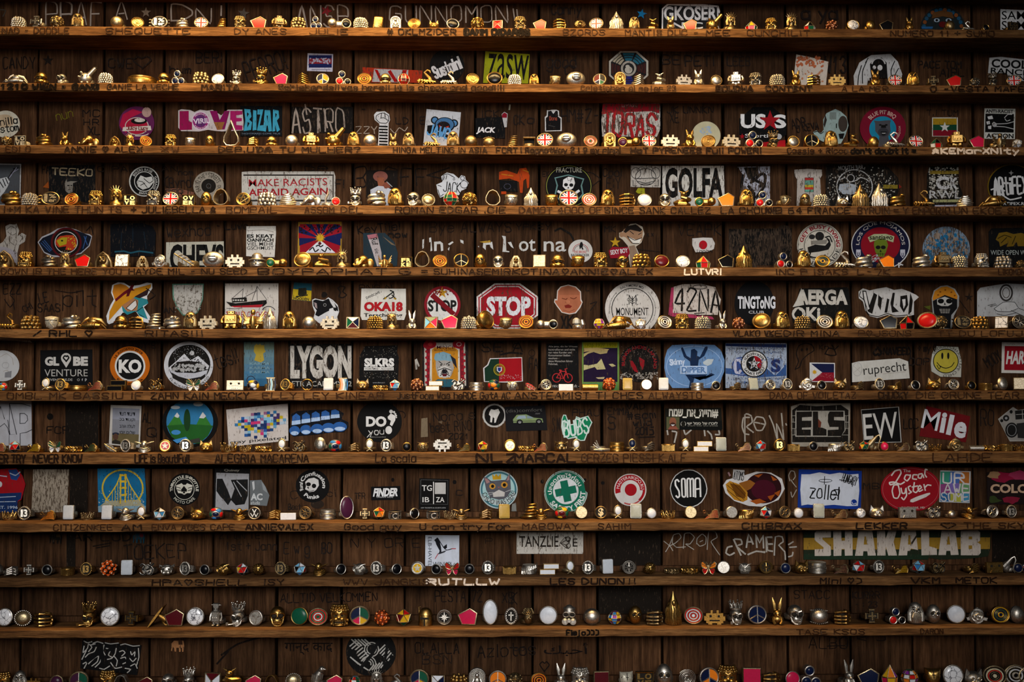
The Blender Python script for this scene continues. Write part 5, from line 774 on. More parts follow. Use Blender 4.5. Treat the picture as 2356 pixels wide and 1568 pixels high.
# tenth row
W_(9, 0, h('AR LOD', 660, 60, 1180, 130, '120c0a', 10), l('840,180 1000,150|870,195 985,175', 9, '120c0a', 0), h('TOEKEP', 1115, 165, 1680, 290, '150f0c', 11, -2, .08), h('21 UN TE', 1980, 55, 2350, 110, DK, 8), h('1st + Jann', 2040, 140, 2500, 215, DK, 9))
W_(9, 1, h('E w g', 250, 150, 480, 250, DK, 9), h('BO', 590, 150, 680, 245, DK, 11), h('N Y OR E', 850, 110, 1480, 190, DK, 9), h('P', 2070, 110, 2130, 155, DK, 7))
def elephant(row, seg, x, y, k, c1, c2, desc):
    S(row, seg, desc, poly([(x + k * u, y + k * v) for u, v in ((-52, 20), (-55, -20), (-30, -45), (50, -45), (58, 0), (50, 50), (40, 50), (38, 15), (28, 15), (26, 50), (14, 50), (12, 15), (-10, 15), (-12, 48), (-25, 48), (-28, 20), (-40, 5), (-48, 45), (-56, 40))], c1), poly([(x + k * u, y + k * v) for u, v in ((5, -43), (40, -43), (42, -10), (8, -10))], c2), w=2)
elephant(9, 0, 502, 108, 1, '15120e', '3a2a14', 'small black elephant sticker')
elephant(9, 0, 1255, 105, .95, '14323e', '5a1420', 'small teal elephant sticker with a red saddle')
S(9, 1, 'white square card with a flying stork', r(1525, 80, 1832, 390, 'b5bac5', .5), q('1605,125 1635,100 1655,130 1668,190 1672,235 1645,255 1655,220 1625,165 1618,140', '14151a'), q('1688,185 1720,160 1722,195 1700,208', '14151a'), l('1640,110 1690,190 1720,215 1770,202', 7, '14151a'), q('1632,250 1660,235 1720,215 1700,235 1660,250', '2a2a30'), l('1765,202 1800,202', 7, '9a1c24', 0), l('1640,250 1615,292', 6, '9a1c24', 0), t('ELB-HAVEL', 1435, 213, 1700, 245, '2a3038', 0, 90), t('WINKEL', 1594, 322, 1775, 362, '2a3038', 0), w=0)
S(9, 2, 'long white sticker, art deco capitals with a faceted heart', q('35,48 636,46 635,248 33,248', 'a8a39a'), t('TANZLIE', 58, 88, 412, 186, '1f1a16', 1), t('E', 540, 110, 584, 184, '1f1a16', 1), q('422,150 470,95 505,92 525,110 512,148 525,180 505,205 480,200', '2a241f'), *[q(s, '8f8a82') for s in ('430,150 468,102 478,125', '485,105 502,98 512,120 488,130', '440,152 480,132 505,150 478,165', '440,158 476,172 482,192', '490,170 512,155 518,180 500,195')], w=2)
W_(9, 2, l('1365,135 1420,180 1445,220|1445,95 1410,180 1380,230|1410,180 1470,150 1520,100 1500,65 1450,80 1440,150 1480,190 1560,185|1540,200 1550,70 1600,60 1640,100 1600,160 1560,160 1635,210|1660,160 1665,110 1710,70 1745,100 1740,160 1690,180 1660,150|1690,140 1715,128|1755,210 1770,45 1830,50 1845,100 1790,140 1870,260', 7, '99938a'), l('1980,180 1940,190 1925,240 1960,262 2000,240|1995,120 2060,260|2005,115 2060,120 2070,160 2020,180 2100,250|2110,190 2130,70 2170,160|2120,140 2160,140|2205,190 2195,75 2230,150 2260,80 2265,195|2340,100 2290,100 2300,160 2345,160|2300,160 2300,215 2345,225|2125,255 2200,225 2275,235', 15, '99938a', 2))
W_(9, 3, l('25,100 75,95|30,160 70,158|25,100 30,230|0,230 15,230|100,260 110,95 170,95 180,140 140,170 195,230 200,300|230,165 270,140|240,190 300,185|230,275 262,265 268,235', 13, '99938a', 2))
o = S(9, 3, 'very wide dark green and yellow banner with giant white letters', q('362,28 2050,25 2052,200 2030,270 1880,290 1600,300 1500,285 1340,262 1335,300 365,300', '1c2418'), q('365,105 2050,100 2048,205 365,212', '8a6a24'), q('365,250 1500,255 1490,300 365,300', '1a2a1c'), *[q(s, 'b0a59a') for s in ('465,60 480,42 612,40 612,100 535,102 535,118 612,185 612,262 598,268 465,268 465,208 545,205 545,190 465,125', '632,42 705,40 708,130 738,130 738,40 806,40 808,264 738,266 735,205 708,205 706,266 636,268', '830,266 862,40 985,38 1018,264 945,265 940,225 905,225 900,266', '1028,40 1100,38 1105,120 1130,38 1205,38 1178,140 1210,264 1130,264 1108,180 1105,264 1030,264', '1222,264 1255,40 1378,36 1398,215 1335,200 1326,222 1304,222 1300,262', '1425,38 1498,36 1500,180 1568,200 1570,258 1430,262', '1582,260 1612,38 1735,36 1766,258 1695,260 1690,222 1655,222 1650,260', '1785,38 1940,36 1960,55 1958,130 1935,145 1965,165 1965,240 1945,262 1785,262')], *[q(s, '8a6a24') for s in ('908,165 915,92 928,92 940,165', '1308,165 1312,80 1328,80 1335,165', '1658,165 1668,92 1680,92 1690,165', '1856,92 1888,92 1888,118 1856,118', '1856,172 1888,172 1888,205 1856,205')], q('1335,150 1382,80 1390,95 1345,165 1355,185', '30281f'), w=1)
# old dark paint patches on single planks
for rw, sg, bx in ((9, 2, (772, 45, 1335, 440)), (10, 2, (775, 25, 1340, 330)), (7, 0, (590, 20, 888, 480)), (8, 0, (628, 50, 790, 470)), (9, 3, (2070, 20, 2356, 420)), (9, 0, (600, 20, 680, 480))):
    if bx[3] > bx[1]: W_(rw, sg, r(*bx, '15100c'), name='stain')
# eleventh and bottom rows
W_(10, 1, h('ALLTID VELKOMMEN', 220, 95, 1090, 170, '120c0a', 10, -1, .06), h('PESTA 72', 1615, 70, 2040, 170, '120c0a', 9), h('XB', 2220, 90, 2330, 180, '120c0a', 9))
W_(10, 2, h('K', -10, 90, 40, 190, '120c0a', 9))
W_(10, 3, h('STACC', 280, 70, 600, 140, DK, 9), h('KURRR', 810, 80, 1050, 140, DK, 9), h('- : 23', 830, 170, 1030, 220, DK, 8))
q_ = q('745,48 1280,92 1240,362 725,300', '0f0f10')
S(11, 0, 'black sticker with calligraphic white swirls filling it', q_, *[l(s, 9, 'a9a6a0') for s in ('760,55 790,70 830,60|840,75 880,60 930,75|950,70 1000,80 1070,72|1090,90 1130,80 1200,100 1260,95|760,100 750,160 790,120 800,80 830,110 800,150|770,200 800,170 850,150 870,110|750,260 790,240 760,300|800,260 850,210 890,190 880,240 830,280|860,290 900,250 920,200|940,90 930,140 950,180|960,120 1000,130 980,180 1010,200|970,220 1010,210 1040,170 1050,120|1030,190 1060,230 1050,280|1080,150 1110,140 1130,160 1100,190|1090,210 1130,200 1150,240 1110,260|1180,150 1190,180 1220,150 1215,190|1170,210 1200,240 1230,210|1180,280 1220,260 1240,300|1130,300 1180,310 1150,340|1000,250 1040,300 1100,290|900,300 940,310 990,280|1250,120 1255,200 1235,270|780,140 740,220|820,90 860,80',)], l('790,240 870,180 920,110 925,270|960,150 1030,110|1160,120 1150,280', 30, '0f0f10', 0), w=1)
elephant(11, 0, 1605, 98, 1.05, '9a6a44', '3a2418', 'small orange elephant sticker with a dark saddle')
W_(11, 1, t('गान्द काद', 255, 70, 690, 180, '120c0a', 1), h('OLALLA', 1435, 70, 1830, 165, '120c0a', 11, 0, .06), h('BSN', 1500, 180, 1760, 260, DK, 9), h('Azlotos', 2000, 80, 2520, 190, '120c0a', 11, -3))
S(11, 1, 'round sticker of white maze lines and black strokes', e(1035, 155, 226, 215, '101010'), *[l('%d,%d %d,%d' % (x0, y0, x1, y1), 12, 'a09d97', 0) for x0, y0, x1, y1 in [(845 + i * 18, 100 + i * 22, 905 + i * 18, 50 + i * 22) for i in range(8)] + [(850 + i * 22, 200 + i * 18, 920 + i * 22, 260 + i * 14) for i in range(5)] + [(1100 + i * 18, 150 + i * 16, 1160 + i * 14, 90 + i * 18) for i in range(6)] + [(860 + i * 30, 40, 920 + i * 30, 95) for i in range(5)] + [(1020 + i * 26, 320 - i * 6, 1060 + i * 26, 270 - i * 8) for i in range(5)]], *[rg(1040, 130, rr, rr, 10, 'a09d97', 30) for rr in (46, 68)], *[rg(1010, 260, rr, rr, 9, 'a09d97', 24, -70, 120) for rr in (30, 50, 72)], e(885, 155, 22, 22, '101010'), e(1220, 200, 20, 20, '101010'), e(1042, 125, 40, 40, '141414'), l('1110,40 1040,180 940,300', 30, '141414', 0), l('1190,30 1170,180 1150,260', 26, '141414', 0), w=1)
W_(11, 2, t('\uFEDA\uFE92\uFEA3\u0623', 280, 70, 680, 190, '120c0a', 1), h('<', 245, 240, 330, 330, '120c0a', 10, 0), h('oo', 10, 100, 100, 140, DK, 8))
W_(11, 3, h('ALBO', 415, 20, 760, 120, '120c0a', 9), l('580,100 750,95', 8, '120c0a', 0), h('K J', 850, 15, 1100, 50, DK, 8))
W_(11, 0, l('2000,180 2150,80 2350,20|1960,260 2060,150', 16, '120c0a'))

# marker along the shelf edges
T = '1c0f06'; F = '2a180b'
L_(0, (0, 'NAD - DOODLE', 20, 470, F, 7), (0, 'SHEQUETTE', 720, 1290, F, 7), (0, 'DY ANES', 1590, 1940, F, 7), (0, 'JULIE', 2100, 2356, F, 7), (1, '# OKLMZIDER', 330, 790, T, 9), (1, 'BAMM OIDARSS', 850, 1290, '0d0805', 16), (1, 'BZORDS', 1520, 1800, F, 6), (1, 'MANTIS DUC', 1940, 2356, F, 7), (2, '- MEE', 110, 360, F, 7), (2, 'CUNCHILIT', 480, 900, F, 7), (2, 'NUMERO 1! + SUMO', 1450, 2150, F, 8))
L_(1, (0, '1210 WIEN - GANG', 10, 670, '0d0805', 15), (0, 'GANIE LA VECHE', 730, 1210, T, 8), (0, 'MARITA', 1370, 1620, T, 11), (0, 'Schieberdell', 1890, 2300, T, 9), (1, 'was here!! it is cheap and good!!!!', 20, 1120, T, 9), (1, 'Cristiphen el mejor 23', 1640, 2280, F, 7), (2, 'BOUDHA', 270, 515, T, 12), (2, 'CONTENT', 605, 915, T, 11), (2, 'A LA MER', 1120, 1430, F, 7), (2, 'O -VESTA MAFE', 1720, 2356, T, 10))
L_(2, (0, 'EDI O', 60, 280, F, 7), (0, 'ANNIE < ALEX', 590, 1290, T, 10), (0, 'XW', 1460, 1620, F, 8), (0, 'DEP.UTA', 1980, 2440, T, 10), (1, 'DA TU MULHER?', 10, 940, T, 10), (1, 'HINGA MELTING IN ASIA', 1240, 2080, T, 8), (1, 'FORT', 2170, 2356, T, 8), (2, '! RagnatWay 2 I < my ring!', 70, 970, T, 10), (2, 'HoT PYRENEES Full POWER!', 1065, 2240, T, 11), (3, 'Cassie + Ricco', 215, 760, T, 8), (3, "don't doubt it =", 790, 1370, '0d0805', 12), (3, '*KEMarXNIty', 1525, 2300, 'cba', 13))
L_(3, (0, 'I+M KA VINE THUN TS', 40, 1100, F, 9), (0, '+ JULIEBELLA *', 1190, 1950, T, 10), (0, 'BOMPAIL', 2050, 2500, F, 8), (1, 'ASSOM', 440, 700, F, 8), (1, 'DEL', 770, 960, F, 9), (1, 'ROMAN EDGAR .CIE', 1260, 2250, T, 9), (2, 'DAMOT 4000 OF', 60, 800, F, 9), (2, 'SINCE SANK CALLEZ', 830, 1780, T, 8), (2, 'LA CHOUNE', 1880, 2420, T, 9), (3, 'NE! 64 FRANCE', 20, 780, T, 9), (3, 'BYRUIN = Y EMPORIO', 850, 1680, F, 9), (3, 'UN EKOE SIR', 1720, 2356, F, 8))
L_(4, (0, 'DOWN IR THE HERE YOU', 20, 1100, F, 8), (0, 'HAYDE MIL - NU SEED', 1170, 2230, T, 9), (1, 'BOYPAPHAT G', 20, 1390, T, 10), (1, '= SUHINASEMIR', 1490, 2290, T, 9), (2, 'KOTINA<ANNIE<ALEX', 0, 1260, T, 10), (2, 'LUTVRI', 1550, 1880, 'cba', 11), (3, 'INC P ISAKS', 110, 760, F, 9), (3, 'L-7K', 850, 1140, F, 9), (3, 'LIKOMON', 2120, 2356, F, 8))
L_(5, (0, '/ RHL <', 310, 840, '140b06', 11), (0, 'RITAS!!!', 1320, 1840, T, 9), (2, 'THO. KILOMBODIE', 660, 1280, F, 6), (2, 'VLAKO VK', 1990, 2356, T, 9), (3, 'LEDIR MINA', 30, 680, T, 8), (3, 'P<JSONS', 860, 1330, F, 7), (3, 'TT DU LOFUJ', 1570, 2330, F, 7))
L_(6, (0, 'OMBL MK BASSIU IF', 70, 1290, F, 9), (0, 'ZAHN KAIN MECKY', 1370, 2250, T, 10), (1, 'ELLY LEY KINEAR', 60, 1150, F, 9), (1, 'JustFoom Was heRDE GetA AC', 1270, 2290, T, 9), (2, 'ANSTEAMIST TI CHES', 20, 1170, T, 9), (2, 'ALWAYSTO', 1230, 1700, F, 8), (3, 'DADA OF VOILETAZ', 60, 830, F, 8), (3, 'CHUCKY', 1040, 1300, T, 10), (3, 'DIE GRUNE TEAR', 1380, 2300, F, 8))
L_(7, (0, 'ER TRY', 0, 235, '180d07', 11), (0, 'NEVER KNOW', 310, 745, '180d07', 11), (0, 'LiFE is BeautiFull', 1225, 1715, '180d07', 10), (0, 'ALEGRIA', 1950, 2310, T, 11), (1, 'MACARENA', 45, 470, T, 10), (1, 'La scala', 1080, 1440, T, 9), (1, 'NLZ', 1990, 2356, '180d07', 16), (2, 'MARCAL', 20, 560, '180d07', 15), (2, 'GERZEG PIESSI K.ALF', 620, 1560, F, 8), (3, 'LAHDE', 1530, 2060, F, 9))
L_(8, (0, 'CITIZENKEE', 490, 1020, F, 8), (0, 'AM', 1110, 1280, T, 11), (0, 'ENVA AGES CAPE', 1380, 2120, F, 8), (1, 'ANNIE<ALEX', -90, 510, T, 12), (1, 'Good guy', 800, 1310, T, 9), (1, 'U can try For', 1480, 2290, T, 10), (2, 'MABOWAY', 90, 590, F, 9), (2, 'SAHIM', 770, 1060, F, 8), (2, 'CHIBRAX', 2070, 2600, T, 11), (3, 'LEKKER', 840, 1290, '180d07', 11), (3, '<', 1590, 1730, T, 10), (3, 'THE SKY', 1810, 2356, F, 9))
L_(9, (0, 'HPA<SHELL', 1380, 2230, T, 10), (1, 'ISY', 70, 250, T, 9), (1, 'WWV JANGKIS', 790, 1560, F, 9), (1, 'RUTLLW', 1540, 2190, 'cba', 13), (2, 'LES DUNON', 340, 1000, '180d07', 12), (2, '!!', 1040, 1110, T, 9), (3, 'Mini <)', 515, 880, '180d07', 9), (3, 'VKM', 1335, 1590, '180d07', 11), (3, 'METOK', 1740, 2100, '180d07', 10))
L_(10, (2, 'Fimjo)))', 485, 770, '0d0805', 11), (3, 'TASE KSOS', 300, 910, F, 8), (3, 'DARON', 1420, 1620, F, 7))
# ------------------------------------------------------------------ rings (local units: one photo pixel; front is -y, base z = 0)
KIND = {}
def ring(code, name, phrase, hh):
    def d(fn): KIND[code] = (name, phrase, hh, fn); return fn
    return d
def band(k, zc=8, w=5, rad=13, th=2.2, yc=14):
    m = M(); n = len(m.v); tube(m, [(rad * math.cos(a_), yc + rad * math.sin(a_), 0) for a_ in [2 * PI * i / 26 for i in range(26)]], th, mat(k), 8, True)
    m.xf(lambda x, y, z: (x, y, zc + z * w / th)); return ('band', m, 0)
def c2(v, i, d='g'): return v[i] if len(v) > i else d
EN = dict(r='#b01414', o='#d9741a', p='#b81a44', k='#08080b', n='#0b1533', w='#cbced4', y='#c79a1c', e='#0f4a34', b='#2f6fa8', v='#3a1630', d='#4a0d14', t='#d9927a', l='#6fa8c9', c='#c9bfa0', a='#8a2f14', m='m', q='#7a2a8a')
def en(c): return mat(EN[c])
@ring('PB', 'pebbled_dome_ring', 'ring studded with small beads', 29)
def _(v, big=0):
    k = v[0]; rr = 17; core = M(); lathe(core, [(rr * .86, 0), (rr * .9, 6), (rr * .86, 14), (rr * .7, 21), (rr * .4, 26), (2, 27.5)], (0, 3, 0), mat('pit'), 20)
    b = M(); rows = (2.8, 7.6, 12.4, 17, 21.4, 25) if not big else (3, 11, 18.5, 24.5)
    for i, z in enumerate(rows):
        R_ = rr * (.93 if z < 14 else .93 * math.sqrt(max(.05, 1 - ((z - 13) / 16.5) ** 2)))
        n = max(4, int(2 * PI * R_ / (5.4 if not big else 8.6)))
        for j in range(n):
            th = 2 * PI * (j + .5 * (i % 2)) / n
            if math.sin(th) < .55: bead(b, (R_ * math.cos(th), 3 + R_ * math.sin(th), z), (2.8 if not big else 4.6) * random.uniform(.9, 1.1), mat(k))
    bead(b, (0, 3, 28), 3.2, mat(k))
    return [('dome', core, 0), ('studs', b, 1), band(k)]
@ring('TB', 'pebbled_dome_ring', 'dome ring covered in round nuggets', 30)
def _(v): return KIND['PB'][3](v, 1)
@ring('IC', 'cross_ring', 'ring with a flared cross', 29)
def _(v):
    k = v[0]; m = M(); o = []
    for i in range(4):
        for x, y in ((3, 3), (6, 14), (-6, 14)): o.append((x * math.cos(i * PI / 2) - y * math.sin(i * PI / 2), 15 + x * math.sin(i * PI / 2) + y * math.cos(i * PI / 2)))
    o2 = []
    for i in range(4):
        R_ = lambda x, y: (x * math.cos(i * PI / 2) - y * math.sin(i * PI / 2), 15 + x * math.sin(i * PI / 2) + y * math.cos(i * PI / 2))
        o2 += [R_(4, 4), R_(6.5, 14), R_(-6.5, 14)]
    plate(m, o2, -4, 1, mat(k), .8); n = M(); plate(n, [(x * .78, 15 + (z - 15) * .78) for x, z in o2], -4.6, -3.8, mat('pit'))
    c = M()
    for w_, h_ in ((3, 17), (17, 3)): box(c, (0, -5, 15), (w_, 2, h_), mat(k), .5)
    return [('cross', m, 0), ('recess', n, 0), ('inner_cross', c, 0), band(k, 13, 5)]
def onball(k, n, fn, R_=15, c=(0, 2, 15)):
    """call fn(centre, normal) at spread points of a ball"""
    for i in range(n):
        z = 1 - 2 * (i + .5) / n; th = i * 2.39996; s = math.sqrt(1 - z * z); N = Vector((s * math.cos(th), s * math.sin(th), z))
        if N.y < .45: fn(Vector(c) + N * R_, N)
def loop(m, p, N, r_, t_, k, n=12):
    u = N.orthogonal().normalized(); w = N.cross(u)
    tube(m, [p + u * r_ * math.cos(2 * PI * i / n) + w * r_ * math.sin(2 * PI * i / n) - N * (r_ * r_ / 34) for i in range(n)], t_, k, 5, True)
@ring('FD', 'filigree_ball_ring', 'ball ring of open filigree scrolls', 31)
def _(v):
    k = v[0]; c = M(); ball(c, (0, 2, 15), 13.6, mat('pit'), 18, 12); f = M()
    onball(k, 34, lambda p, N: loop(f, p, N, 4.4, .9, mat(k)), 14.4); onball(k, 34, lambda p, N: loop(f, p, N, 1.9, .9, mat(k), 8), 14.6)
    return [('core', c, 0), ('scrolls', f, 1), band(k)]
@ring('SW', 'enamel_ball_ring', 'ball ring painted with enamel circles', 30)
def _(v):
    k = 'c' if v[0] in 'ro' else v[0]; c = M(); ball(c, (0, 2, 15), 14.4, mat(EN['a'] if v[0] == 'o' else '#3a1410'), 18, 12); f = M(); d = M()
    onball(k, 26, lambda p, N: loop(f, p, N, 4.2, .8, mat(k)), 14.6); onball(k, 26, lambda p, N: bead(d, p - N * .5, 2.2, mat('#c9602a' if v[0] == 'o' else '#c98a6a')), 14.6)
    return [('ball', c, 0), ('circles', f, 1), ('dots', d, 1), band('a')]
@ring('MO', 'millefiori_ball_ring', 'dark ball ring with raised orange discs', 34)
def _(v):
    c = M(); ball(c, (0, 2, 17), 15, mat('#1c1410'), 18, 12); f = M(); d = M()
    onball('c', 24, lambda p, N: ball(f, p, 4.8, mat('#c9501a'), 9, 6), 13.6, (0, 2, 17)); onball('c', 24, lambda p, N: bead(d, p + N * 3.6, 2.2, mat('#d9b08a')), 13.6, (0, 2, 17))
    return [('ball', c, 0), ('discs', f, 1), ('dots', d, 1), band('a')]
def face(m, k, zc, w, yf=-10, eye=3, nose=3):
    """brow, nose and cheeks on a head facing -y"""
    for s in (-1, 1):
        tube(m, [(s * 1, yf - 1, zc + 1.5), (s * w * .5, yf - 1.4, zc + 3.4), (s * w, yf + 2.5, zc + 1.5)], [1.3, 1.7, 1], mat(k)); ball(m, (s * w * .62, yf + 1, zc - 4), (3, 2.6, 2.4), mat(k), 8, 6)
    ball(m, (0, yf - 1.8, zc - 2.2), (1.9, 2.8, 3.4), mat(k), 8, 6)
def eyes(k, xs, y, z, r_, name='eye'):
    return (name, [ball(M(), (x, y, z), r_, mat(k), 9, 6) for x in xs], 0)
def xfp(p, fn, skip=()):
    for n, m, s in p:
        if n not in skip:
            for q_ in (m if isinstance(m, list) else [m]): fn(q_)
    return p
@ring('WZ', 'bearded_man_ring', 'ring shaped as a long bearded old man', 37)
def _(v):
    k = v[0]; m = M(); lathe(m, [(9, 0), (13.5, 3), (15, 9), (13.5, 16), (11.5, 22), (11.2, 28), (8.5, 34), (4, 37), (.6, 37.6)], (0, 2, 0), mat(k), 20, .85); face(m, k, 27, 7, -7.5)
    b = M()
    for i in range(-3, 4): tube(b, [(i * 1.4, -9, 21), (i * 2.3, -11.5, 13), (i * 2.1 + math.sin(i) * 1.5, -10.5, 3 + abs(i) * 1.2)], [1.3, 1.7, .7], mat(k), 6)
    for s in (-1, 1):
        for j in range(3): tube(b, [(s * (8 - j), -4 - j, 31 - j * 3), (s * (12.4 - j), -2 - j * 1.5, 20), (s * (13.5 - j * 2), -4 - j * 2, 6)], [1.2, 1.6, .9], mat(k), 6)
    return [('figure', m, 0), eyes('pit', (-4, 4), -8, 26, (2.1, 1.6, 1.6), 'eye'), ('beard', b, 1), band(k, 8)]
@ring('GN', 'robed_figure_ring', 'tall pointed ring like a hooded robed figure', 46)
def _(v):
    k = v[0]; m = M(); lathe(m, [(13, 0), (15, 5), (15, 18), (13, 26), (9, 33), (5, 39), (2.2, 44), (.4, 47)], (0, 2, 0), mat(k), 18, .8); b = M()
    for i in range(9):
        a_ = -PI * (i + .5) / 9; s = math.cos(a_); y = math.sin(a_)
        tube(b, [(s * (15.2 if z < 20 else 15.2 - (z - 20) * .55) + math.sin(z * .5 + i) * .9, 2 + y * (12 if z < 20 else 12 - (z - 20) * .45), z) for z in (1, 6, 11, 16, 21, 26, 31)], [1.6, 1.9, 1.7, 1.8, 1.6, 1.3, .7], mat(k), 6)
    ball(b, (0, -7.5, 31), (4, 3.5, 4.6), mat(k), 10, 7)
    return [('robe', m, 0), ('folds', b, 1), band(k, 8)]
@ring('BN', 'animal_figure_ring', 'ring of a sitting animal with upright ears', 37)
def _(v, ear=12, w=2.4):
    k = v[0]; m = M(); ball(m, (0, 2, 10), (11, 10, 10), mat(k)); ball(m, (0, -3, 22), (9, 8.5, 8), mat(k)); ball(m, (0, -10.5, 19.5), (4, 4, 3.2), mat(k), 10, 7)
    for s in (-1, 1): tube(m, [(s * 7, -4, 14), (s * 8, -9, 7), (s * 5, -11, 2)], [3.4, 3, 3.2], mat(k), 8)
    e_ = []
    for s in (-1, 1):
        b = M(); tube(b, [(s * 4.5, -2, 27), (s * 6, -2, 28 + ear * .5), (s * (7 + ear * .08), -1, 28 + ear)], [2.6, w + .6, .5], mat(k), 8, fl=.6); e_.append(('ear', b, 0))
    return [('body', m, 0), *e_, eyes('pit', (-3.6, 3.6), -10.2, 23.5, 1.3), band(k, 7)]
@ring('HA', 'hare_ring', 'ring of a hare head with long ears', 55)
def _(v): return KIND['BN'][3](v, 25, 3.6)
@ring('BU', 'buddha_plaque_ring', 'arched plaque ring with a seated figure in relief', 31)
def _(v):
    k = v[0]; m = M(); plate(m, [(-12, 0), (12, 0)] + [(13 * math.cos(a_), 18 + 13 * math.sin(a_)) for a_ in [PI * i / 14 for i in range(15)]], -4, 2, mat(k), 1); r_ = M()
    tube(r_, [(11 * math.cos(a_), -5, 17 + 11.5 * math.sin(a_)) for a_ in [PI * (i - 2) / 14 for i in range(19)]], 1.3, mat(k)); f = M()
    ball(f, (0, -5, 5), (8, 3.5, 3), mat(k)); ball(f, (0, -5, 12), (5, 3.4, 6), mat(k)); ball(f, (0, -6, 20.5), (3.3, 3, 3.8), mat(k)); ball(f, (0, -6, 25), 1.6, mat(k))
    for s in (-1, 1): tube(f, [(s * 5, -5, 15), (s * 7, -6.5, 9), (s * 1, -8, 6)], 1.5, mat(k))
    st_ = M()
    for i in range(13): a_ = PI * (i - 1) / 10; bead(st_, (8 * math.cos(a_), -4.8, 17 + 8.5 * math.sin(a_)), 1.1, mat(k))
    return [('plaque', m, 0), ('rim', r_, 0), ('figure', f, 0), ('studs', st_, 1), band(k, 9)]
@ring('LB', 'crowned_bust_ring', 'ring of a bust with a spiked crown', 42)
def _(v):
    k = v[0]; m = M(); lathe(m, [(12, 0), (12.5, 3), (10, 7), (5, 11), (4.4, 14), (6.5, 18), (7.6, 24), (6.6, 30), (3, 33)], (0, 0, 0), mat(k), 18, .75); face(m, k, 23.5, 5, -4.6)
    c = M(); hoop(c, 0, 27, 9, 6, -1, 1.4, mat(k)); sp = M()
    for i in range(7): a_ = math.radians(20 + i * 140 / 6); tube(sp, [(8 * math.cos(a_), -1, 28 + 6 * math.sin(a_)), (14.5 * math.cos(a_), -1.5, 30 + 12 * math.sin(a_))], [1.3, .25], mat(k), 5)
    hr = M()
    for s in (-1, 1):
        for j in range(3): tube(hr, [(s * (6 + j), -3 + j, 28), (s * (8.5 + j), -2 + j, 20), (s * (7 + j * 1.5), -3 + j, 12)], [1.3, 1.6, 1], mat(k), 6)
    return [('bust', m, 0), ('crown', c, 0), ('spikes', sp, 1), ('hair', hr, 1), eyes('pit', (-2.8, 2.8), -5.2, 23.4, 1), band(k, 6)]
@ring('CT', 'cat_head_ring', 'cat head ring', 30)
def _(v):
    k = v[0]; m = M(); ball(m, (0, 1, 13), (16, 12, 12.5), mat(k), 18, 12)
    for s in (-1, 1): ball(m, (s * 4, -10.5, 8.5), (5, 3.6, 3.8), mat(k), 10, 7)
    ball(m, (0, -12.5, 11.5), (2.2, 2, 1.6), mat(k), 8, 6); tube(m, [(0, -12, 12), (0, -12, 18), (0, -8, 23)], [1.6, 1.3, .6], mat(k)); es = []
    for s in (-1, 1):
        b = M(); plate(b, [(s * 5.5, 21), (s * 15, 17), (s * 13, 31)], -4, 2, mat(k), .8); es.append(('ear', b, 0))
    r_ = M()
    for s in (-1, 1): hoop(r_, s * 6.4, 14.8, 3.4, 2.7, -11, .8, mat(k), 14)
    return [('head', m, 0), *es, ('eyelids', r_, 1), eyes('a' if k != 'a' else 'g', (-6.4, 6.4), -10.2, 14.8, (2.5, 2, 2.1)), band(k)]
@ring('BD', 'bulldog_ring', 'bulldog head ring with wrinkled brow', 29)
def _(v):
    k = v[0]; m = M(); ball(m, (0, 2, 14), (15, 12, 13), mat(k), 16, 10)
    for s in (-1, 1):
        ball(m, (s * 5, -10, 8), (5.6, 4, 5), mat(k), 10, 7); tube(m, [(s * 2, -11, 21), (s * 8, -10, 20), (s * 12, -5, 14), (s * 11, -6, 8)], [1.4, 1.6, 1.6, 1], mat(k)); tube(m, [(0, -11, 25), (s * 6, -9, 25), (s * 11, -5, 21)], 1.3, mat(k))
        tube(m, [(s * 12, 0, 22), (s * 17, -2, 25), (s * 17, -3, 20)], [2.6, 3, 1], mat(k))
    ball(m, (0, -13, 13), (3, 2, 2.2), mat(k), 8, 6)
    return [('head', m, 0), eyes('pit', (-6, 6), -10, 16.5, (2.2, 1.6, 1.6)), band(k)]
@ring('OL', 'owl_face_ring', 'owl face ring with ringed eyes', 30)
def _(v):
    k = v[0]; m = M(); ball(m, (0, 1, 14), (15.5, 11, 14), mat(k), 16, 11); r_ = M()
    for s in (-1, 1):
        for q_ in (7, 4.6, 2.2): hoop(r_, s * 7.3, 16, q_, q_, -10 - (7 - q_) * .35, 1, mat(k), 18)
        tube(r_, [(0, -12, 17), (s * 7, -10, 25), (s * 16, -6, 27.5)], [1, 1.6, .6], mat(k))
    plate(r_, [(-2, 15), (2, 15), (0, 8)], -13.5, -9, mat(k), .6); f = M()
    for i in range(-4, 5): tube(f, [(i * 2.6, -9.5 + abs(i) * .7, 8), (i * 2.3, -8 + abs(i) * .6, 2)], [1.4, .8], mat(k), 5)
    return [('head', m, 0), ('eye_rings', r_, 1), ('feathers', f, 1), band(k)]
@ring('LN', 'maned_lion_ring', 'shaggy lion head ball ring', 31)
def _(v):
    k = v[0]; m = M(); ball(m, (0, 2, 15), (14, 12, 14), mat(k), 16, 10); f = M()
    for i in range(16):
        a_ = 2 * PI * i / 16
        tube(f, [(5 * math.cos(a_), -10.5, 17 + 5 * math.sin(a_)), (11 * math.cos(a_ + .2), -8, 16 + 10.5 * math.sin(a_ + .2)), (15 * math.cos(a_ + .45), 0, 15 + 14.5 * math.sin(a_ + .45))], [1.6, 2.1, .8], mat(k), 6)
    ball(m, (0, -11.5, 14), (4, 3.4, 5), mat(k), 10, 7)
    return [('head', m, 0), ('mane', f, 1), eyes('pit', (-3.2, 3.2), -12, 18.5, 1.3), band(k)]
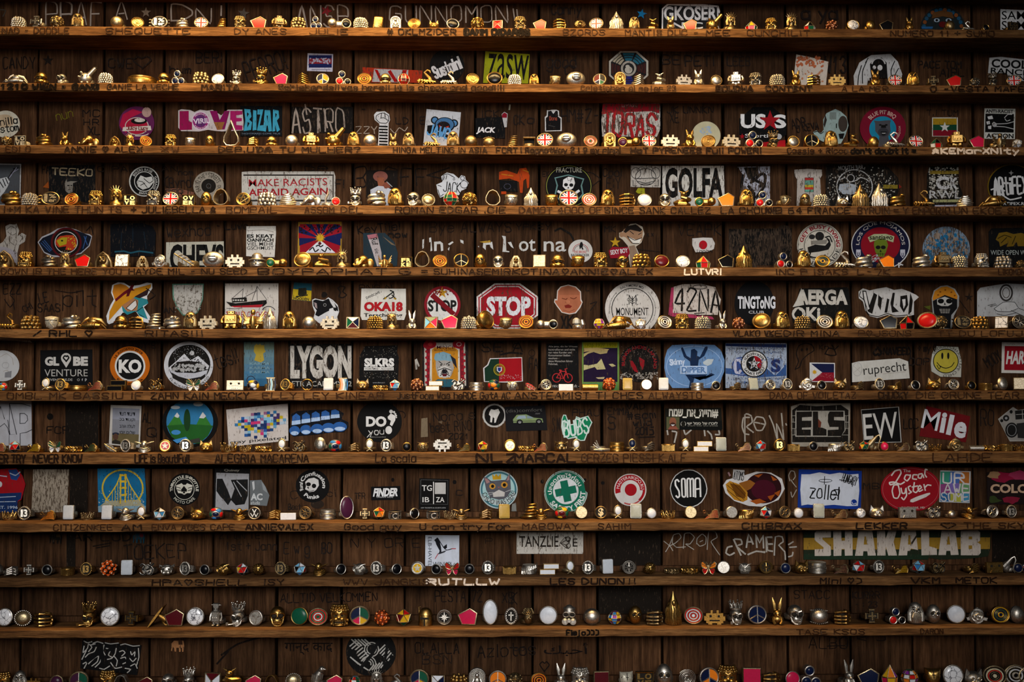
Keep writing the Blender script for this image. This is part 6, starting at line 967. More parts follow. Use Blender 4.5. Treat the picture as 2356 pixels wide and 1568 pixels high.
@ring('LI', 'lion_face_ring', 'oval lion face ring', 24)
def _(v):
    return xfp(KIND['LN'][3](v), lambda m: m.xf(lambda x, y, z: (x * 1.05, y, z * .8)))
@ring('EA', 'wide_eared_head_ring', 'ring of a small head with wide pointed ears', 34)
def _(v):
    k = v[0]; m = M(); ball(m, (0, 0, 21), (9, 9, 9.5), mat(k)); ball(m, (0, -8, 18), (3, 3, 3), mat(k), 8, 6); es = []
    for s in (-1, 1):
        b = M(); tube(b, [(s * 7, 0, 22), (s * 15, -1, 25), (s * 24, 0, 28)], [3.4, 3.2, .4], mat(k), 8, fl=.7); es.append(('ear', b, 0))
    c = M()
    for i, z in enumerate((2, 6, 10)): tube(c, [(-14 + i * 2, 1, z + 3), (-7, -6, z - .5 + i * .4), (0, -8, z - 1), (7, -6, z - .5 + i * .4), (14 - i * 2, 1, z + 3)], [2, 2.6, 2.8, 2.6, 2], mat(k))
    return [('head', m, 0), *es, ('collar', c, 0), eyes('pit', (-3.4, 3.4), -7.6, 22.5, 1.4), band(k, 7)]
@ring('SK', 'skull_ring', 'skull ring', 34)
def _(v, z0=0):
    k = v[0]; m = M(); ball(m, (0, 3, 22), (13, 13.5, 12), mat(k), 18, 12); ball(m, (0, -3, 9.5), (8, 7.5, 8), mat(k), 14, 9, .8)
    for s in (-1, 1):
        tube(m, [(s * 1.5, -10.5, 23.5), (s * 6, -11.5, 25), (s * 11, -8, 23), (s * 11.5, -7, 17), (s * 7, -10, 14)], [1.4, 1.9, 1.7, 1.6, 1.2], mat(k)); tube(m, [(s * 10.5, -3, 14), (s * 8.5, -5, 6), (s * 4, -9, 1.8), (0, -10, 1.4)], [1.5, 1.9, 2, 2], mat(k))
    tube(m, [(0, -11, 23), (0, -12, 18)], [1.3, .8], mat(k)); t_ = M()
    for z in (8.8, 5.6):
        for i in range(-3, 4): bead(t_, (i * 2, -10.3 + abs(i) * .55, z), (1.15, 1.1, 1.6), mat(k))
    n = M(); plate(n, [(-2.4, 13.5), (2.4, 13.5), (0, 18)], -11.9, -8, mat('pit'))
    return [('cranium', m, 0), ('teeth', t_, 1), ('nose_hole', n, 0), eyes('pit', (-5.8, 5.8), -9.4, 19, (4.5, 3.2, 4.3), 'eye_socket'), band(k, 12)]
@ring('SB', 'crowned_skull_ring', 'crowned skull ring with a pipe', 54)
def _(v):
    k = v[0]; p = KIND['SK'][3](v); c = M(); n = 28; R_ = 11.5
    lathe(c, [(R_ - 1, 32), (R_ + 1.2, 32), (R_ + 1.6, 35.5), (R_ + .6, 36.5), (R_ - 1, 36.5)], (0, 3, 0), mat(k), 24); s_ = M()
    for i in range(10):
        a_ = 2 * PI * i / 10 - PI / 2; x, y = math.cos(a_), math.sin(a_)
        for d in (-.26, .26): tube(s_, [((R_ + 1) * math.cos(a_ + d), 3 + (R_ + 1) * math.sin(a_ + d), 36), ((R_ + 1.6) * math.cos(a_ + d * .7), 3 + (R_ + 1.6) * math.sin(a_ + d * .7), 42), ((R_ + 2.4) * x, 3 + (R_ + 2.4) * y, 45)], 1, mat(k), 5)
        bead(s_, ((R_ + 2.6) * x, 3 + (R_ + 2.6) * y, 47.5 + 2 * (i % 2 == 0)), 1.9, mat(k))
    pi = M(); tube(pi, [(-2, -11, 7), (-9, -15, 6), (-15, -17, 5.5), (-17, -17.5, 7)], [1, 1.2, 1.8, 1.5], mat(k)); lathe(pi, [(2, 0), (3.2, 1), (3.4, 6), (2.4, 6), (2.2, 3)], (-16.5, -17.5, 3.5), mat(k), 10)
    return p + [('crown', c, 0), ('crown_points', s_, 1), ('pipe', pi, 0)]
@ring('DR', 'guardian_beast_ring', 'ring of a snarling curly beast head', 38)
def _(v):
    k = v[0]; m = M(); ball(m, (0, 3, 18), (16, 13, 18), mat(k), 16, 11, .8); b = M()
    for i, z in enumerate((35, 31, 27)):
        for j in range(7):
            a_ = PI + PI * (j + .5) / 7; ball(b, (15 * math.cos(a_) * (.75 + i * .12), 3 + 13 * math.sin(a_) * (.75 + i * .1), z), (3.1, 2.8, 2.5), mat(k), 8, 6)
    for s in (-1, 1):
        tube(m, [(s * 1.5, -11, 21), (s * 6, -12.5, 24), (s * 12, -9, 22)], [1.8, 2.5, 1.4], mat(k)); ball(m, (s * 5, -12, 13.5), (4.4, 3.4, 2.8), mat(k), 8, 6); tube(m, [(s * 9, -10, 14), (s * 11, -9, 8), (s * 9, -9, 2)], [2, 2.2, 1.6], mat(k))
        for j in range(2): ball(b, (s * (14 - j), -5 - j, 10 - j * 6), (3, 3, 3), mat(k), 8, 6)
    ball(m, (0, -13.5, 16.5), (3.8, 3, 2.8), mat(k), 8, 6); ball(m, (0, -10, 2.8), (8, 4, 2.6), mat(k), 10, 7); t_ = M()
    for z in (10, 5.5):
        for i in range(-3, 4): bead(t_, (i * 2.2, -12.5 + abs(i) * .4, z), (1, 1, 1.7), mat(k))
    mo = M(); ball(mo, (0, -9.5, 7.8), (7.6, 3, 3.4), mat('pit'), 10, 7)
    return [('head', m, 0), ('curls', b, 1), ('teeth', t_, 1), ('mouth', mo, 0), eyes('pit', (-5.2, 5.2), -11.4, 19.5, (2.2, 1.8, 1.7)), band(k, 10)]
@ring('EL', 'elephant_head_ring', 'elephant head ring with a curled trunk', 31)
def _(v):
    k = v[0]; m = M(); ball(m, (-2, 1, 19), (12, 11, 11), mat(k)); tr = M()
    tube(tr, [(-4, -9, 18), (-8, -13, 12), (-15, -13, 5), (-22, -10, 3.5), (-25, -9, 7), (-23, -9, 9)], [5, 4.6, 3.8, 3, 2.4, 1.6], mat(k), 9); es = []
    for s, x in ((1, 13), (-1, -12)):
        b = M(); ball(b, (x + s * 2, 1, 12), (8.5, 3, 11), mat(k), 12, 8); es.append(('ear', b, 0))
    return [('head', m, 0), ('trunk', tr, 0), *es, eyes('pit', (-8, 4), -7.5, 20, 1.3), band(k, 7)]
@ring('PG', 'open_beak_bird_ring', 'round creature ring with a raised open snout', 40)
def _(v):
    k = v[0]; m = M(); ball(m, (-3, 2, 14), (15, 12, 13.5), mat(k), 16, 11); tube(m, [(4, 0, 20), (12, -1, 29), (20, -1, 38)], [6.5, 5, 4.4], mat(k), 12); h_ = M(); ball(h_, (20.2, -1, 38.3), (3.2, 3.2, 3.2), mat('pit'), 10, 7)
    for x, z in ((-10, 26), (-15, 16), (-9, 3), (4, 3)): ball(m, (x, -6, z), (3.4, 4, 3), mat(k), 8, 6)
    return [('body', m, 0), ('snout_opening', h_, 0), eyes('pit', (-6, 4), -10, 18, 1.5), band(k, 8)]
@ring('SN', 'coiled_snake_ring', 'ring of a coiled snake', 29)
def _(v):
    k = v[0]; m = M(); P = hel(lambda s: ((15 - s * 1.3) * math.cos(s * 2 * PI - 2), 1 + (11 - s * 1.5) * math.sin(s * 2 * PI - 2), 4 + s * 7.4), 0, 2.4, 40)
    tube(m, P + [(P[-1][0] - 1, -8, 24), (2, -12, 23)], [1.2] + [3.6 + .8 * min(1, i / 8) for i in range(38)] + [4.2, 3.6, 2.6], mat(k), 9); h_ = M(); ball(h_, (5, -10.5, 24), (5.6, 6, 3.8), mat(k), 10, 7)
    return [('coils', m, 0), ('head', h_, 0), eyes('pit', (2.5, 8), -14.5, 26, 1), band(k, 7)]
@ring('DK', 'coiled_creature_ring', 'ring of a creature curled around itself', 32)
def _(v):
    k = v[0]; m = M(); tube(m, [(14, 0, 4), (4, -9, 4), (-10, -8, 5), (-15, 2, 8), (-8, 8, 12), (6, 6, 13), (12, -4, 14), (4, -10, 15), (-4, -9, 18), (-2, -4, 24)], [2.4, 4.4, 4.8, 4.6, 4.6, 4.6, 4.6, 4.4, 3.6, 3.4], mat(k), 9); h_ = M()
    ball(h_, (0, -8, 25), (6.5, 6, 4.4), mat(k), 10, 7); tube(h_, [(4, -8, 28), (10, -8, 32)], [1.8, .4], mat(k)); tube(h_, [(-3, -8, 28), (-10, -8, 31)], [1.8, .4], mat(k))
    return [('body', m, 0), ('head', h_, 0), eyes('pit', (-3, 3), -13, 26.5, 1), band(k, 7)]
@ring('SC', 'scorpion_ring', 'scorpion ring with a raised curling tail', 33)
def _(v):
    k = v[0]; m = M()
    for i in range(5): ball(m, (6 - i * 5, -4 - i, 6 + i * .4), (5 - i * .3, 6.5 - i * .6, 5 - i * .3), mat(k), 9, 6)
    tl = M(); P = [(8, 0, 9), (6, 2, 16), (0, 3, 22), (-4, 2, 27), (2, 0, 31.5), (7, -2, 29), (7.5, -3, 25)]; tube(tl, P, [4, 3.4, 2.8, 2.4, 2, 1.7, .4], mat(k), 8); cl = []
    for s in (-1, 1):
        b = M(); tube(b, [(-10, -8, 6), (s * 15 - 4, -12, 5), (s * 18, -14, 3.4)], [1.6, 2.6, .5], mat(k)); tube(b, [(s * 12 - 4, -10, 5), (s * 17, -9, 7)], [1.8, .4], mat(k)); cl.append(('claw', b, 0))
    lg = M()
    for i in range(3):
        for s in (-1, 1): tube(lg, [(4 - i * 5, -6, 6), (4 - i * 6 + s * 6, -13, 5), (4 - i * 6 + s * 9, -15, .8)], [1.2, 1, .5], mat(k), 5)
    return [('body', m, 0), ('tail', tl, 0), *cl, ('legs', lg, 1), band(k, 6)]
@ring('SP', 'spring_coil_ring', 'ring of stacked spiral wire', 27)
def _(v):
    k = v[0]; m = M(); tube(m, hel(lambda s: ((11 - s * .9) * math.cos(s * 2 * PI) + s, 2 + (10 - s * .8) * math.sin(s * 2 * PI), 2 + s * 4.8), 0, 5, 90), 1.5, mat(k), 6)
    return [('coil', m, 0), band(k, 3, 2.5)]
@ring('RB', 'bone_hand_ring', 'ring wrapped by a skeleton hand', 31)
def _(v):
    k = v[0]; out = []
    for j in range(4):
        z = 4 + j * 7.2; m = M(); w_ = 17 - abs(j - 1.5) * 1.2; P = []; R_ = []
        for i in range(13):
            u = -1 + 2 * i / 12; P.append((u * w_, -11 * math.sqrt(max(0, 1 - u * u * .9)), z + (1.2 if j == 3 else 0) * (1 - u * u) * 2)); R_.append(2 + (1.1 if i in (0, 4, 8, 12) else 0))
        tube(m, P, R_, mat(k), 7); out.append(('finger', m, 0))
    b = M(); ball(b, (0, 3, 15), (12, 9, 14), mat('pit'), 12, 8); t_ = M(); tube(t_, [(16, -3, 3), (18, -1, 14), (14, 0, 27), (4, -4, 31)], [2.6, 2.8, 2.4, 1.8], mat(k))
    return out + [('palm', b, 0), ('wrist', t_, 0), band(k)]
@ring('RV', 'ribbed_chevron_ring', 'ring with arched chevron ribs', 28)
def _(v):
    k = v[0]; b = M(); ball(b, (0, 3, 12), (13, 9, 14), mat('pit'), 14, 9); m = M()
    for j in range(5):
        z = 3 + j * 5; w_ = 14 - j * .8
        tube(m, [(-w_, 0, z - 1), (-w_ * .6, -8, z - 1.4), (0, -11, z + 2), (w_ * .6, -8, z - 1.4), (w_, 0, z - 1)], [1.4, 1.9, 2, 1.9, 1.4], mat(k))
    return [('core', b, 0), ('ribs', m, 1), band(k)]
@ring('RO', 'robot_ring', 'toy robot ring', 29)
def _(v):
    k = v[0]; m = M(); box(m, (0, -2, 17), (23, 13, 16), mat(k), 2); pn = M(); box(pn, (0, -9.5, 18), (16, 2, 9), mat(k), .6)
    for i in range(3): bead(pn, (-5 + i * 5, -10.8, 16), 1.2, mat(k))
    h_ = M(); box(h_, (0, -1, 28), (12, 9, 6), mat(k), 1.2); ps = [('body', m, 0), ('chest_panel', pn, 0), ('head', h_, 0)]
    for s in (-1, 1):
        b = M(); tube(b, [(s * 13, -1, 22), (s * 16, -3, 16), (s * 15, -6, 10)], [2.6, 2.4, 3], mat(k), 8); ps.append(('arm', b, 0)); f = M(); box(f, (s * 6, -2, 6), (5, 6, 7), mat(k), .8); ball(f, (s * 6.5, -5, 2.6), (5, 7, 2.6), mat(k), 10, 6); ps.append(('foot', f, 0))
    return ps + [eyes('pit', (-3, 3), -5.6, 28.5, 1.2), band(k, 9)]
@ring('RT', 'standing_robot_ring', 'standing robot ring with a square head', 50)
def _(v):
    p = xfp(KIND['RO'][3](v), lambda m: m.xf(lambda x, y, z: (x * .82, y, z * 1.05 if z < 9 else 9.5 + (z - 9) * 1.45)), ('band',))
    h_ = M(); box(h_, (0, -1, 45), (13, 9, 9), mat(v[0]), 1); tube(h_, [(-11, -1, 46), (11, -1, 46)], 1.2, mat(v[0])); return p + [('helmet', h_, 0)]
@ring('PX', 'blocky_creature_ring', 'flat ring shaped as a blocky face', 30)
def _(v):
    k = v[0]; m = M(); o = [(-13, 3), (-13, 0), (-5, 0), (-5, 3), (5, 3), (5, 0), (13, 0), (13, 3), (17, 3), (17, 8), (21, 8), (21, 17), (17, 17), (17, 23), (8, 23), (8, 29), (4, 29), (4, 23), (-4, 23), (-4, 29), (-8, 29), (-8, 23), (-17, 23), (-17, 17), (-21, 17), (-21, 8), (-17, 8), (-17, 3)]
    plate(m, o, -5, 0, mat(k), .5); ey = M(); mo = M()
    for s in (-1, 1): box(ey, (s * 8, -5.1, 17), (4.4, .6, 4.4), mat('pit'))
    box(mo, (0, -5.1, 8.5), (20, .6, 2.6), mat('pit'))
    return [('plate', m, 0), ('eyes', ey, 1), ('mouth', mo, 0), band('j' if k == 'w' else k, 12)]
@ring('PI', 'blocky_creature_ring', 'blocky face ring standing upside down', 31)
def _(v):
    return xfp(KIND['PX'][3](v), lambda m: m.rot('Y', 180, (0, 0, 14.5)), ('band',))
@ring('KM', 'visor_shield_ring', 'curved visor mask ring with a narrow slit', 32)
def _(v):
    k = v[0]; m = M(); plate(m, [(-15, 27), (-14, 14), (-10, 5), (0, 0), (10, 5), (14, 14), (15, 27), (8, 29), (0, 30), (-8, 29)], -2, 4, mat(k), .8, 9); s_ = M(); tube(s_, [(-14, -4.4, 20), (-7, -9.4, 20), (0, -11.2, 20), (7, -9.4, 20), (14, -4.4, 20)], 1, mat('pit')); r_ = M()
    tube(r_, [(-8, -6, 5), (-2, -11, 13), (0, -11.6, 20)], [1, 1.2, 1], mat(k)); tube(r_, [(8, -6, 5), (2, -11, 13), (0, -11.6, 20)], [1, 1.2, 1], mat(k))
    return [('visor', m, 0), ('slit', s_, 0), ('ridge', r_, 0), band(k, 12)]
@ring('KX', 'cross_shield_ring', 'shield ring engraved with a cross', 38)
def _(v):
    k = v[0]; m = M(); plate(m, [(-16, 36), (-16, 20), (-13, 8), (-6, 1), (0, 0), (6, 1), (13, 8), (16, 20), (16, 36), (8, 34.5), (-8, 34.5)], -2, 4, mat(k), .8, 8); c = M()
    tube(c, [(0, -7, 33), (0, -10.3, 20), (0, -6, 5)], .9, mat('pit')); tube(c, [(-14, -5, 23), (0, -10.4, 23), (14, -5, 23)], .9, mat('pit')); return [('shield', m, 0), ('cross', c, 0), band(k, 14)]
@ring('HM', 'helmet_mask_ring', 'domed helmet mask ring with dark eye slots', 29)
def _(v):
    k = v[0]; m = M(); ball(m, (0, 2, 17), (12.5, 12, 12), mat(k), 16, 11); tube(m, [(-13, -2, 15), (-7, -10, 16.5), (0, -12, 17), (7, -10, 16.5), (13, -2, 15)], 1.6, mat(k)); j_ = M(); ball(j_, (0, -5, 6), (10.5, 7.5, 6), mat(k), 12, 8)
    for s in (-1, 1): ball(j_, (s * 9, -4, 5), (5, 5, 4.4), mat(k), 10, 7)
    return [('dome', m, 0), ('jaw', j_, 0), eyes('pit', (-5, 5), -10, 12.6, (3.4, 2.4, 1.8), 'eye_slot'), band(k, 7)]
@ring('HK', 'knight_helmet_ring', 'smooth knight helmet ring with a T slot', 40)
def _(v):
    k = v[0]; m = M(); lathe(m, [(15.5, 0), (16, 8), (15.5, 16), (14.5, 22), (16, 23.5), (15, 26), (13, 32), (8, 37), (2, 38.6)], (0, 2, 0), mat(k), 20, .85); s_ = M(); box(s_, (0, -10.6, 17), (19, 2.4, 4.4), mat('pit'), .4); box(s_, (0, -11, 8.5), (3.2, 2.4, 15), mat('pit'), .4); a_ = M(); tube(a_, [(-13, 0, 18), (-14.5, 0, 40), (-10, 0, 41)], [2, 1.1, 1], mat(k))
    return [('helmet', m, 0), ('visor_slot', s_, 1), ('plume_holder', a_, 0), band(k, 8)]
@ring('HO', 'hooded_face_ring', 'ring of a face inside a pointed hood', 29)
def _(v):
    k = v[0]; m = M(); tube(m, [(-15, 0, 1), (-14, -3, 12), (-9, -4, 22), (0, -4.5, 29), (9, -4, 22), (14, -3, 12), (15, 0, 1)], [3, 2.6, 2.4, 1.8, 2.4, 2.6, 3], mat(k), 8); bk = M(); ball(bk, (0, 3, 11), (13.5, 8, 16), mat(k), 14, 9); f = M(); ball(f, (0, -4, 14), (7, 6, 8), mat(k), 12, 8); face(f, k, 15.5, 5, -9); lathe(f, [(9, 0), (8.5, 3), (5, 7)], (0, -2, 0), mat(k), 12)
    return [('hood', m, 0), ('hood_back', bk, 0), ('face', f, 0), eyes('pit', (-3, 3), -9.5, 15, 1.2), band(k, 7)]
@ring('BL', 'ball_ring', 'smooth round ball ring', 29)
def _(v):
    m = M(); ball(m, (0, 0, 14.5), (15, 13, 14.5), mat(v[0]), 22, 15); return [('ball', m, 0), band(v[0])]
@ring('BO', 'domed_oval_ring', 'plain convex oval ring', 30)
def _(v):
    m = M(); plate(m, E2(0, 15, 13, 15.5, 30), -2, 3, mat(v[0]), .6, 8); return [('dome', m, 0), band(v[0], 11, 5)]
@ring('HB', 'slotted_boss_ring', 'wide domed ring with a slotted round boss', 36)
def _(v):
    k = v[0]; m = M(); ball(m, (0, 3, 17), (23, 12, 18), mat(k), 20, 12); b = M(); plate(b, E2(0, 20, 11, 9.5, 24), -12.5, -6, mat(k), 1.4, 1.6); s_ = M()
    for d in (-2.6, 2.6): box(s_, (0, -14, 20 + d), (14, 1.4, 2), mat('pit'), .3)
    return [('dome', m, 0), ('boss', b, 0), ('slots', s_, 1), band(k, 8)]
@ring('DM', 'dotted_dome_ring', 'dome ring edged by fine dots', 32)
def _(v):
    k = v[0]; m = M(); ball(m, (0, 1, 15), (17, 13, 15), mat(k), 20, 13); d = M()
    for s in (-1, 1):
        for i in range(13): a_ = -PI * (i + .5) / 13; bead(d, (16 * math.cos(a_), 1 + 13.5 * math.sin(a_) * .6, 15 + s * (14 - 3 * abs(math.cos(a_)))), 1.2, mat(k))
    return [('dome', m, 0), ('studs', d, 1), band(k)]
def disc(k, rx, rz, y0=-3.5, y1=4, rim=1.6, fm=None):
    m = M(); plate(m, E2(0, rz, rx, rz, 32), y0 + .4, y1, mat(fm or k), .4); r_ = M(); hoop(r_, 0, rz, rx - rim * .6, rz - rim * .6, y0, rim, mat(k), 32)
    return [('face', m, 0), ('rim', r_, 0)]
def glyph(s, x0, z0, x1, z1, y, d, k, bold=3):
    """raised lettering"""
    vs, fs, _ = glyphs(s, bold * .01); m = M(); n = len(vs); from collections import Counter
    P = [(x0 + (x1 - x0) * u, z0 + (z1 - z0) * w) for u, w in vs]; V = [(x, y - d, z) for x, z in P] + [(x, y, z) for x, z in P]; F = []
    ed = Counter(tuple(sorted((f[i], f[(i + 1) % len(f)]))) for f in fs for i in range(len(f)))
    for f in fs:
        ar = sum(P[f[i]][0] * P[f[(i + 1) % len(f)]][1] - P[f[(i + 1) % len(f)]][0] * P[f[i]][1] for i in range(len(f))); f = f if ar > 0 else f[::-1]
        F.append(f)
        for i in range(len(f)):
            a_, b_ = f[i], f[(i + 1) % len(f)]
            if ed[tuple(sorted((a_, b_)))] == 1: F.append((b_, a_, a_ + n, b_ + n))
    return m.add(V, F, mat(k))
@ring('CO', 'seal_ring', 'round seal ring with worn relief', 27)
def _(v):
    k = v[0]; p = disc(k, 15, 14); r_ = M(); R_ = random.Random(3); hoop(r_, 0, 14, 10.5, 9.8, -3.6, .6, mat(k), 24)
    for i in range(26):
        a_, q_ = R_.uniform(0, 6.3), R_.uniform(0, 9); ball(r_, (q_ * math.cos(a_), -3.4, 14 + q_ * .9 * math.sin(a_)), (R_.uniform(.8, 2.4), 1.2, R_.uniform(.8, 2.2)), mat(k), 6, 5)
    return p + [('relief', r_, 1), band(k, 11)]
@ring('CV', 'beaded_oval_ring', 'oval ring with a pale stone in a beaded rim', 31)
def _(v):
    k = v[0]; m = M(); plate(m, E2(0, 15.5, 14, 13, 28), -2, 3, mat('s' if k != 's' else 'j'), .5, 5); d = M()
    for i in range(26): a_ = 2 * PI * i / 26; bead(d, (15.5 * math.cos(a_), -2.4, 15.5 + 14.5 * math.sin(a_)), 1.7, mat(k))
    return [('stone', m, 0), ('studs', d, 1), band(k, 12)]
@ring('1P', 'lettered_oval_ring', 'oval ring with raised characters and clawed shoulders', 29)
def _(v):
    k = v[0]; p = disc(k, 19, 15, fm='pit'); t_ = glyph('1', -13, 7, -6, 25, -3, 1.6, k, 4); g2 = glyph('%', -3, 15, 12, 25, -3, 1.6, k, 2); g3 = glyph('er', -3, 6, 12, 13, -3, 1.6, k, 3)
    for g in (g2, g3): t_.add(g.v, g.f, mat(k))
    c = M()
    for s in (-1, 1):
        for j in range(3): tube(c, [(s * 16, 4, 6 + j * 8), (s * 23, -1, 6 + j * 8), (s * 25, -4, 4 + j * 8)], [1.8, 1.6, .6], mat(k))
    return p + [('lettering', t_, 0), ('claws', c, 1), band(k, 11)]
@ring('PT', 'star_seal_ring', 'round ring with an interlaced star', 30)
def _(v):
    k = v[0]; p = disc(k, 16.5, 15, fm='pit'); m = M(); P = [(12.5 * math.cos(math.radians(90 + 144 * i)), -3.4, 15 + 11.5 * math.sin(math.radians(90 + 144 * i))) for i in range(5)]
    for i in range(5): tube(m, [P[i], P[(i + 1) % 5]], 1.1, mat(k), 5)
    hoop(m, 0, 15, 12.8, 11.8, -3.4, .9, mat(k)); return p + [('star', m, 1), band(k, 11)]
@ring('TH', 'thirteen_ring', 'oval ring numbered 13 with a notched rim', 30)
def _(v):
    k = v[0]; m = M(); plate(m, E2(0, 15, 12, 14, 30), -3.2, 3, mat('pit'), .4); r_ = M(); hoop(r_, 0, 15, 11.5, 13.5, -3.4, 1, mat(k), 30); d = M()
    for i in range(24): a_ = 2 * PI * i / 24; bead(d, (12.8 * math.cos(a_), -2, 15 + 14.8 * math.sin(a_)), 1.5, mat(k))
    t_ = glyph('1', -7.2, 6.5, -2.2, 23.5, -3, 1.4, k, 4); g2 = glyph('3', -1, 6.5, 7.2, 23.5, -3, 1.4, k, 4); t_.add(g2.v, g2.f, mat(k)); sh = M()
    for i in range(-2, 3): tube(sh, [(9, 3, 15 + i * 3.4), (15, 8, 14 + i * 3), (17, 16, 13 + i * 2.4)], [1.3, 1.5, 1.2], mat(k))
    return [('face', m, 0), ('rim', r_, 0), ('studs', d, 1), ('numerals', t_, 0), ('grooves', sh, 1), band(k, 12)]
@ring('LT', 'letter_seal_ring', 'round ring with two stacked letters in a circle', 30)
def _(v):
    p = disc('s', 15, 15, fm='pit'); t_ = glyph('V', -6, 14.5, 6, 25, -3.2, 1.2, 's', 2); g2 = glyph('W', -10, 5, 10, 15, -3.2, 1.2, 's', 2); t_.add(g2.v, g2.f, mat('s')); return p + [('lettering', t_, 0), band('s', 12)]
@ring('DO', 'dollar_ring', 'round ring with a dollar sign', 30)
def _(v):
    k = v[0]; p = disc(k, 15, 15, fm='pit'); return p + [('sign', glyph('$', -6.5, 4, 6.5, 26, -3.2, 1.4, k, 4), 0), band(k, 12)]
@ring('WH', 'spoked_wheel_ring', 'round ring with a spoked wheel', 31)
def _(v, n=8):
    k = v[0]; p = disc(k, 15.5, 15.5, fm='pit'); m = M(); hoop(m, 0, 15.5, 11.4, 11.4, -3.4, 1, mat(k), 28); hoop(m, 0, 15.5, 3, 3, -3.6, 1, mat(k), 14)
    for i in range(n):
        a_ = 2 * PI * i / n; tube(m, [(2 * math.cos(a_), -3.6, 15.5 + 2 * math.sin(a_)), (11 * math.cos(a_), -3.4, 15.5 + 11 * math.sin(a_))], [1.2, .8], mat(k), 5)
    d = M()
    for i in range(28): a_ = 2 * PI * i / 28; bead(d, (13.2 * math.cos(a_), -3.2, 15.5 + 13.2 * math.sin(a_)), .9, mat(k))
    sh = M()
    for s in (-1, 1): tube(sh, [(s * 13, 3, 20), (s * 18, 8, 17), (s * 19, 14, 10)], [2.4, 2.6, 2], mat(k))
    return p + [('spokes', m, 1), ('studs', d, 1), ('shoulders', sh, 1), band(k, 12)]
@ring('CM', 'compass_ring', 'round ring with a compass star', 33)
def _(v):
    k = v[0]; p = disc(k, 16, 16.5, fm='pit'); m = M(); plate(m, star(0, 16.5, 12.5, 4, .25), -4.4, -3, mat(k), .3); plate(m, star(0, 16.5, 9, 4, .3, 45), -4, -3, mat(k), .3); hoop(m, 0, 16.5, 12, 12.4, -3.4, .7, mat(k)); return p + [('compass', m, 1), band(k, 12)]
@ring('TE', 'tree_seal_ring', 'round ring with a tree in relief', 33)
def _(v):
    k = v[0]; p = disc(k, 15.5, 16.5); m = M(); tube(m, [(0, -3.6, 4), (0, -3.8, 14), (0, -3.6, 20)], [1.6, 1.3, .7], mat(k))
    for i in range(9): a_ = PI * (i + .5) / 9; tube(m, [(0, -3.7, 14), (5 * math.cos(a_), -3.7, 19 + 3 * math.sin(a_)), (11 * math.cos(a_), -3.4, 18 + 10 * math.sin(a_))], [.9, .8, .4], mat(k), 5)
    return p + [('tree', m, 1), band(k, 12)]
@ring('XO', 'cross_oval_ring', 'black oval ring with a silver cross and scalloped edge', 38)
def _(v):
    p = disc('s', 14, 18.5, fm='pit'); m = M()
    for w_, h_, z in ((3, 20, 18), (12, 3, 21)): box(m, (0, -4, z), (w_, 1.6, h_), mat('s'), .4)
    d = M()
    for i in range(20): a_ = 2 * PI * i / 20; ball(d, (11.4 * math.cos(a_), -3.6, 18.5 + 15.6 * math.sin(a_)), (2, 1.2, 2), mat('s'), 7, 5)
    return p + [('cross', m, 1), ('studs', d, 1), band('s', 13)]
@ring('SR', 'star_shield_ring', 'round ring with a star on an enamel disc', 28)
def _(v):
    k = c2(v, 1); p = disc(k, 14, 14); e_ = M(); plate(e_, E2(0, 14, 9.6, 9.6, 26), -4, -3, en(v[0])); m = M(); plate(m, star(0, 14, 8.8), -4.8, -3.8, mat('w'), .2); return p + [('enamel', e_, 0), ('star', m, 0), band(k, 11)]
@ring('RI', 'target_ring', 'round ring of concentric enamel circles', 30)
def _(v):
    pal = dict(o='odok', g='gjgj', y='ynen', r='rwrw', w='wkwk', s='skwk', t='rerw', k='kcrk')[v[0]]; k = 'g' if v[0] in 'ogy' else 'j'; p = disc(k, 17, 15, rim=1.2); m = M()
    for i in range(6):
        q0 = 1 - i / 6.3; c_ = pal[i % len(pal)]; c_ = mat(c_) if c_ in 'gjs' else en(c_)
        if pal == 'gjgj': hoop(m, 0, 15, 15.2 * q0, 13.4 * q0, -3.4, .8, mat('g'), 30)
        else: plate(m, E2(0, 15, 15.6 * q0, 13.7 * q0, 30), -3.6 - i * .15, -3, c_)
    r_ = M()
    if pal != 'gjgj':
        for i in range(1, 6): hoop(r_, 0, 15, 15.6 * (1 - i / 6.3), 13.7 * (1 - i / 6.3), -3.7 - i * .13, .4, mat(k), 28)
        p.append(('wires', r_, 1))
    return p + [('circles', m, 1), band(k, 11)]
@ring('SL', 'wire_spiral_ring', 'round ring of coiled wire spiral', 44)
def _(v):
    m = M(); tube(m, hel(lambda s: ((2 + s * 3.4) * math.cos(s * 2 * PI), -2 + math.sin(s * 9) * .6, 21 + (2 + s * 3.1) * math.sin(s * 2 * PI)), 0, 5.4, 130), 1.1, mat(v[0]), 6); return [('spiral', m, 0), band(v[0], 10)]
def painted(k, rx, rz, fn, n=26, rim=1.4):
    """disc whose cells take the enamel that fn(x, z) names"""
    m = M(); base = disc(k, rx, rz, rim=rim)
    for i in range(n):
        for j in range(n):
            P = []
            for du, dv in ((0, 0), (1, 0), (1, 1), (0, 1)):
                x = -1 + 2 * (i + du) / n; z = -1 + 2 * (j + dv) / n
                mx = max(abs(x), abs(z)); d = math.hypot(x, z) or 1; P.append((x * mx / d, z * mx / d))
            c_ = fn(sum(p[0] for p in P) / 4, sum(p[1] for p in P) / 4)
            m.add([(x * (rx - rim), -3.7, rz + z * (rz - rim)) for x, z in P], [(0, 1, 2, 3)], en(c_) if c_ not in 'gsj' else mat(c_))
    return base + [('enamel', m, 0), band(k, 11)]
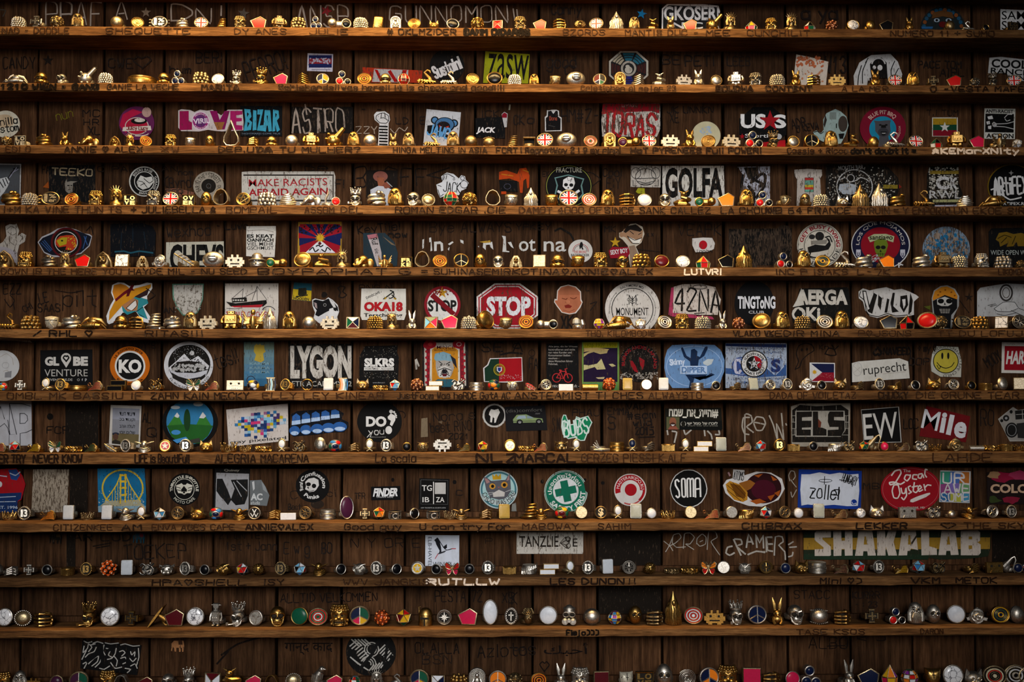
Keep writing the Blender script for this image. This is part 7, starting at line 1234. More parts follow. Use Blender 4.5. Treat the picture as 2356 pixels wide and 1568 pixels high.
@ring('UJ', 'flag_ring', 'round ring with the union flag in enamel', 30)
def _(v):
    def f(x, z):
        d = min(abs(x - z), abs(x + z))
        return 'r' if min(abs(x), abs(z)) < .13 else 'w' if min(abs(x), abs(z)) < .24 else 'r' if d < .1 else 'w' if d < .26 else 'n'
    return painted('j', 17.5, 15, f, 30)
@ring('PE', 'peace_sign_ring', 'round ring with a peace sign over enamel', 32)
def _(v):
    k = 'g' if v[0] in 'kc' else 's'; c4 = dict(k='kkkk', n='nnnn', b='nnon', m='vyne', o='oooo', f='npye', d='dnek', q='yyoo')[v[0]]
    if v[0] == 'b': c4 = 'nono'
    p = disc(k if v[0] not in 'mfd' else 'j', 17, 16, rim=1.5); m = M()
    an = (90, 210, 270, 330, 450)
    for i in range(4):
        P = [(0, 16)] + [(15.2 * math.cos(math.radians(an[i] + (an[i + 1] - an[i]) * j / 10)), 16 + 14.3 * math.sin(math.radians(an[i] + (an[i + 1] - an[i]) * j / 10))) for j in range(11)]
        m.add([(x, -3.8, z) for x, z in P], [tuple(range(12))], en(c4[i]))
    l_ = M()
    for a_ in an[:4]: tube(l_, [(0, -3.8, 16), (15 * math.cos(math.radians(a_)), -3.8, 16 + 14.2 * math.sin(math.radians(a_)))], 1.1, mat('j' if k == 'g' else 's'), 5)
    return p + [('enamel', m, 1), ('sign', l_, 1), band(k, 12)]
@ring('OV', 'oval_stone_ring', 'ring with an oval domed stone', 30)
def _(v, rx=16.5, rz=14.5):
    k = c2(v, 1); m = M(); plate(m, E2(0, rz, rx - 1.2, rz - 1.2, 32), -2.6, 2, en(v[0]) if v[0] not in 'gs' else mat(v[0]), .3, 4.2); r_ = M(); hoop(r_, 0, rz, rx - 1, rz - 1, -2.4, 1.5, mat(k), 32); c = M(); plate(c, E2(0, rz, rx - .6, rz - .6, 28), -2, 4, mat(k), .4)
    return [('stone', m, 0), ('bezel', r_, 0), ('setting', c, 0), band(k, 11)]
@ring('OR', 'round_stone_ring', 'ring with a round domed stone', 32)
def _(v): return KIND['OV'][3](v, 13.5, 14)
@ring('OT', 'tall_oval_stone_ring', 'ring with a tall narrow oval stone', 52)
def _(v): return KIND['OV'][3](v, 16, 26)
@ring('OB', 'big_round_stone_ring', 'ring with a big flat round stone', 42)
def _(v): return KIND['OV'][3](v, 21, 21)
@ring('RW', 'flat_disc_signet_ring', 'signet ring with a flat round face', 28)
def _(v):
    k = v[0]; m = M(); plate(m, E2(0, 14, 14, 14, 30), -4, 6, mat(c2(v, 1, k)), 1.2); return [('face', m, 0), band(k, 10, 6)]
@ring('PN', 'pentagon_enamel_ring', 'ring with a slanting pentagon of enamel', 29)
def _(v):
    k = c2(v, 1, 'j'); o = [(-11, 0), (14, 0), (17, 21), (4, 29), (-19, 17)]; m = M(); plate(m, o, -3, 2, mat(k), .6); e_ = M(); cx, cz = 1, 13.4
    P = [(cx + (x - cx) * .88, cz + (z - cz) * .88) for x, z in o]; e_.add([(x, -3.4, z) for x, z in P] + [(2, -4.2, 14)], [(i, (i + 1) % 5, 5) for i in range(5)], en(v[0])); r_ = M(); tube(r_, [(cx + (x - cx) * .95, -3.2, cz + (z - cz) * .95) for x, z in o], 1, mat(k), 5, True)
    return [('setting', m, 0), ('enamel', e_, 0), ('rim', r_, 0), band(k, 10)]
@ring('SQ', 'square_pyramid_ring', 'square pyramid ring with triangles of enamel', 28)
def _(v):
    cs = v[:4]; k = c2(v, 4, 'j'); m = M(); box(m, (0, 0, 14), (30, 4, 28), mat(k), .5); C = [(-14, -2.4, 1), (14, -2.4, 1), (14, -2.4, 27), (-14, -2.4, 27)]; e_ = M(); r_ = M()
    for i in range(4):
        e_.add([C[i], C[(i + 1) % 4], (0, -7, 14)], [(0, 1, 2)], en(cs[i % len(cs)])); tube(r_, [C[i], (0, -7, 14)], .8, mat(k), 5); tube(r_, [C[i], C[(i + 1) % 4]], .9, mat(k), 5)
    return [('setting', m, 0), ('enamel', e_, 0), ('edges', r_, 1), band(k, 11)]
@ring('SF', 'square_stone_ring', 'ring with a flat square face', 30)
def _(v):
    k = c2(v, 1, 'j'); m = M(); box(m, (0, 0, 15), (30, 8, 30), mat(k), .8); e_ = M(); box(e_, (0, -4.2, 15), (27, .8, 27), en(v[0]) if v[0] not in 'gsw' else mat(v[0]), .2); r_ = M(); tube(r_, [(-14, -4.4, 1), (14, -4.4, 1), (14, -4.4, 29), (-14, -4.4, 29)], 1, mat(k), 5, True); return [('setting', m, 0), ('panel', e_, 0), ('rim', r_, 0), band(k, 12)]
def gem(V, F, cs, k, c=(0, 0, 0)):
    e_ = M(); r_ = M(); ed = set(); G = sum((Vector(p) for p in V), Vector()) / len(V)
    for i, f in enumerate(F):
        P = [Vector(V[a_]) for a_ in f]; N = (P[1] - P[0]).cross(P[2] - P[0]); f = f if N.dot(P[0] - G) > 0 else f[::-1]
        e_.add([V[a_] for a_ in f], [tuple(range(len(f)))], en(cs[i % len(cs)]))
        for a_, b_ in zip(f, f[1:] + f[:1]): ed.add((min(a_, b_), max(a_, b_)))
    for a_, b_ in sorted(ed): tube(r_, [V[a_], V[b_]], .8, mat(k), 5)
    return [('enamel', e_, 0), ('edges', r_, 1)]
def ico(R_, c, tw=0):
    g = (1 + 5 ** .5) / 2; V = []
    for s1 in (-1, 1):
        for s2 in (-1, 1): V += [(0, s1, s2 * g), (s1, s2 * g, 0), (s2 * g, 0, s1)]
    n = math.hypot(1, g); F = []; V = [Vector(p) * R_ / n for p in V]
    V = [Matrix.Rotation(tw, 3, 'X') @ p + Vector(c) for p in V]; L = 2 * R_ / n * 1.05
    for i in range(12):
        for j in range(i):
            for k in range(j):
                if (V[i] - V[j]).length < L and (V[j] - V[k]).length < L and (V[i] - V[k]).length < L: F.append((i, j, k))
    return [tuple(p) for p in V], F
@ring('FL', 'faceted_enamel_ring', 'faceted ball ring with enamel triangles', 29)
def _(v):
    V, F = ico(15.5, (0, 2, 14.5), .55); return gem(V, F, v, 's' if 'b' in v or 'n' in v else 'j') + [band('s' if 'b' in v else 'a')]
@ring('PY', 'peaked_gem_ring', 'ring with a low peaked gem of enamel facets', 28)
def _(v):
    n = 6; V = [(14 * math.cos(2 * PI * i / n), 1 + 11 * math.sin(2 * PI * i / n), 0) for i in range(n)] + [(16 * math.cos(2 * PI * i / n), 1 + 12 * math.sin(2 * PI * i / n), 12) for i in range(n)] + [(0, 0, 27)]
    F = [(i, (i + 1) % n, n + (i + 1) % n, n + i) for i in range(n)] + [(n + i, n + (i + 1) % n, 2 * n) for i in range(n)]; return gem(V, F, v, 'j') + [band('a', 6)]
@ring('GE', 'tall_gem_ring', 'tall pointed gem ring with bright enamel facets', 47)
def _(v):
    p = KIND['PY'][3](v)
    for n, m, s in p: m.xf(lambda x, y, z: (x * 1.12, y, z * 1.75 if n != 'band' else z))
    return p
@ring('GB', 'panelled_ball_ring', 'ball ring of coloured enamel panels', 30)
def _(v):
    V = []; F = []; n = 8; zs = ((7, 2), (13.5, 9), (15, 15), (12.5, 22), (7, 28))
    for R_, z in zs: V += [(R_ * math.cos(2 * PI * (i + .5) / n), 2 + R_ * .85 * math.sin(2 * PI * (i + .5) / n), z) for i in range(n)]
    for j in range(4):
        for i in range(n): F.append((j * n + i, j * n + (i + 1) % n, (j + 1) * n + (i + 1) % n, (j + 1) * n + i))
    F.append(tuple(range(4 * n, 5 * n))); R_ = random.Random(len(v)); return gem(V, F, [R_.choice(v) for i in range(37)], 'j') + [band('a')]
@ring('WD', 'wire_dome_ring', 'open geometric dome ring of wire', 28)
def _(v):
    V, F = ico(15, (0, 2, 14), .3); p = gem(V, F, 'k' if v[0] != 'w' else 'wm', v[0] if v[0] != 'w' else 'j'); return p + [band('j')]
@ring('TR', 'triple_stone_ring', 'ring of three stones clustered on tubes', 35)
def _(v):
    cs = dict(r='rnk', k='nnn', n='nnn', d='nkk')[v[0]]; k = 's' if v[0] != 'd' else 'j'; out = []
    for (x, z, rr), c_ in zip(((-7, 9, 8.5), (8, 8, 8), (-2, 26, 8)) if v[0] != 'r' else ((-8, 9, 9), (-2, 26, 8.5), (12, 8, 8)), cs):
        s = M(); plate(s, E2(x, z, rr - 1, rr - 1, 20), -5, 0, en(c_), .3, 3); b = M(); hoop(b, x, z, rr - .8, rr - .8, -5, 1.3, mat(k), 20); lathe_ = M(); plate(b, E2(x, z, rr - .6, rr - .6, 20), -4.6, 8, mat(k), .5); out += [('stone', s, 0), ('bezel', b, 0)]
    return out + [band(k, 7)]
@ring('DD', 'double_stone_ring', 'tube ring with a stone at one end, a ball at the other', 21)
def _(v):
    k = 's' if v[0] in 'k' else 'g'; b = M(); tube(b, [(-12, 2, 10), (12, 2, 10)], 8, mat(k), 14); s = M(); plate(s, E2(-13 if v[0] != 'k' else 14, 10, 8, 8, 20), -10, -2, en(v[0]), .3, 2); r_ = M(); hoop(r_, -13 if v[0] != 'k' else 14, 10, 8.6, 8.8, -9, 1.6, mat(k), 22); c = M(); ball(c, (14 if v[0] != 'k' else -14, -4, 11), (9.5, 9.5, 9.5), mat(k), 14, 9)
    return [('tube', b, 0), ('stone', s, 0), ('bezel', r_, 0), ('ball', c, 0), band(k, 6)]
@ring('BR', 'gold_slab_ring', 'tall plain curved slab ring', 34)
def _(v):
    m = M(); plate(m, [(-14, 0), (10, 0), (14, 30), (11, 33), (-8, 33), (-10, 31)], -4, 4, mat(v[0]), 1.6, 2.5); return [('slab', m, 0), band(v[0], 10)]
@ring('RE', 'rectangular_pearl_ring', 'ring with a tall rounded rectangular plaque', 34)
def _(v):
    k = {'w': 's', 's': 's', 'g': 'g'}[v[0]]; f = dict(w='#b0b5bb', s='#93978d', g='#96803f')[v[0]]; m = M(); o = []
    for cx, cz, a0 in ((10, 3, 270), (10, 31, 0), (-10, 31, 90), (-10, 3, 180)): o += [(cx + 3 * math.cos(math.radians(a0 + 30 * i)), cz + 3 * math.sin(math.radians(a0 + 30 * i))) for i in range(4)]
    plate(m, o, -1, 6, mat(k), .6); e_ = M(); plate(e_, [(x * .93, 17 + (z - 17) * .95) for x, z in o], -3, 0, mat(f), 1, .8); return [('setting', m, 0), ('plaque', e_, 0), band(k, 12, 7)]
@ring('BA', 'bark_band_ring', 'wide band ring with a bark texture', 20)
def _(v):
    k = v[0]; m = M(); lathe(m, [(15, 0), (16, 1), (16, 18), (15, 19)], (0, 12, 0), mat(k), 28); b = M()
    for i in range(22): a_ = PI + PI * (i + .5) / 22; tube(b, [(16.2 * math.cos(a_), 12 + 16.2 * math.sin(a_), random.uniform(.6, 3)), (16.4 * math.cos(a_ + .02), 12 + 16.4 * math.sin(a_ + .02), random.uniform(15, 18.6))], [.9, 1.2], mat(k), 5)
    return [('band', m, 0), ('ridges', b, 1)]
@ring('BF', 'wrapped_leaf_ring', 'wide band ring wrapped by a feather', 26)
def _(v):
    k = v[0]; m = M(); lathe(m, [(14, 0), (15.5, 1.5), (15.5, 18), (14, 20)], (0, 12, 0), mat(k), 28); b = M(); tube(b, hel(lambda s: (16.4 * math.cos(PI + s * PI), 12 + 16.4 * math.sin(PI + s * PI), 10 + 9 * (s - .5)), 0, 1, 12), [.8, 1.4], mat(k), 6)
    for i in range(11):
        s = i / 10; a_ = PI + s * PI; z = 10 + 9 * (s - .5)
        for d in (-1, 1): tube(b, [(16.2 * math.cos(a_), 12 + 16.2 * math.sin(a_), z), (16.6 * math.cos(a_ + .16), 12 + 16.6 * math.sin(a_ + .16), z + d * 7.5)], [1.5, .5], mat(k), 5)
    tube(b, [(15, 6, 18), (18, 4, 22), (17, 2, 26)], [1.6, 1.3, .8], mat(k)); return [('band', m, 0), ('feather', b, 1)]
@ring('BW', 'ribbed_band_ring', 'wide plain band ring with grooves', 22)
def _(v):
    k = v[0]; m = M(); lathe(m, [(13.5, 0), (16, .8), (16, 5), (15, 6), (16, 7), (16, 13), (15, 14), (16, 15), (16, 19.4), (13.5, 20.2)], (0, 12, 0), mat(k), 28); w_ = M(); tube(w_, [(16.3 * math.cos(a_), 12 + 16.3 * math.sin(a_), 10 + math.sin(a_ * 3) * 2) for a_ in [2 * PI * i / 40 for i in range(40)]], 1, mat(k), 5, True); return [('band', m, 0), ('wire', w_, 0)]
@ring('BG', 'lettered_band_ring', 'wide band ring with tall capital letters', 19)
def _(v):
    k = v[0]; m = M(); lathe(m, [(13, 0), (14.2, .5), (14.2, 18), (13, 18.6)], (0, 11, 0), mat('pit'), 28); t_ = glyph('BITCH', -27, 2.4, 19, 15.8, 0, 1.8, k, 2); t_.xf(lambda x, y, z: ((14.4 - y) * math.sin(x / 15), 11 - (14.4 - y) * math.cos(x / 15), z)); r_ = M()
    for z in (.6, 18): tube(r_, [(14.6 * math.cos(2 * PI * i / 28), 11 + 14.6 * math.sin(2 * PI * i / 28), z) for i in range(28)], .9, mat(k), 5, True)
    return [('band', m, 0), ('lettering', t_, 0), ('rims', r_, 1)]
@ring('BB', 'painted_ball_ring', 'ball ring with patches of coloured enamel', 30)
def _(v):
    c = M(); ball(c, (0, 2, 15), (16, 13, 14.5), mat('s' if 'w' in v or 'b' in v else 'j'), 20, 13); f = []
    for i, (th, ph, a_, b_) in enumerate(((-.5, .75, 7.5, 4), (.55, .6, 6.5, 5), (0, -.05, 7, 5.4), (-.9, -.1, 5, 5.6), (.95, -.15, 5, 6), (-.35, -.8, 6, 3.6), (.45, -.75, 5.5, 3.8))):
        m = M(); N = Vector((math.sin(th) * math.cos(ph), -math.cos(th) * math.cos(ph), math.sin(ph))); p = Vector((0, 2, 15)) + Vector((N.x * 15.4, N.y * 12.4, N.z * 13.9)); u = Vector((0, 0, 1)).cross(N).normalized(); w_ = N.cross(u)
        ball(m, (0, 0, 0), 1, en(v[i % len(v)]), 12, 7); m.xf(lambda x, y, z: p + u * x * a_ + w_ * z * b_ + N * y * 1.8); f.append(('enamel', m, 0))
    return [('ball', c, 0), *f, band('s')]
@ring('TW', 'stacked_bars_ring', 'ring of two offset bars inlaid with enamel', 23)
def _(v):
    out = []; k = 'g' if v[0] != 's' else 's'
    for x, z in ((-4, 5.8), (4, 17.4)):
        m = M(); box(m, (x, 0, z), (34, 8, 11.4), mat(k), 1); e_ = M(); box(e_, (x, -4, z), (31, 1.2, 8.6), en('w' if v[0] in 'wg' else v[0]), .3); out += [('bar', m, 0), ('inlay', e_, 0)]
    return out + [band(k, 8)]
@ring('TS', 'single_bar_ring', 'ring with one long white bar', 16)
def _(v):
    m = M(); box(m, (0, 0, 8), (36, 9, 16), mat('s'), 1); e_ = M(); box(e_, (0, -4.6, 8), (34, 1.2, 14), en('w'), .4); return [('bar', m, 0), ('inlay', e_, 0), band('s', 7)]
@ring('RD', 'rod_ring', 'ring with a polished horizontal rod', 16)
def _(v):
    m = M(); tube(m, [(-19, -1, 8), (-18, -1, 8), (18, -1, 8), (19, -1, 8)], [6, 7.6, 7.6, 6], mat(v[0]), 18); return [('rod', m, 0), band(v[0], 7)]
@ring('CR', 'crown_ring', 'ring shaped as a pierced crown', 24)
def _(v):
    k = v[0]; m = M(); lathe(m, [(14, 0), (16, .4), (16.4, 3.4), (14.4, 4)], (0, 11, 0), mat(k), 28); s_ = M(); n = 12
    for i in range(n):
        a_ = 2 * PI * i / n - PI / 2; z = 18 if i % 2 == 0 else 13; C = lambda t_, R_=16.4: (R_ * math.cos(a_ + t_), 11 + R_ * math.sin(a_ + t_))
        for d in (-.26, .26): tube(s_, [(*C(d), 3.6), (*C(d * .9, 17), 9), (*C(0, 17.6), z)], 1.1, mat(k), 5)
        bead(s_, (*C(0, 17.8), z + 2), 2 if i % 2 == 0 else 1.5, mat(k)); bead(s_, (*C(0, 16.6), 7), 1.5, mat(k))
    return [('band', m, 0), ('points', s_, 1)]
@ring('WI', 'wing_ring', 'wing ring with enamel feathers', 27)
def _(v):
    k = 'g' if v[0] in 'yoe' else 'j'; w_ = M(); f = M()
    for i in range(7):
        t_ = i / 6; P = [(14 - t_ * 3, -9.5, 3 + 20 * t_), (4 - t_ * 1, -11, 4.5 + 19 * t_), (-8 + t_ * 6, -10.5, 3.5 + 18 * t_), (-21 + t_ * 17, -8, .9 + 16 * t_)]
        tube(w_, P, [1.1, 1.1, 1, .5], mat(k), 5)
        if i: f.add([p for p in Q] + [(p[0], p[1] + .2, p[2] - .2) for p in P] + [((P[3][0] + Q[3][0]) / 2 - 1.5, -8, (P[3][2] + Q[3][2]) / 2 - .6)], [(0, 4, 5, 1), (1, 5, 6, 2), (2, 6, 7, 3), (3, 7, 8)], en(v[0]))
        Q = [(p[0], p[1] + .2, p[2] + .2) for p in P]
    tube(w_, [(13, -9, 2), (16.5, -7, 12), (11, -8, 24), (4, -8, 26)], [1.4, 2, 1.6, 1], mat(k), 6); bk = M(); ball(bk, (8, 0, 11), (9, 7, 11), mat(k), 12, 8); c = M(); hoop(c, -21, 18, 3.4, 3.4, 2, 1.1, mat('c' if v[0] == 'r' else k), 16); tube(c, [(-18, 2, 17), (-10, 6, 10)], 1, mat(k))
    return [('feather_wires', w_, 1), ('enamel', f, 0), ('shoulder', bk, 0), ('curl', c, 0), band(k, 6)]
@ring('BT', 'butterfly_ring', 'butterfly ring with enamel wings', 28)
def _(v):
    k = 'j'; out = []
    for s in (-1, 1):
        for o, c_ in (([(1, 15), (6, 24), (13, 29), (17, 25), (15, 17), (6, 13)], v[0]), ([(1, 13), (6, 13), (13, 14), (14, 7), (9, 0), (4, 4)], v[1] if len(v) > 1 else v[0])):
            o = [(x * s, z) for x, z in o]; m = M(); plate(m, o, -3, 0, en(c_), .4); n = len(m.v); tube(m, [(x, -3.4, z) for x, z in o], .9, mat(k), 5, True)
            for x, z in (o[2], o[3]): tube(m, [(o[0][0], -3.4, o[0][1]), (x, -3.4, z)], .7, mat(k), 5)
            m.xf(lambda x, y, z: (x, y - abs(x) * .25, z)); out.append(('wing', m, 0))
    b = M(); tube(b, [(0, -3, 3), (0, -4, 13), (0, -4, 20)], [1, 2, 1.6], mat(k), 7)
    for s in (-1, 1): tube(b, [(0, -4, 20), (s * 4, -5, 26), (s * 6, -5, 28)], [.7, .6, .9], mat(k), 5)
    return out + [('body', b, 0), band(k, 12)]
@ring('OM', 'om_sign_ring', 'ring cut as a curling om sign', 28)
def _(v):
    k = v[0]; m = M(); e_ = M()
    for P in ([(-15, 21), (-10, 25), (-4, 22), (-6, 16), (-10, 14), (-4, 13), (-1, 7), (-6, 2), (-13, 3), (-16, 7)], [(-3, 13), (4, 15), (9, 20), (14, 15), (12, 6), (7, 3), (4, 7), (7, 11)], [(2, 24), (7, 21), (13, 24), (15, 27)]):
        P = [(x, -3, z) for x, z in smooth(P, 5)]; tube(m, P, 2.2, mat(k), 7); tube(e_, [(x, y - 1.3, z) for x, y, z in P], 1.25, mat('#0c0c0e'), 5)
    ball(m, (8, -3, 27.5), (2.2, 2.2, 2.2), mat(k), 8, 6); bk = M(); plate(bk, E2(0, 13, 13, 11, 20), -.5, 3, mat(k), .5); return [('sign', m, 1), ('enamel', e_, 1), ('plate', bk, 0), band(k, 9)]
@ring('CL', 'claw_ring', 'ring of twisted dragon claws', 27)
def _(v):
    k = v[0]; m = M()
    for j in range(4): tube(m, [(14, 4, 5 + j * 5), (5, -8, 7 + j * 5), (-5, -11, 5 + j * 4), (-13 + j * 2, -9, 2 + j * 3)], [3, 3.2, 2.6, .6], mat(k), 8)
    b = M(); ball(b, (8, 4, 12), (9, 8, 11), mat(k), 12, 8); d = M()
    for i in range(14): bead(d, (13 - i * .6, -3 - i * .4, 3 + (i * 7) % 20), 1.5, mat(k))
    return [('claws', m, 1), ('shoulder', b, 0), ('scales', d, 1), band(k, 8)]
@ring('BI', 'braided_band_ring', 'low ring braided like wheat', 15)
def _(v):
    k = v[0]; m = M()
    for i in range(9):
        a_ = PI + PI * (i + .5) / 9
        for s in (-1, 1): tube(m, [(17 * math.cos(a_ - .12), 12 + 17 * math.sin(a_ - .12), 7 + s * 5.5), (17.6 * math.cos(a_ + .06), 12 + 17.6 * math.sin(a_ + .06), 7 + s * 2.6), (17 * math.cos(a_ + .2), 12 + 17 * math.sin(a_ + .2), 7)], [1.6, 2.2, .8], mat(k), 6)
    b = M(); lathe(b, [(14, 1), (16, 2), (16, 12), (14, 13)], (0, 12, 0), mat(k), 26); return [('band', b, 0), ('braid', m, 1)]
@ring('FI', 'fish_stone_ring', 'slim ring, oval stone over a forked fish tail', 32)
def _(v):
    k = 'j'; m = M(); plate(m, E2(0, 19, 8, 10.5, 22), -3, 1, en(v[0]), .3, 2.6); r_ = M(); hoop(r_, 0, 19, 8.6, 11, -3, 1.6, mat(k), 24); ball(r_, (0, -2, 29.5), (2.2, 2, 3), mat(k), 8, 6); t_ = M()
    for s in (-1, 1): tube(t_, [(s * -4, -2, 10), (0, -3, 6), (s * 7, -3, 1.2)], [1.8, 1.8, 1.5], mat(k), 6)
    return [('stone', m, 0), ('bezel', r_, 0), ('tail', t_, 0), band(k, 8, 3, 14)]
@ring('CA', 'cassette_ring', 'ring shaped as a tape cassette', 23)
def _(v):
    k = v[0]; m = M(); box(m, (0, 0, 11.5), (38, 8, 23), mat(k), 1); l_ = M(); box(l_, (0, -4.3, 15), (30, .8, 10), mat(k), .2); h_ = M(); t_ = M()
    for s in (-1, 1): plate(h_, E2(s * 9, 15, 2.6, 2.6, 14), -5.2, -4, mat('pit'))
    plate(t_, [(-12, .8), (12, .8), (9, 6), (-9, 6)], -5, -3.6, mat(k), .3)
    for i in range(4): plate(h_, E2(-6 + i * 4, 3.4, .8, .8, 8), -5.6, -4.8, mat('pit'))
    return [('shell', m, 0), ('tape_label', l_, 0), ('reels', h_, 1), ('tape_guard', t_, 0), band('s' if k == 'w' else k, 9)]
@ring('LV', 'block_letter_ring', 'square ring of cut out block letters', 25)
def _(v):
    k = v[0]; s = {'l': ('LO', 'VE'), 'o': ('OV', 'ER'), 'f': ('FR', 'KE')}[c2(v, 1, 'l')]; m = M(); fr = M(); box(m, (0, 0, 13), (28, 3, 26), mat('pit')); tube(fr, [(-14, -3, 1.4), (14, -3, 1.4), (14, -3, 25), (-14, -3, 25)], 1.6, mat(k), 5, True); t_ = M()
    for i, w_ in enumerate(s):
        for j, ch in enumerate(w_): g = glyph(ch, -11.6 + j * 12.4, 13.8 - i * 11, -.8 + j * 12.4, 23.4 - i * 11, -1.4, 2.4, k, 5); t_.add(g.v, g.f, mat(k))
    return [('plate', m, 0), ('frame', fr, 0), ('letters', t_, 1), band(k, 9)]
@ring('TD', 'teardrop_hoop_ring', 'tall open teardrop hoop ring', 60)
def _(v):
    k = v[0]; P = [(0, 59), (-8, 38), (-16, 22), (-17, 11), (-11, 3), (0, 1.6), (11, 3), (17, 11), (16, 22), (8, 38)]; m = M(); b = M()
    for y, q_ in ((-7, 1), (7, .9)): pass
    loops = [[(x * q_, y, 2 + (z - 2) * q_) for x, z in P] for y, q_ in ((-6, 1), (-7, .9), (8, .8), (8, .95))]
    n = len(P); m.add([p for l_ in loops for p in l_], [(i * n + j, i * n + (j + 1) % n, ((i + 1) % 4) * n + (j + 1) % n, ((i + 1) % 4) * n + j) for i in range(4) for j in range(n)], mat(k)); tube(b, [(x * .95, -6.6, 2 + (z - 2) * .95) for x, z in P], 1.3, mat(k), 6, True); return [('hoop', m, 0), ('edge', b, 0)]
@ring('LO', 'open_hoop_ring', 'open hoop ring seen through its hole', 37)
def _(v, sx=1, sz=1):
    k = v[0]; P = [(0, 37), (-9, 33), (-16, 20), (-16, 10), (-9, 3), (0, 1.4), (9, 3), (16, 10), (16, 20), (9, 33)]; P = [(x * sx, z * sz) for x, z in smooth(P + P[:1], 3)[:-1]]; m = M(); n = len(P); cz = 17 * sz
    loops = [[(x * q_, y, cz + (z - cz) * q_) for x, z in P] for y, q_ in ((-6, 1), (-7, .9), (12, .74), (12, .86))]
    m.add([p for l_ in loops for p in l_], [(i * n + j, i * n + (j + 1) % n, ((i + 1) % 4) * n + (j + 1) % n, ((i + 1) % 4) * n + j) for i in range(4) for j in range(n)], mat(k)); b = M(); tube(b, [(x * .95, -6.6, cz + (z - cz) * .95) for x, z in P], 1.1, mat(k), 6, True); return [('hoop', m, 0), ('edge', b, 0)]
@ring('LF', 'plain_wire_ring', 'thin plain wire ring standing on edge', 27)
def _(v):
    m = M(); hoop(m, 0, 14, 12.4, 12.4, 0, 1.3, mat(v[0]), 30); ball(m, (0, -1, 2.6), (2.8, 2, 2.6), mat(v[0]), 8, 6); return [('hoop', m, 0)]
@ring('LP', 'plain_band_ring', 'plain smooth band ring lying flat', 11)
def _(v):
    m = M(); lathe(m, [(15, 0), (17.4, 2), (18, 5), (17.4, 8), (15, 10)], (0, 12, 0), mat(v[0]), 32); i_ = M(); tube(i_, [(15.6 * math.cos(2 * PI * i / 28), 12 + 15.6 * math.sin(2 * PI * i / 28), 10) for i in range(28)], 1.4, mat(v[0]), 6, True); return [('band', m, 0), ('rim', i_, 0)]
@ring('SE', 'square_hoop_ring', 'hollow square frame ring', 24)
def _(v):
    k = v[0]; m = M(); tube(m, [(-13, -3, 2), (13, -3, 2), (13, -3, 22), (-13, -3, 22)], 2, mat(k), 4, True); b = M(); plate(b, [(-12, 2), (12, 2), (12, 22), (-12, 22)], 8, 12, mat('pit')); c = M(); plate(c, [(-14, 21), (14, 21), (14, 24), (-14, 24)], -3, 12, mat(k), .4); return [('frame', m, 0), ('backing', b, 0), ('top_bar', c, 0), band(k, 6)]
@ring('RS', 'rose_ring', 'rose ring with curled petals', 30)
def _(v):
    k = v[0]; m = M()
    for i in range(13):
        a_ = i * 2.4; q_ = 3 + i * .95; t_ = []
        for j in range(5): b_ = a_ + (j - 2) * .42; t_.append((q_ * math.cos(b_), -9 + i * .7, 15 + q_ * math.sin(b_)))
        tube(m, t_, [1, 2 + i * .06, 2.2 + i * .06, 2 + i * .06, 1], mat(k), 6, fl=1.3)
    b = M(); ball(b, (0, 0, 15), (13, 8, 13), mat(k), 14, 9); l_ = M()
    for s in (-1, 1): plate(l_, [(s * 8, 8), (s * 19, 6), (s * 21, 12), (s * 12, 14)], -3, 0, mat(k), .6)
    plate(l_, [(-2, 24), (3, 25), (2, 33), (-2, 31)], -2, 1, mat(k), .5); return [('petals', m, 1), ('core', b, 0), ('leaves', l_, 1), band(k, 9)]
@ring('SH', 'ribbed_shell_ring', 'wide ring ribbed like a shell', 28)
def _(v):
    k = v[0]; m = M()
    for j in range(6):
        z = 3 + j * 4.4; w_ = 22 - j * 3 if j else 18
        tube(m, [(-w_, 1, z + 1), (-w_ * .6, -7, z - .6), (0, -11 + j * .8, z - 1), (w_ * .6, -7, z + .4), (w_, 1, z + 3)], [1.2, 2.2, 2.5, 2.2, 1.2], mat(k), 7)
    b = M(); ball(b, (0, 3, 12), (17, 9, 13), mat(k), 14, 9); return [('core', b, 0), ('ribs', m, 1), band(k, 7)]
@ring('MK', 'oval_mask_ring', 'oval face mask ring with dark eye holes', 31)
def _(v):
    k = v[0]; m = M(); ball(m, (0, 2, 17), (12.5, 11, 17), mat(k), 16, 12); face(m, k, 20, 6, -8); return [('mask', m, 0), eyes('pit', (-5, 5), -7.8, 19.6, (3.3, 2.6, 2.8), 'eye_hole'), band(k, 10)]
@ring('GM', 'gas_mask_ring', 'ring of a head in goggles and a breathing mask', 43)
def _(v):
    k = v[0]; m = M(); ball(m, (0, 2, 28), (12, 11, 14), mat(k), 16, 11); c = M()
    for s in (-1, 1): plate(c, E2(s * 8.5, 8.5, 7, 7, 18), -13, -2, mat(k), 1); plate(c, E2(s * 8.5, 8.5, 4.6, 4.6, 14), -14, -12, mat(k), .6)
    plate(c, E2(0, 11, 4.6, 4.6, 14), -15, -4, mat(k), .8); gl = M(); r_ = M()
    for s in (-1, 1): ball(gl, (s * 6.6, -8.4, 23), (5.4, 2.6, 4.4), mat('pit'), 12, 7); hoop(r_, s * 6.6, 23, 6, 5, -9, 1.2, mat(k), 20)
    lathe(m, [(12.6, 33), (13.4, 34), (12.6, 36)], (0, 2, 0), mat(k), 20); return [('head', m, 0), ('filters', c, 1), ('lenses', gl, 1), ('goggle_rims', r_, 1), band(k, 8)]
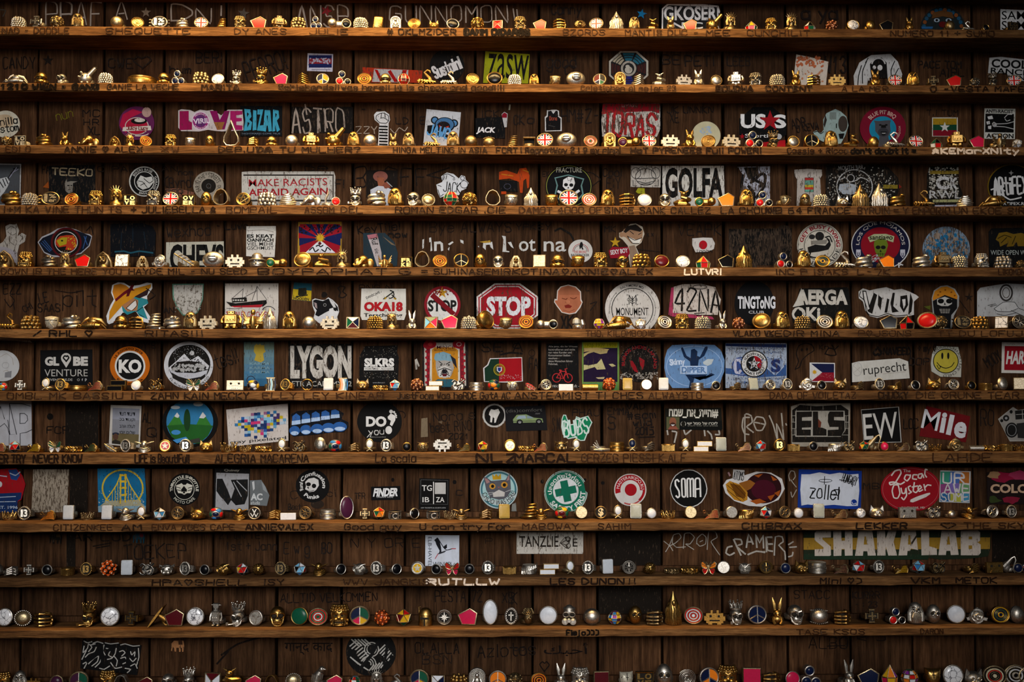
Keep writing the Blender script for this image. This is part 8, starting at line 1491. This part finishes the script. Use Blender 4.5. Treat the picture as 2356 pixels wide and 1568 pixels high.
@ring('KN', 'netted_head_ring', 'ring of a calm face under a netted cap', 39)
def _(v):
    k = v[0]; m = M(); ball(m, (0, 0, 16), (10, 9, 15), mat(k), 14, 10); face(m, k, 19, 5, -8); n = M()
    for i in range(4):
        for j in range(9): a_ = PI + PI * (j + .5 * (i % 2)) / 8.5; R_ = 13 - i * 1.6; loop(n, Vector((R_ * math.cos(a_), 1 + R_ * .8 * math.sin(a_), 27 + i * 3)), Vector((math.cos(a_), math.sin(a_), .5)).normalized(), 2.4, .7, mat(k), 8)
    c = M(); ball(c, (0, 2, 27), (11, 9.5, 10), mat('pit'), 12, 8); return [('face', m, 0), ('cap', c, 0), ('net', n, 1), eyes('pit', (-3.6, 3.6), -8.6, 19, (1.8, 1, .8)), band(k, 7)]
@ring('PH', 'pharaoh_ring', 'ring of a pharaoh head in a striped headdress', 32)
def _(v):
    k = v[0]; m = M(); ball(m, (0, -3, 18), (6, 6, 8), mat(k), 12, 9); face(m, k, 19.5, 3.6, -8); h_ = M(); plate(h_, [(-16, 2), (-14, 14), (-9, 24), (-5, 30), (5, 30), (9, 24), (14, 14), (16, 2), (8, 0), (6, 10), (-6, 10), (-8, 0)], -3, 4, mat(k), 1); s_ = M()
    for s in (-1, 1):
        for j in range(6): tube(s_, [(s * 7, -4, 4 + j * 3.4), (s * (15.4 - j * .8), -3.4, 4 + j * 3.2)], .9, mat(k), 5)
    b = M(); tube(b, [(0, -8, 11), (0, -8, 3)], [1.2, 1.8], mat(k)); return [('face', m, 0), ('headdress', h_, 0), ('stripes', s_, 1), ('chin_beard', b, 0), eyes('pit', (-2.4, 2.4), -8.6, 19.6, .9), band(k, 8)]
@ring('GA', 'winged_figure_ring', 'ring of a figure with raised wings', 32)
def _(v):
    k = v[0]; m = M(); tube(m, [(0, -2, 2), (0, -4, 12), (0, -4, 20)], [5, 6, 4], mat(k), 10); ball(m, (0, -4, 26), (4, 4, 4.6), mat(k), 10, 7); out = []
    for s in (-1, 1):
        w_ = M()
        for j in range(5): tube(w_, [(s * 4, -2, 18 - j * 2), (s * (10 + j), -3, 17 - j * 2), (s * (17 - j * .6), -2, 29 - j * 6)], [1.6, 1.9, .6], mat(k), 6)
        l_ = M(); tube(l_, [(s * 3, -4, 6), (s * 8, -7, 5), (s * 6, -8, .8)], [2.2, 2, 1.6], mat(k)); out += [('wing', w_, 1), ('foot', l_, 0)]
    return [('body', m, 0), *out, band(k, 7)]
@ring('BG2', 'big_beetle_ring', 'wide ring of a ribbed crawling bug', 26)
def _(v):
    k = v[0]; m = M(); tube(m, [(-24, -4, 3), (-12, -8, 5), (2, -9, 7), (16, -6, 6)], [1.5, 4, 5, 3], mat(k), 10); r_ = M()
    for i in range(9): hoop(r_, 0, 0, 3.2 + i * .28, 3.2 + i * .28, 0, .9, mat(k), 12); n = 72; r_.xf(lambda x, y, z: (-20 + i * 3.6 + y, -6 - i * .4 + x, 4 + i * .4 + z), len(r_.v) - n)
    w_ = M(); ball(w_, (2, 0, 14), (12, 7, 8), mat(k), 12, 8); tube(w_, [(6, -4, 18), (16, -3, 16), (25, 0, 6)], [3.6, 4, .8], mat(k)); tube(w_, [(-4, -4, 20), (-10, -6, 16), (-16, -6, 9)], [2.4, 2.2, .6], mat(k)); l_ = M()
    for s in (-1, 1): tube(l_, [(s * 10, -6, 5), (s * 20, -8, 8), (s * 27, -6, 1)], [1.6, 1.4, .7], mat(k))
    return [('body', m, 0), ('ribs', r_, 1), ('shell', w_, 0), ('legs', l_, 1), band(k, 6)]
@ring('ST', 'edge_on_disc_ring', 'flat disc ring turned edge on and leaning', 51)
def _(v):
    k = v[0]; m = M(); plate(m, E2(0, 28, 5, 29, 24), -20, 20, mat(k), 1); m.xf(lambda x, y, z: (x * .5, (y) * .9, z)); m.rot('Y', 36, (0, 0, 0)); m.xf(lambda x, y, z: (x - 17, y + 4, max(z, .2))); n = M(); tube(n, [(2, 2, 26), (10, 4, 20), (19, 6, 14)], [5, 6.5, 8.5], mat(k), 12); hoop(n, 20, 12, 8, 11, 6, 2.4, mat(k), 20); return [('disc', m, 0), ('neck', n, 0)]
@ring('HN', 'horn_loop_ring', 'ring with a tall smooth curved horn loop', 38)
def _(v):
    k = v[0]; m = M(); tube(m, [(8, -3, 2), (4, -4, 8), (6, -4, 18), (11, -3, 30), (8, -2, 38), (2, -2, 34), (-6, 0, 24), (-14, 2, 14)], [1.4, 1.6, 1.6, 1.8, 1.6, 3, 5, 6], mat(k), 9); b = M(); ball(b, (-8, 3, 14), (9, 6, 13), mat(k), 12, 9); return [('loop', m, 0), ('shoulder', b, 0), band(k, 8)]
@ring('SX', 'striped_enamel_ring', 'ring with bent stripes of enamel', 30)
def _(v):
    k = 'j'; m = M(); fr = M(); o = [(-11, 0), (10, 0), (8, 10), (8, 20), (11, 30), (-9, 30), (-6, 20), (-6, 10)]; plate(m, o, -3, 4, mat(k), .5)
    for i in range(5): x0 = -8 + i * 4; m.add([(x0 + (2 if z == 15 else 0) + dx, -3.4, z) for z in (1.6, 15, 28.4) for dx in (0, 3.2)], [(0, 1, 3, 2), (2, 3, 5, 4)], en(v[i % len(v)]))
    tube(fr, [(x, -3.2, z) for x, z in o], 1, mat(k), 5, True); return [('face', m, 0), ('frame', fr, 0), band(k, 11)]
@ring('PF', 'perforated_oval_ring', 'tall oval ring pierced with rows of dots', 33)
def _(v):
    k = v[0]; m = M(); plate(m, E2(0, 16.5, 13, 16.5, 28), -2, 3, mat(k), .5, 6); d = M()
    for i in range(-5, 6):
        for j in range(-4, 5):
            q_ = math.hypot(i / 6.2, j / 5.2)
            if q_ < .92: bead(d, (j * 2.4, -2.3 - 6 * math.sqrt(1 - q_ * q_), 16.5 + i * 2.6), (.8, .5, .8), mat('pit'))
    return [('dome', m, 0), ('holes', d, 1), band(k, 11)]
@ring('LE', 'leaf_ring', 'leaf ring with veins in wire', 22)
def _(v):
    k = 'j'; m = M(); plate(m, [(-14, 20), (-8, 21), (4, 16), (14, 6), (15, 2), (6, 2), (-6, 8), (-13, 15)], -3, 0, en(v[0]) if v[0] in 'rk' else mat(v[0]), .5); w_ = M(); tube(w_, [(-14, -3.6, 20), (15, -3.6, 2)], .9, mat(k), 5)
    for i in range(4): t_ = .2 + i * .2; x, z = -14 + 29 * t_, 20 - 18 * t_; tube(w_, [(x, -3.6, z), (x + 7, -3.6, z + 1.5)], .7, mat(k), 5); tube(w_, [(x, -3.6, z), (x + 1, -3.6, z - 6)], .7, mat(k), 5)
    return [('leaf', m, 0), ('veins', w_, 1), band(k, 6)]
@ring('FK', 'bent_fork_ring', 'low ring of bent bone like prongs', 22)
def _(v):
    k = v[0]; m = M()
    for i in range(3): tube(m, [(8, -6, 3 + i), (-4, -8, 6 + i * 2), (-14 + i * 3, -6, 14 + i * 4)], [2.4, 2, 1], mat(k), 7)
    tube(m, [(-12, -5, 4), (2, -9, 4), (18, -5, 4)], [2, 4, 3], mat(k), 9); return [('prongs', m, 1), band(k, 5)]
@ring('CP', 'brimmed_cap_ring', 'ring of a stout figure under a brimmed hat', 29)
def _(v):
    k = v[0]; m = M(); lathe(m, [(10, 0), (14, 3), (15, 9), (12, 14)], (0, 2, 0), mat(k), 20, .85); h_ = M(); lathe(h_, [(17, 14), (17.5, 15.4), (11, 18), (10, 25), (6, 28.5), (1, 29.4)], (0, 2, 0), mat(k), 20, .85); f = M(); face(f, k, 10, 5, -9); return [('body', m, 0), ('hat', h_, 0), ('face', f, 0), band(k, 6)]
@ring('CY', 'raw_crystal_ring', 'ring holding a clear crystal above a silver lump', 29)
def _(v):
    m = M(); tube(m, [(4, 0, 4), (8, -5, 12), (6, -4, 22)], [7, 6, 4], mat(v[0]), 9); ball(m, (-4, -2, 6), (8, 7, 6), mat(v[0]), 10, 7); c = M(); lathe(c, [(4, 0), (9, 4), (8, 13), (3, 17)], (-7, -2, 10), mat('#8f9088'), 6); return [('setting', m, 0), ('crystal', c, 0), band(v[0], 6)]
@ring('BZ', 'perching_bird_ring', 'ring of a hunched bird with a raised head', 55)
def _(v):
    k = v[0]; m = M(); tube(m, [(-6, 2, 2), (-6, 0, 14), (-2, -1, 28), (6, -2, 40)], [9, 12, 11, 7], mat(k), 12); ball(m, (9, -3, 45), (7, 6.5, 6.5), mat(k), 12, 8); bk = M(); tube(bk, [(14, -5, 46), (20, -6, 45)], [2.4, .5], mat(k)); f = M()
    for i in range(14): a_ = PI + PI * (i % 7 + .5) / 7; z = 10 + (i // 7) * 15; tube(f, [(-4 + z * .12 + 12 * math.cos(a_), 11 * math.sin(a_), z + 8), (-7 + z * .12 + 13 * math.cos(a_), 12 * math.sin(a_), z - 6)], [2.2, .6], mat(k), 6)
    return [('body', m, 0), ('beak', bk, 0), ('feathers', f, 1), eyes('pit', (6, 12), -9, 47, 1), band(k, 7)]
@ring('TL', 'curved_tail_ring', 'small ring ending in a raised curved tail', 37)
def _(v):
    m = M(); tube(m, [(4, -2, 1.5), (-4, -3, 5), (-3, -3, 18), (2, -3, 28), (2, -3, 36)], [2, 2.6, 2.6, 2.2, .5], mat(v[0]), 8); b = M(); ball(b, (-2, 2, 5), (6, 5, 5), mat(v[0]), 10, 7); return [('tail', m, 0), ('knob', b, 0), band(v[0], 4)]
# ------------------------------------------------------------------ the rings, shelf by shelf: kind:variant crop-x [height] [turn]
ROWS = ["""PB:s 95 80;IC:s 215;FD:a 358;WZ:a 500 105 20;BL:j 770 85;CO:g 910 74 15;1P:s 1060 80;SN:s 1215 70;UJ:w 1345 78;SP:g 1480 72;DR:a 1612 88 20;PN:r 1738 86;RO:a 1880 84 15;TB:a 2010 82;TR:k 2135 88;DD:k 2290 70|PB:s 140 82;BR:g 258 92;BU:s 378 92;RI:g 505 76;CT:g 640 62;OV:ks 770 78;FD:g 937 92;SQ:rrrr 1075 66;DR:a 1230 92;PN:r 1365 74;RB:g 1498 72;LI:a 1638 66;UJ:w 1750 82;GN:s 1888 130;WZ:a 2010 96;DK:g 2135 76;BN:a 2258 92|PN:r 108 76;PG:g 265 112;LB:a 385 130;PY:reyr 525 70;DR:g 660 88;LB:a 800 128;PY:ewkr 925 70;SW:r 1075 76;OV:mg 1222 82;BO:g 1345 76;PN:k 1450 76;BN:g 1605 92;BO:a 1885 76;SC:s 2000 72;OR:k 2130 56;LV:a 2310 62""",
"""BG2:s 85 78;HM:g 255 86;SK:s 395 74;PG:s 565 120;PB:s 695 80;LP:g 930 62;HM:g 1095 84 25;TR:n 1195 98;TB:a 1345 88;OV:ms 1462 78;SB:s 1590 104;SB:g 1760 126;PN:p 1892 80;RV:g 2045 80;PE:b 2178 78;TR:r 2315 96|RI:o 165 82;HM:a 310 84;GB:rrdr 435 84;SC:g 590 112;SC:s 750 100;CO:g 905 78;OV:kg 1055 96;PB:s 1190 78;WZ:g 1325 84;KM:j 1470 78;HB:s 1610 104;PE:d 1772 82;BU:g 1910 96;RV:s 2040 78;DK:s 2180 84;PX:s 2345 80|BN:s 160 105;CV:a 285 76;RO:s 415 90;DR:k 550 94;PB:s 700 84;BN:g 825 104;RB:g 945 76;PX:g 1105 84;BN:g 1368 108;UJ:w 1503 80;WZ:g 1625 106;IC:a 1765 74;PN:r 1908 80;FD:k 2050 68;SB:k 2170 104;UJ:w 2315 80""",
"""FD:a 30 96;LV:w 162 92;SN:g 365 112;BN:g 565 124;EL:g 790 106;HO:g 1020 90;LB:g 1155 124 15;RI:o 1300 94 25;DR:g 1525 112;KM:s 1705 94 20;MK:g 1880 98;TD:s 2080 246;CL:g 2265 94|HM:g 125 100;BL:s 308 112;RO:g 485 120;PG:g 695 176;WZ:g 870 142;BL:s 1020 116;BN:a 1232 118;WZ:a 1370 136;SC:a 1590 134;WZ:a 1775 146;BL:a 1937 110;DM:a 2100 100;SP:a 2312 110|SE:a 150 94;UJ:w 293 126;HB:s 488 144;RI:t 708 106;BU:g 880 136;DD:v 1058 92;UJ:w 1240 112;PX:w 1430 120;BN:g 1608 152;RI:g 1778 112;PX:w 1982 122;TR:r 2185 150|SB:a 108 166;CV:g 293 108;PE:k 455 122;WZ:g 630 160;DK:g 818 128;BO:g 1020 106;SC:s 1195 152;UJ:w 1402 118;PY:rekw 1590 98;RO:g 1768 138;PN:p 1960 118;GA:a 2155 142;WD:w 2325 90""",
"""SN:g 80 136;PB:s 248 118;1P:a 440 120;RI:o 632 114;DR:g 850 140;LB:g 1035 190;LV:g 1160 98;DR:k 1375 140;UJ:w 1530 122;LV:go 1692 98;MK:g 1852 122;LO:j 1993 158;PT:g 2190 118|TB:s 85 128;SH:s 275 116;EL:s 490 114;TL:s 635 148;OR:rs 712 92;SB:s 890 180;SN:s 1080 140;WZ:g 1250 170;SK:s 1415 134;CV:s 1552 112;GB:erer 1755 140;FD:g 1925 136;LO:j 2132 152;KM:s 2305 124|GN:s 165 172;KM:g 352 124;UJ:w 508 146;RI:r 693 118;WZ:g 862 160;RB:g 1037 118;OV:ws 1198 118;SK:s 1380 124;DK:g 1545 142;DD:e 1745 86;PN:o 1940 124;WZ:g 2120 166;TR:r 2275 142|KM:j 215 116 25;MK:a 390 116 -20;PB:s 540 116;CT:s 730 100;GN:a 895 206;GN:s 1068 216;SN:g 1230 122;SC:g 1460 158;SH:s 1840 106;BG2:g 2095 128""",
"""HO:a 30 148;DR:g 220 144;SN:k 425 112;LB:a 578 158;PN:r 735 118;HO:a 930 138;SF:m 1092 120;PH:a 1280 112 20;RS:s 1440 112;LE:s 1660 140;HB:s 1920 154;PX:w 2120 122;CP:s 2318 136|DD:e 180 86;OV:gg 408 144;DK:g 592 134;LB:a 768 178;EL:g 970 118;GA:g 1160 122;LV:gf 1352 94;LO:j 1503 152;RI:o 1658 114;PE:k 1850 126;MK:g 2020 120;SK:s 2185 116;PH:a 2345 120|SF:w 240 116;HM:g 408 124;KM:g 593 124;DR:g 795 142;SK:g 995 118;TB:g 1170 132;OV:dg 1352 122;OV:ms 1543 116;PY:ryre 1725 114;PN:k 1935 120;GN:g 2095 202|TR:r 188 142;WZ:g 372 162;RI:y 545 116;SC:s 735 160;SN:s 920 128;PN:o 1130 122;SN:s 1440 130;RO:a 1630 138;PB:s 1785 116;DR:s 1985 138;TB:s 2185 114;FD:a 2340 80""",
"""SC:g 75 150;TB:g 270 128;KM:w 463 128;SN:s 640 134;BG2:g 830 134;HM:g 1090 126;RB:g 1230 112;SP:s 1378 144;SN:s 1550 126;WZ:a 1718 158;PX:w 1880 126;RO:g 2090 154;GA:g 2290 188|GN:s 118 188 0 .85;WZ:g 295 164;BL:s 475 118;PX:w 665 122;SQ:dnle 870 110;PB:g 1070 120;LB:a 1222 168;HA:s 1405 180;SQ:opel 1575 112;PN:p 1745 126;PB:s 1920 118;OV:gg 2085 172 50;KM:j 2255 118|RI:o 120 122;DD:k 312 88;CY:s 600 112;GB:rqyo 780 102;BG2:g 955 146;WD:w 1155 94;RI:w 1375 122 20;DR:g 1530 142;PB:s 1720 118;HA:s 1893 178;SW:r 2040 108;OV:gg 2245 148 -25|WZ:g 175 166;PB:a 365 122;RI:s 560 126;WZ:g 712 170;OV:ms 890 122;PN:k 1140 126;PY:kkrr 1305 128;OV:rj 1485 158 -30;FD:a 1605 130;1P:a 1810 118;TB:g 1967 120;SF:m 2155 112 -30;WH:k 2320 128""",
"""BB:bry 30 80;IC:s 185 92;FI:w 415 116;TH:g 548 106;LP:g 695 50;WI:r 880 92;TW:k 1060 96;OR:ws 1230 104;OM:g 1410 106;BT:ew 1755 104;WI:r 1930 88;CA:w 2125 90;BB:ynwk 2290 102|SX:knlkn 128 118;TH:g 260 104;LF:g 460 106;RE:w 650 114;SX:otwlb 778 114;CT:a 960 110;BI:g 1112 56;FL:lkwrb 1252 96;SW:r 1450 110;TW:w 1608 88;OM:s 1822 104;BW:s 1985 84;BB:enor 2145 104;OL:s 2315 94|LE:r 158 74;WH:s 300 96;TS:w 480 60;RD:g 695 62;SW:o 870 116;RE:g 1035 112;RW:s 1207 98;RE:w 1360 116;BW:s 1670 78;OR:ks 1835 92;CL:a 2010 82;RE:s 2178 112|WH:s 65 92;TH:s 220 104;RS:s 390 108;OR:ks 528 98;CT:a 690 112;CL:a 855 92;TH:s 1052 106;CL:g 1198 92;OR:ks 1375 100;CT:g 1537 114;WH:s 1717 98;OR:kg 1880 94;BA:g 2025 70;PF:s 2165 120;SF:w 2315 110 -25""",
"""WI:r 15 90;FL:rnlwk 140 98;WI:y 335 88;BT:ew 515 98;BI:g 660 62;WI:e 845 84;LE:s 1010 84;TH:s 1145 110;EA:s 1312 118;SR:rg 1500 106;TH:s 1682 112;CT:g 1870 108;CR:g 2055 96;CR:g 2212 66|BI:g 60 60;FI:w 235 118;OM:a 390 102;PF:s 577 128;BB:brne 715 114;CL:a 880 94;FI:w 1025 116;TH:s 1175 110;OR:kg 1360 92;OL:a 1505 96;PI:s 1678 122;WI:e 1882 78;FL:yorde 2045 92;SR:wg 2290 104|BI:g 112 58;WI:r 258 84;BD:a 435 104;FI:w 570 110;FK:s 780 104;BW:g 935 92;FI:n 1075 112;CL:k 1222 100;BA:g 1400 70;FI:w 1555 112;TW:w 1710 94;RE:s 1877 124;WI:t 2085 88;FL:rnblw 2235 96|TH:g 140 108;BA:g 275 66;OR:ks 445 94;BF:s 640 88;OM:a 765 92;FL:eoryk 902 88;HN:j 1005 150;OR:pg 1085 92;WI:d 1255 82;OM:s 1415 100;CR:g 1560 68;RS:a 1722 112;RD:s 1912 54;BI:g 2062 60;BA:g 2195 66;CR:g 2315 64""",
"""CR:g 100 88;TH:s 240 118;WI:o 468 92;RE:w 635 130;CR:a 795 72;RE:w 980 130;EA:s 1150 126;FI:w 1292 122;FL:lwkb 1455 104;WH:a 1620 112;CT:g 1795 116;BB:rbne 1965 114;EA:g 2172 116;LT:s 2310 110|CL:g 165 102;TS:w 297 64;WH:a 450 112;BW:s 655 94;OT:vs 822 206 25;IC:a 985 94;FL:oyrek 1112 106;BG:s 1250 72;OR:ks 1430 110 35;BG:s 1597 76;CR:a 1745 80;EA:a 1852 110;CL:a 2065 104;RE:g 2240 130|SP:g 150 146;EA:g 252 112;BB:eydr 437 118;RW:gj 615 110;DO:a 790 110;FI:w 943 122;RE:s 1105 132;OR:ws 1245 106;CR:g 1402 84;RW:gj 1598 108;WI:r 1795 94;RW:s 1965 108;BF:g 2105 102;FL:rnlw 2275 106|WH:a 180 108;OR:ws 305 106;RE:s 490 128;WI:d 685 88;OR:ms 865 102;CT:s 1010 118;CA:s 1285 96;OM:s 1522 106;BL:s 1682 74;EA:g 1845 118;WH:s 2045 114;TH:s 2218 110""",
"""BL:s 0 110;CL:s 125 98;IC:s 290 96;OR:ks 450 108;BA:g 615 72;TH:g 802 112;MO:o 1000 134;RE:w 1165 134;OM:s 1352 116;BD:s 1527 108;TH:s 1690 114;OR:ks 1865 104;OL:g 2037 112;FL:rnwyk 2202 104;LN:g 2350 112|TH:a 230 114;FL:lrwkb 402 108;EA:g 572 124;OR:ks 772 108 25;OL:s 942 112;TH:s 1090 116;OR:ks 1272 108 25;SR:ys 1460 114;OR:ks 1627 104;BT:rp 1775 108;OR:ks 1925 104;TH:s 2090 116;BA:g 2282 72|BF:s 140 108;TW:w 325 98;FI:w 512 122;TH:s 672 114;RE:w 852 132;WH:s 1040 116;LN:g 1228 112;BI:a 1430 56;BI:g 1600 66;BT:or 1755 112;RW:s 1890 112;OL:s 2080 106;WH:g 2272 114|OR:ns 185 106;CT:g 325 122;BW:s 485 108;WI:d 685 92;FL:rnlwk 842 112;TH:s 1020 114;WI:y 1222 88;FL:lwrbk 1382 114;OM:a 1555 106;CL:g 1865 104;CA:g 2060 96;HN:s 2205 152;OR:nj 2272 98;FL:rkwn 2345 90""",
"""OB:ms 75 158;CV:s 240 140;RB:g 425 132;SB:g 830 224;OB:ms 1020 166;IC:g 1215 130;ST:b 1440 200;PN:d 1600 146;OB:ms 1785 160;RT:s 1975 204;SB:s 2165 222;TE:s 2330 132|SK:g 205 170;OB:eg 400 160;RI:t 568 150;DR:g 762 196;PE:f 942 166;SW:o 1140 134;FL:yerde 1335 138;HK:g 1530 162;CM:s 1700 132;PN:p 1912 146;OT:ws 2112 220;XO:s 2300 152|KN:a 135 158;OB:ws 315 162;GM:s 503 182;BL:s 705 146;GB:qyqbv 912 124;MK:g 1098 152;RB:a 1263 130;GN:g 1437 290 0 .7;RI:r 1617 150;PX:b 1805 136;SB:s 2000 222;PE:n 2187 162|HA:g 105 248;SK:s 270 170;DM:s 480 150;RB:g 682 130;IC:a 950 130;TR:r 1168 148;WZ:s 1345 190;MK:s 1510 156;OB:ws 1710 160;RS:s 1895 134;RI:y 2103 150;BO:s 2258 148""",
"""DR:g 70 165;WZ:s 220 165;PX:b 350 110;OR:vj 548 138;PE:m 748 152;DR:g 1005 176;LO:s 1130 134;PN:d 1345 106;SK:s 1545 136;SB:s 1730 198;SQ:lwdw 1945 140;DK:g 2115 200;PN:p 2310 116|LO:g 160 130;CV:s 350 132;BZ:s 575 218;PN:p 720 116;GB:bewrn 900 112;LB:s 1095 182;SC:s 1270 132;PE:f 1478 158;SQ:rnww 1645 112;TB:g 1830 126;BU:s 1995 182;PE:o 2180 146;FD:a 2335 136|RI:o 228 128;HA:s 428 228;DR:s 600 186;SF:d 790 138;KX:w 1015 142;LV:g 1172 138;MK:s 1350 188;SL:s 1555 176;PE:b 1753 166;DR:g 1920 202;SF:p 2135 166;RB:g 2305 136|OB:ps 240 132;TR:n 395 198;HA:s 740 252;PN:n 920 156;GE:oqbpy 1110 188;GB:eorwq 1290 152;KX:g 1495 166;OB:ms 1675 184;CT:s 1855 156;RI:k 2045 176;RI:s 2232 182;UJ:w 2352 170"""]
COLW = dict(r='red', o='orange', p='pink', k='black', n='navy', w='white', y='yellow', e='green', b='blue', v='plum', d='dark red', t='salmon', l='pale blue', c='cream', a='rust', m='marbled', q='purple', g='gold', s='silver', j='pale gold')
SPEC = dict(RI=dict(o='orange', g='plain gold', y='yellow', r='red and white', w='white and black', s='silver', t='red and green', k='dark orange'), PE=dict(k='black', n='navy', b='navy and orange', m='many coloured', o='orange', f='four coloured', d='dark', q='yellow'), TR=dict(r='red and navy', k='black', n='navy'), UJ=dict(w=''), SW=dict(r='copper', o='orange'))
JOIN = 'SQ FL PY GE GB BB SX'.split(); ENA = 'OV OR OT OB PN SF FI WI TW BT DD SR MO'.split()
ONE = {'UJ', 'TS', 'WD', 'MO'}
def adj(k, v):
    if k in ONE: return {'TS': 'white', 'WD': 'pale', 'MO': 'orange'}.get(k, 'enamel')
    if k in SPEC: return SPEC[k][v[0]]
    if k in JOIN:
        w = list(dict.fromkeys(COLW[c] for c in v))[:2]; return ' and '.join(w)
    if k in ENA: return COLW[v[0]]
    if k == 'RE': return {'w': 'white', 's': 'grey', 'g': 'golden'}[v[0]]
    if k == 'LE': return {'r': 'red', 's': 'silver'}[v[0]]
    return METAL[v[0]][0]
OFF = [.012] * 8 + [.040, .024, .028, .026]
FLAT = set('CO CV 1P PT TH LT DO WH CM TE XO SR RI UJ PE OV OR OT OB RW PN SQ SF RE FI BO IC PF KX CA'.split())
BUILT = {}
SUBOF = {**dict.fromkeys('eye eye_socket eye_slot eye_hole teeth nose_hole eyelids eye_rings mouth ear snout_opening'.split(), 0), **dict.fromkeys('numerals lettering sign relief compass tree'.split(), 'face'), 'crown_points': 'crown', 'spikes': 'crown', 'inlay': 'bar', 'bezel': 'stone', 'chest_panel': 'body', 'tape_label': 'shell', 'reels': 'shell', 'tape_guard': 'shell', 'slots': 'boss', 'net': 'cap', 'stripes': 'headdress', 'recess': 'cross', 'inner_cross': 'cross', 'edge': 'hoop', 'slit': 'visor', 'ridge': 'visor', 'goggle_rims': 'head', 'lenses': 'head', 'veins': 'leaf'}
def parts_of(k, v):
    if (k, v) not in BUILT:
        res = []
        for n, m, s in KIND[k][3](v):
            for q_ in (m if isinstance(m, list) else [m]): res.append((n, q_.mesh(n), s))
        BUILT[k, v] = res
    return BUILT[k, v]
for row, text in enumerate(ROWS):
    items = []
    for seg, part in enumerate(text.split('|')):
        x_, y_, s_ = SEG[row, seg]
        for tk in part.split(';'):
            w = tk.split(); k, v = w[0].strip().split(':'); items.append((x_ + float(w[1]) / s_, k, v, float(w[2]) / s_ if len(w) > 2 else KIND[k][2], float(w[3]) if len(w) > 3 else random.uniform(-12, 12), float(w[4]) if len(w) > 4 else 1))
    items.sort(); names = [(adj(k, v) + ' ' + KIND[k][0][:-5].replace('_', ' ')).strip() for _, k, v, _, _, _ in items]
    seen = {}
    for i, (px, k, v, hp, turn, sx) in enumerate(items):
        y = -SHELF[row][2] + OFF[row]; X = pix(px, 800, y)[0]; sc = (1.92 + y) / FPX * hp / KIND[k][2]
        o = bpy.data.objects.new(KIND[k][0], None); COL.objects.link(o); o.empty_display_size = .01
        lean = math.radians(-(random.uniform(8, 10) if row < 4 else random.uniform(12, 15) if row < 7 else random.uniform(3, 6))) if k in FLAT else 0
        o.location = (X, y, ZT[row] + (.0012 if lean else .0002)); o.scale = (sc * sx, sc * sx, sc); o.rotation_euler = (lean, 0, math.radians(turn))
        made = {}; first = None
        for n, me, s in parts_of(k, v):
            up_ = SUBOF.get(n); par = first if up_ == 0 else made.get(up_)
            c = link(n, me, par or o, None, 'stuff' if s else None)
            if par is None: made[n] = c; first = first or c
        L = names[i - 1] if i else ''; Rn = names[i + 1] if i + 1 < len(items) else ''
        where = '%s shelf, ' % ORD[row] + ('between %s and %s' % (L, Rn) if L and Rn else 'at one end beside %s' % (L or Rn))
        nm = adj(k, v) + ' ' + KIND[k][1]; lab = (nm + ', ' + where).strip()
        if len(lab.replace('-', ' ').split()) > 16: lab = names[i] + ' ring, ' + where
        if len(lab.split()) > 16: lab = names[i] + ', ' + where
        if len(lab.split()) > 16: lab = names[i] + ', ' + '%s shelf, after %s' % (ORD[row], L)
        if lab in seen: lab = names[i] + ' ring, %s shelf, close to another like it, before %s' % (ORD[row], Rn)
        seen[lab] = 1
        tag(o, lab, 'ring', 'rings on the %s shelf' % ORD[row])
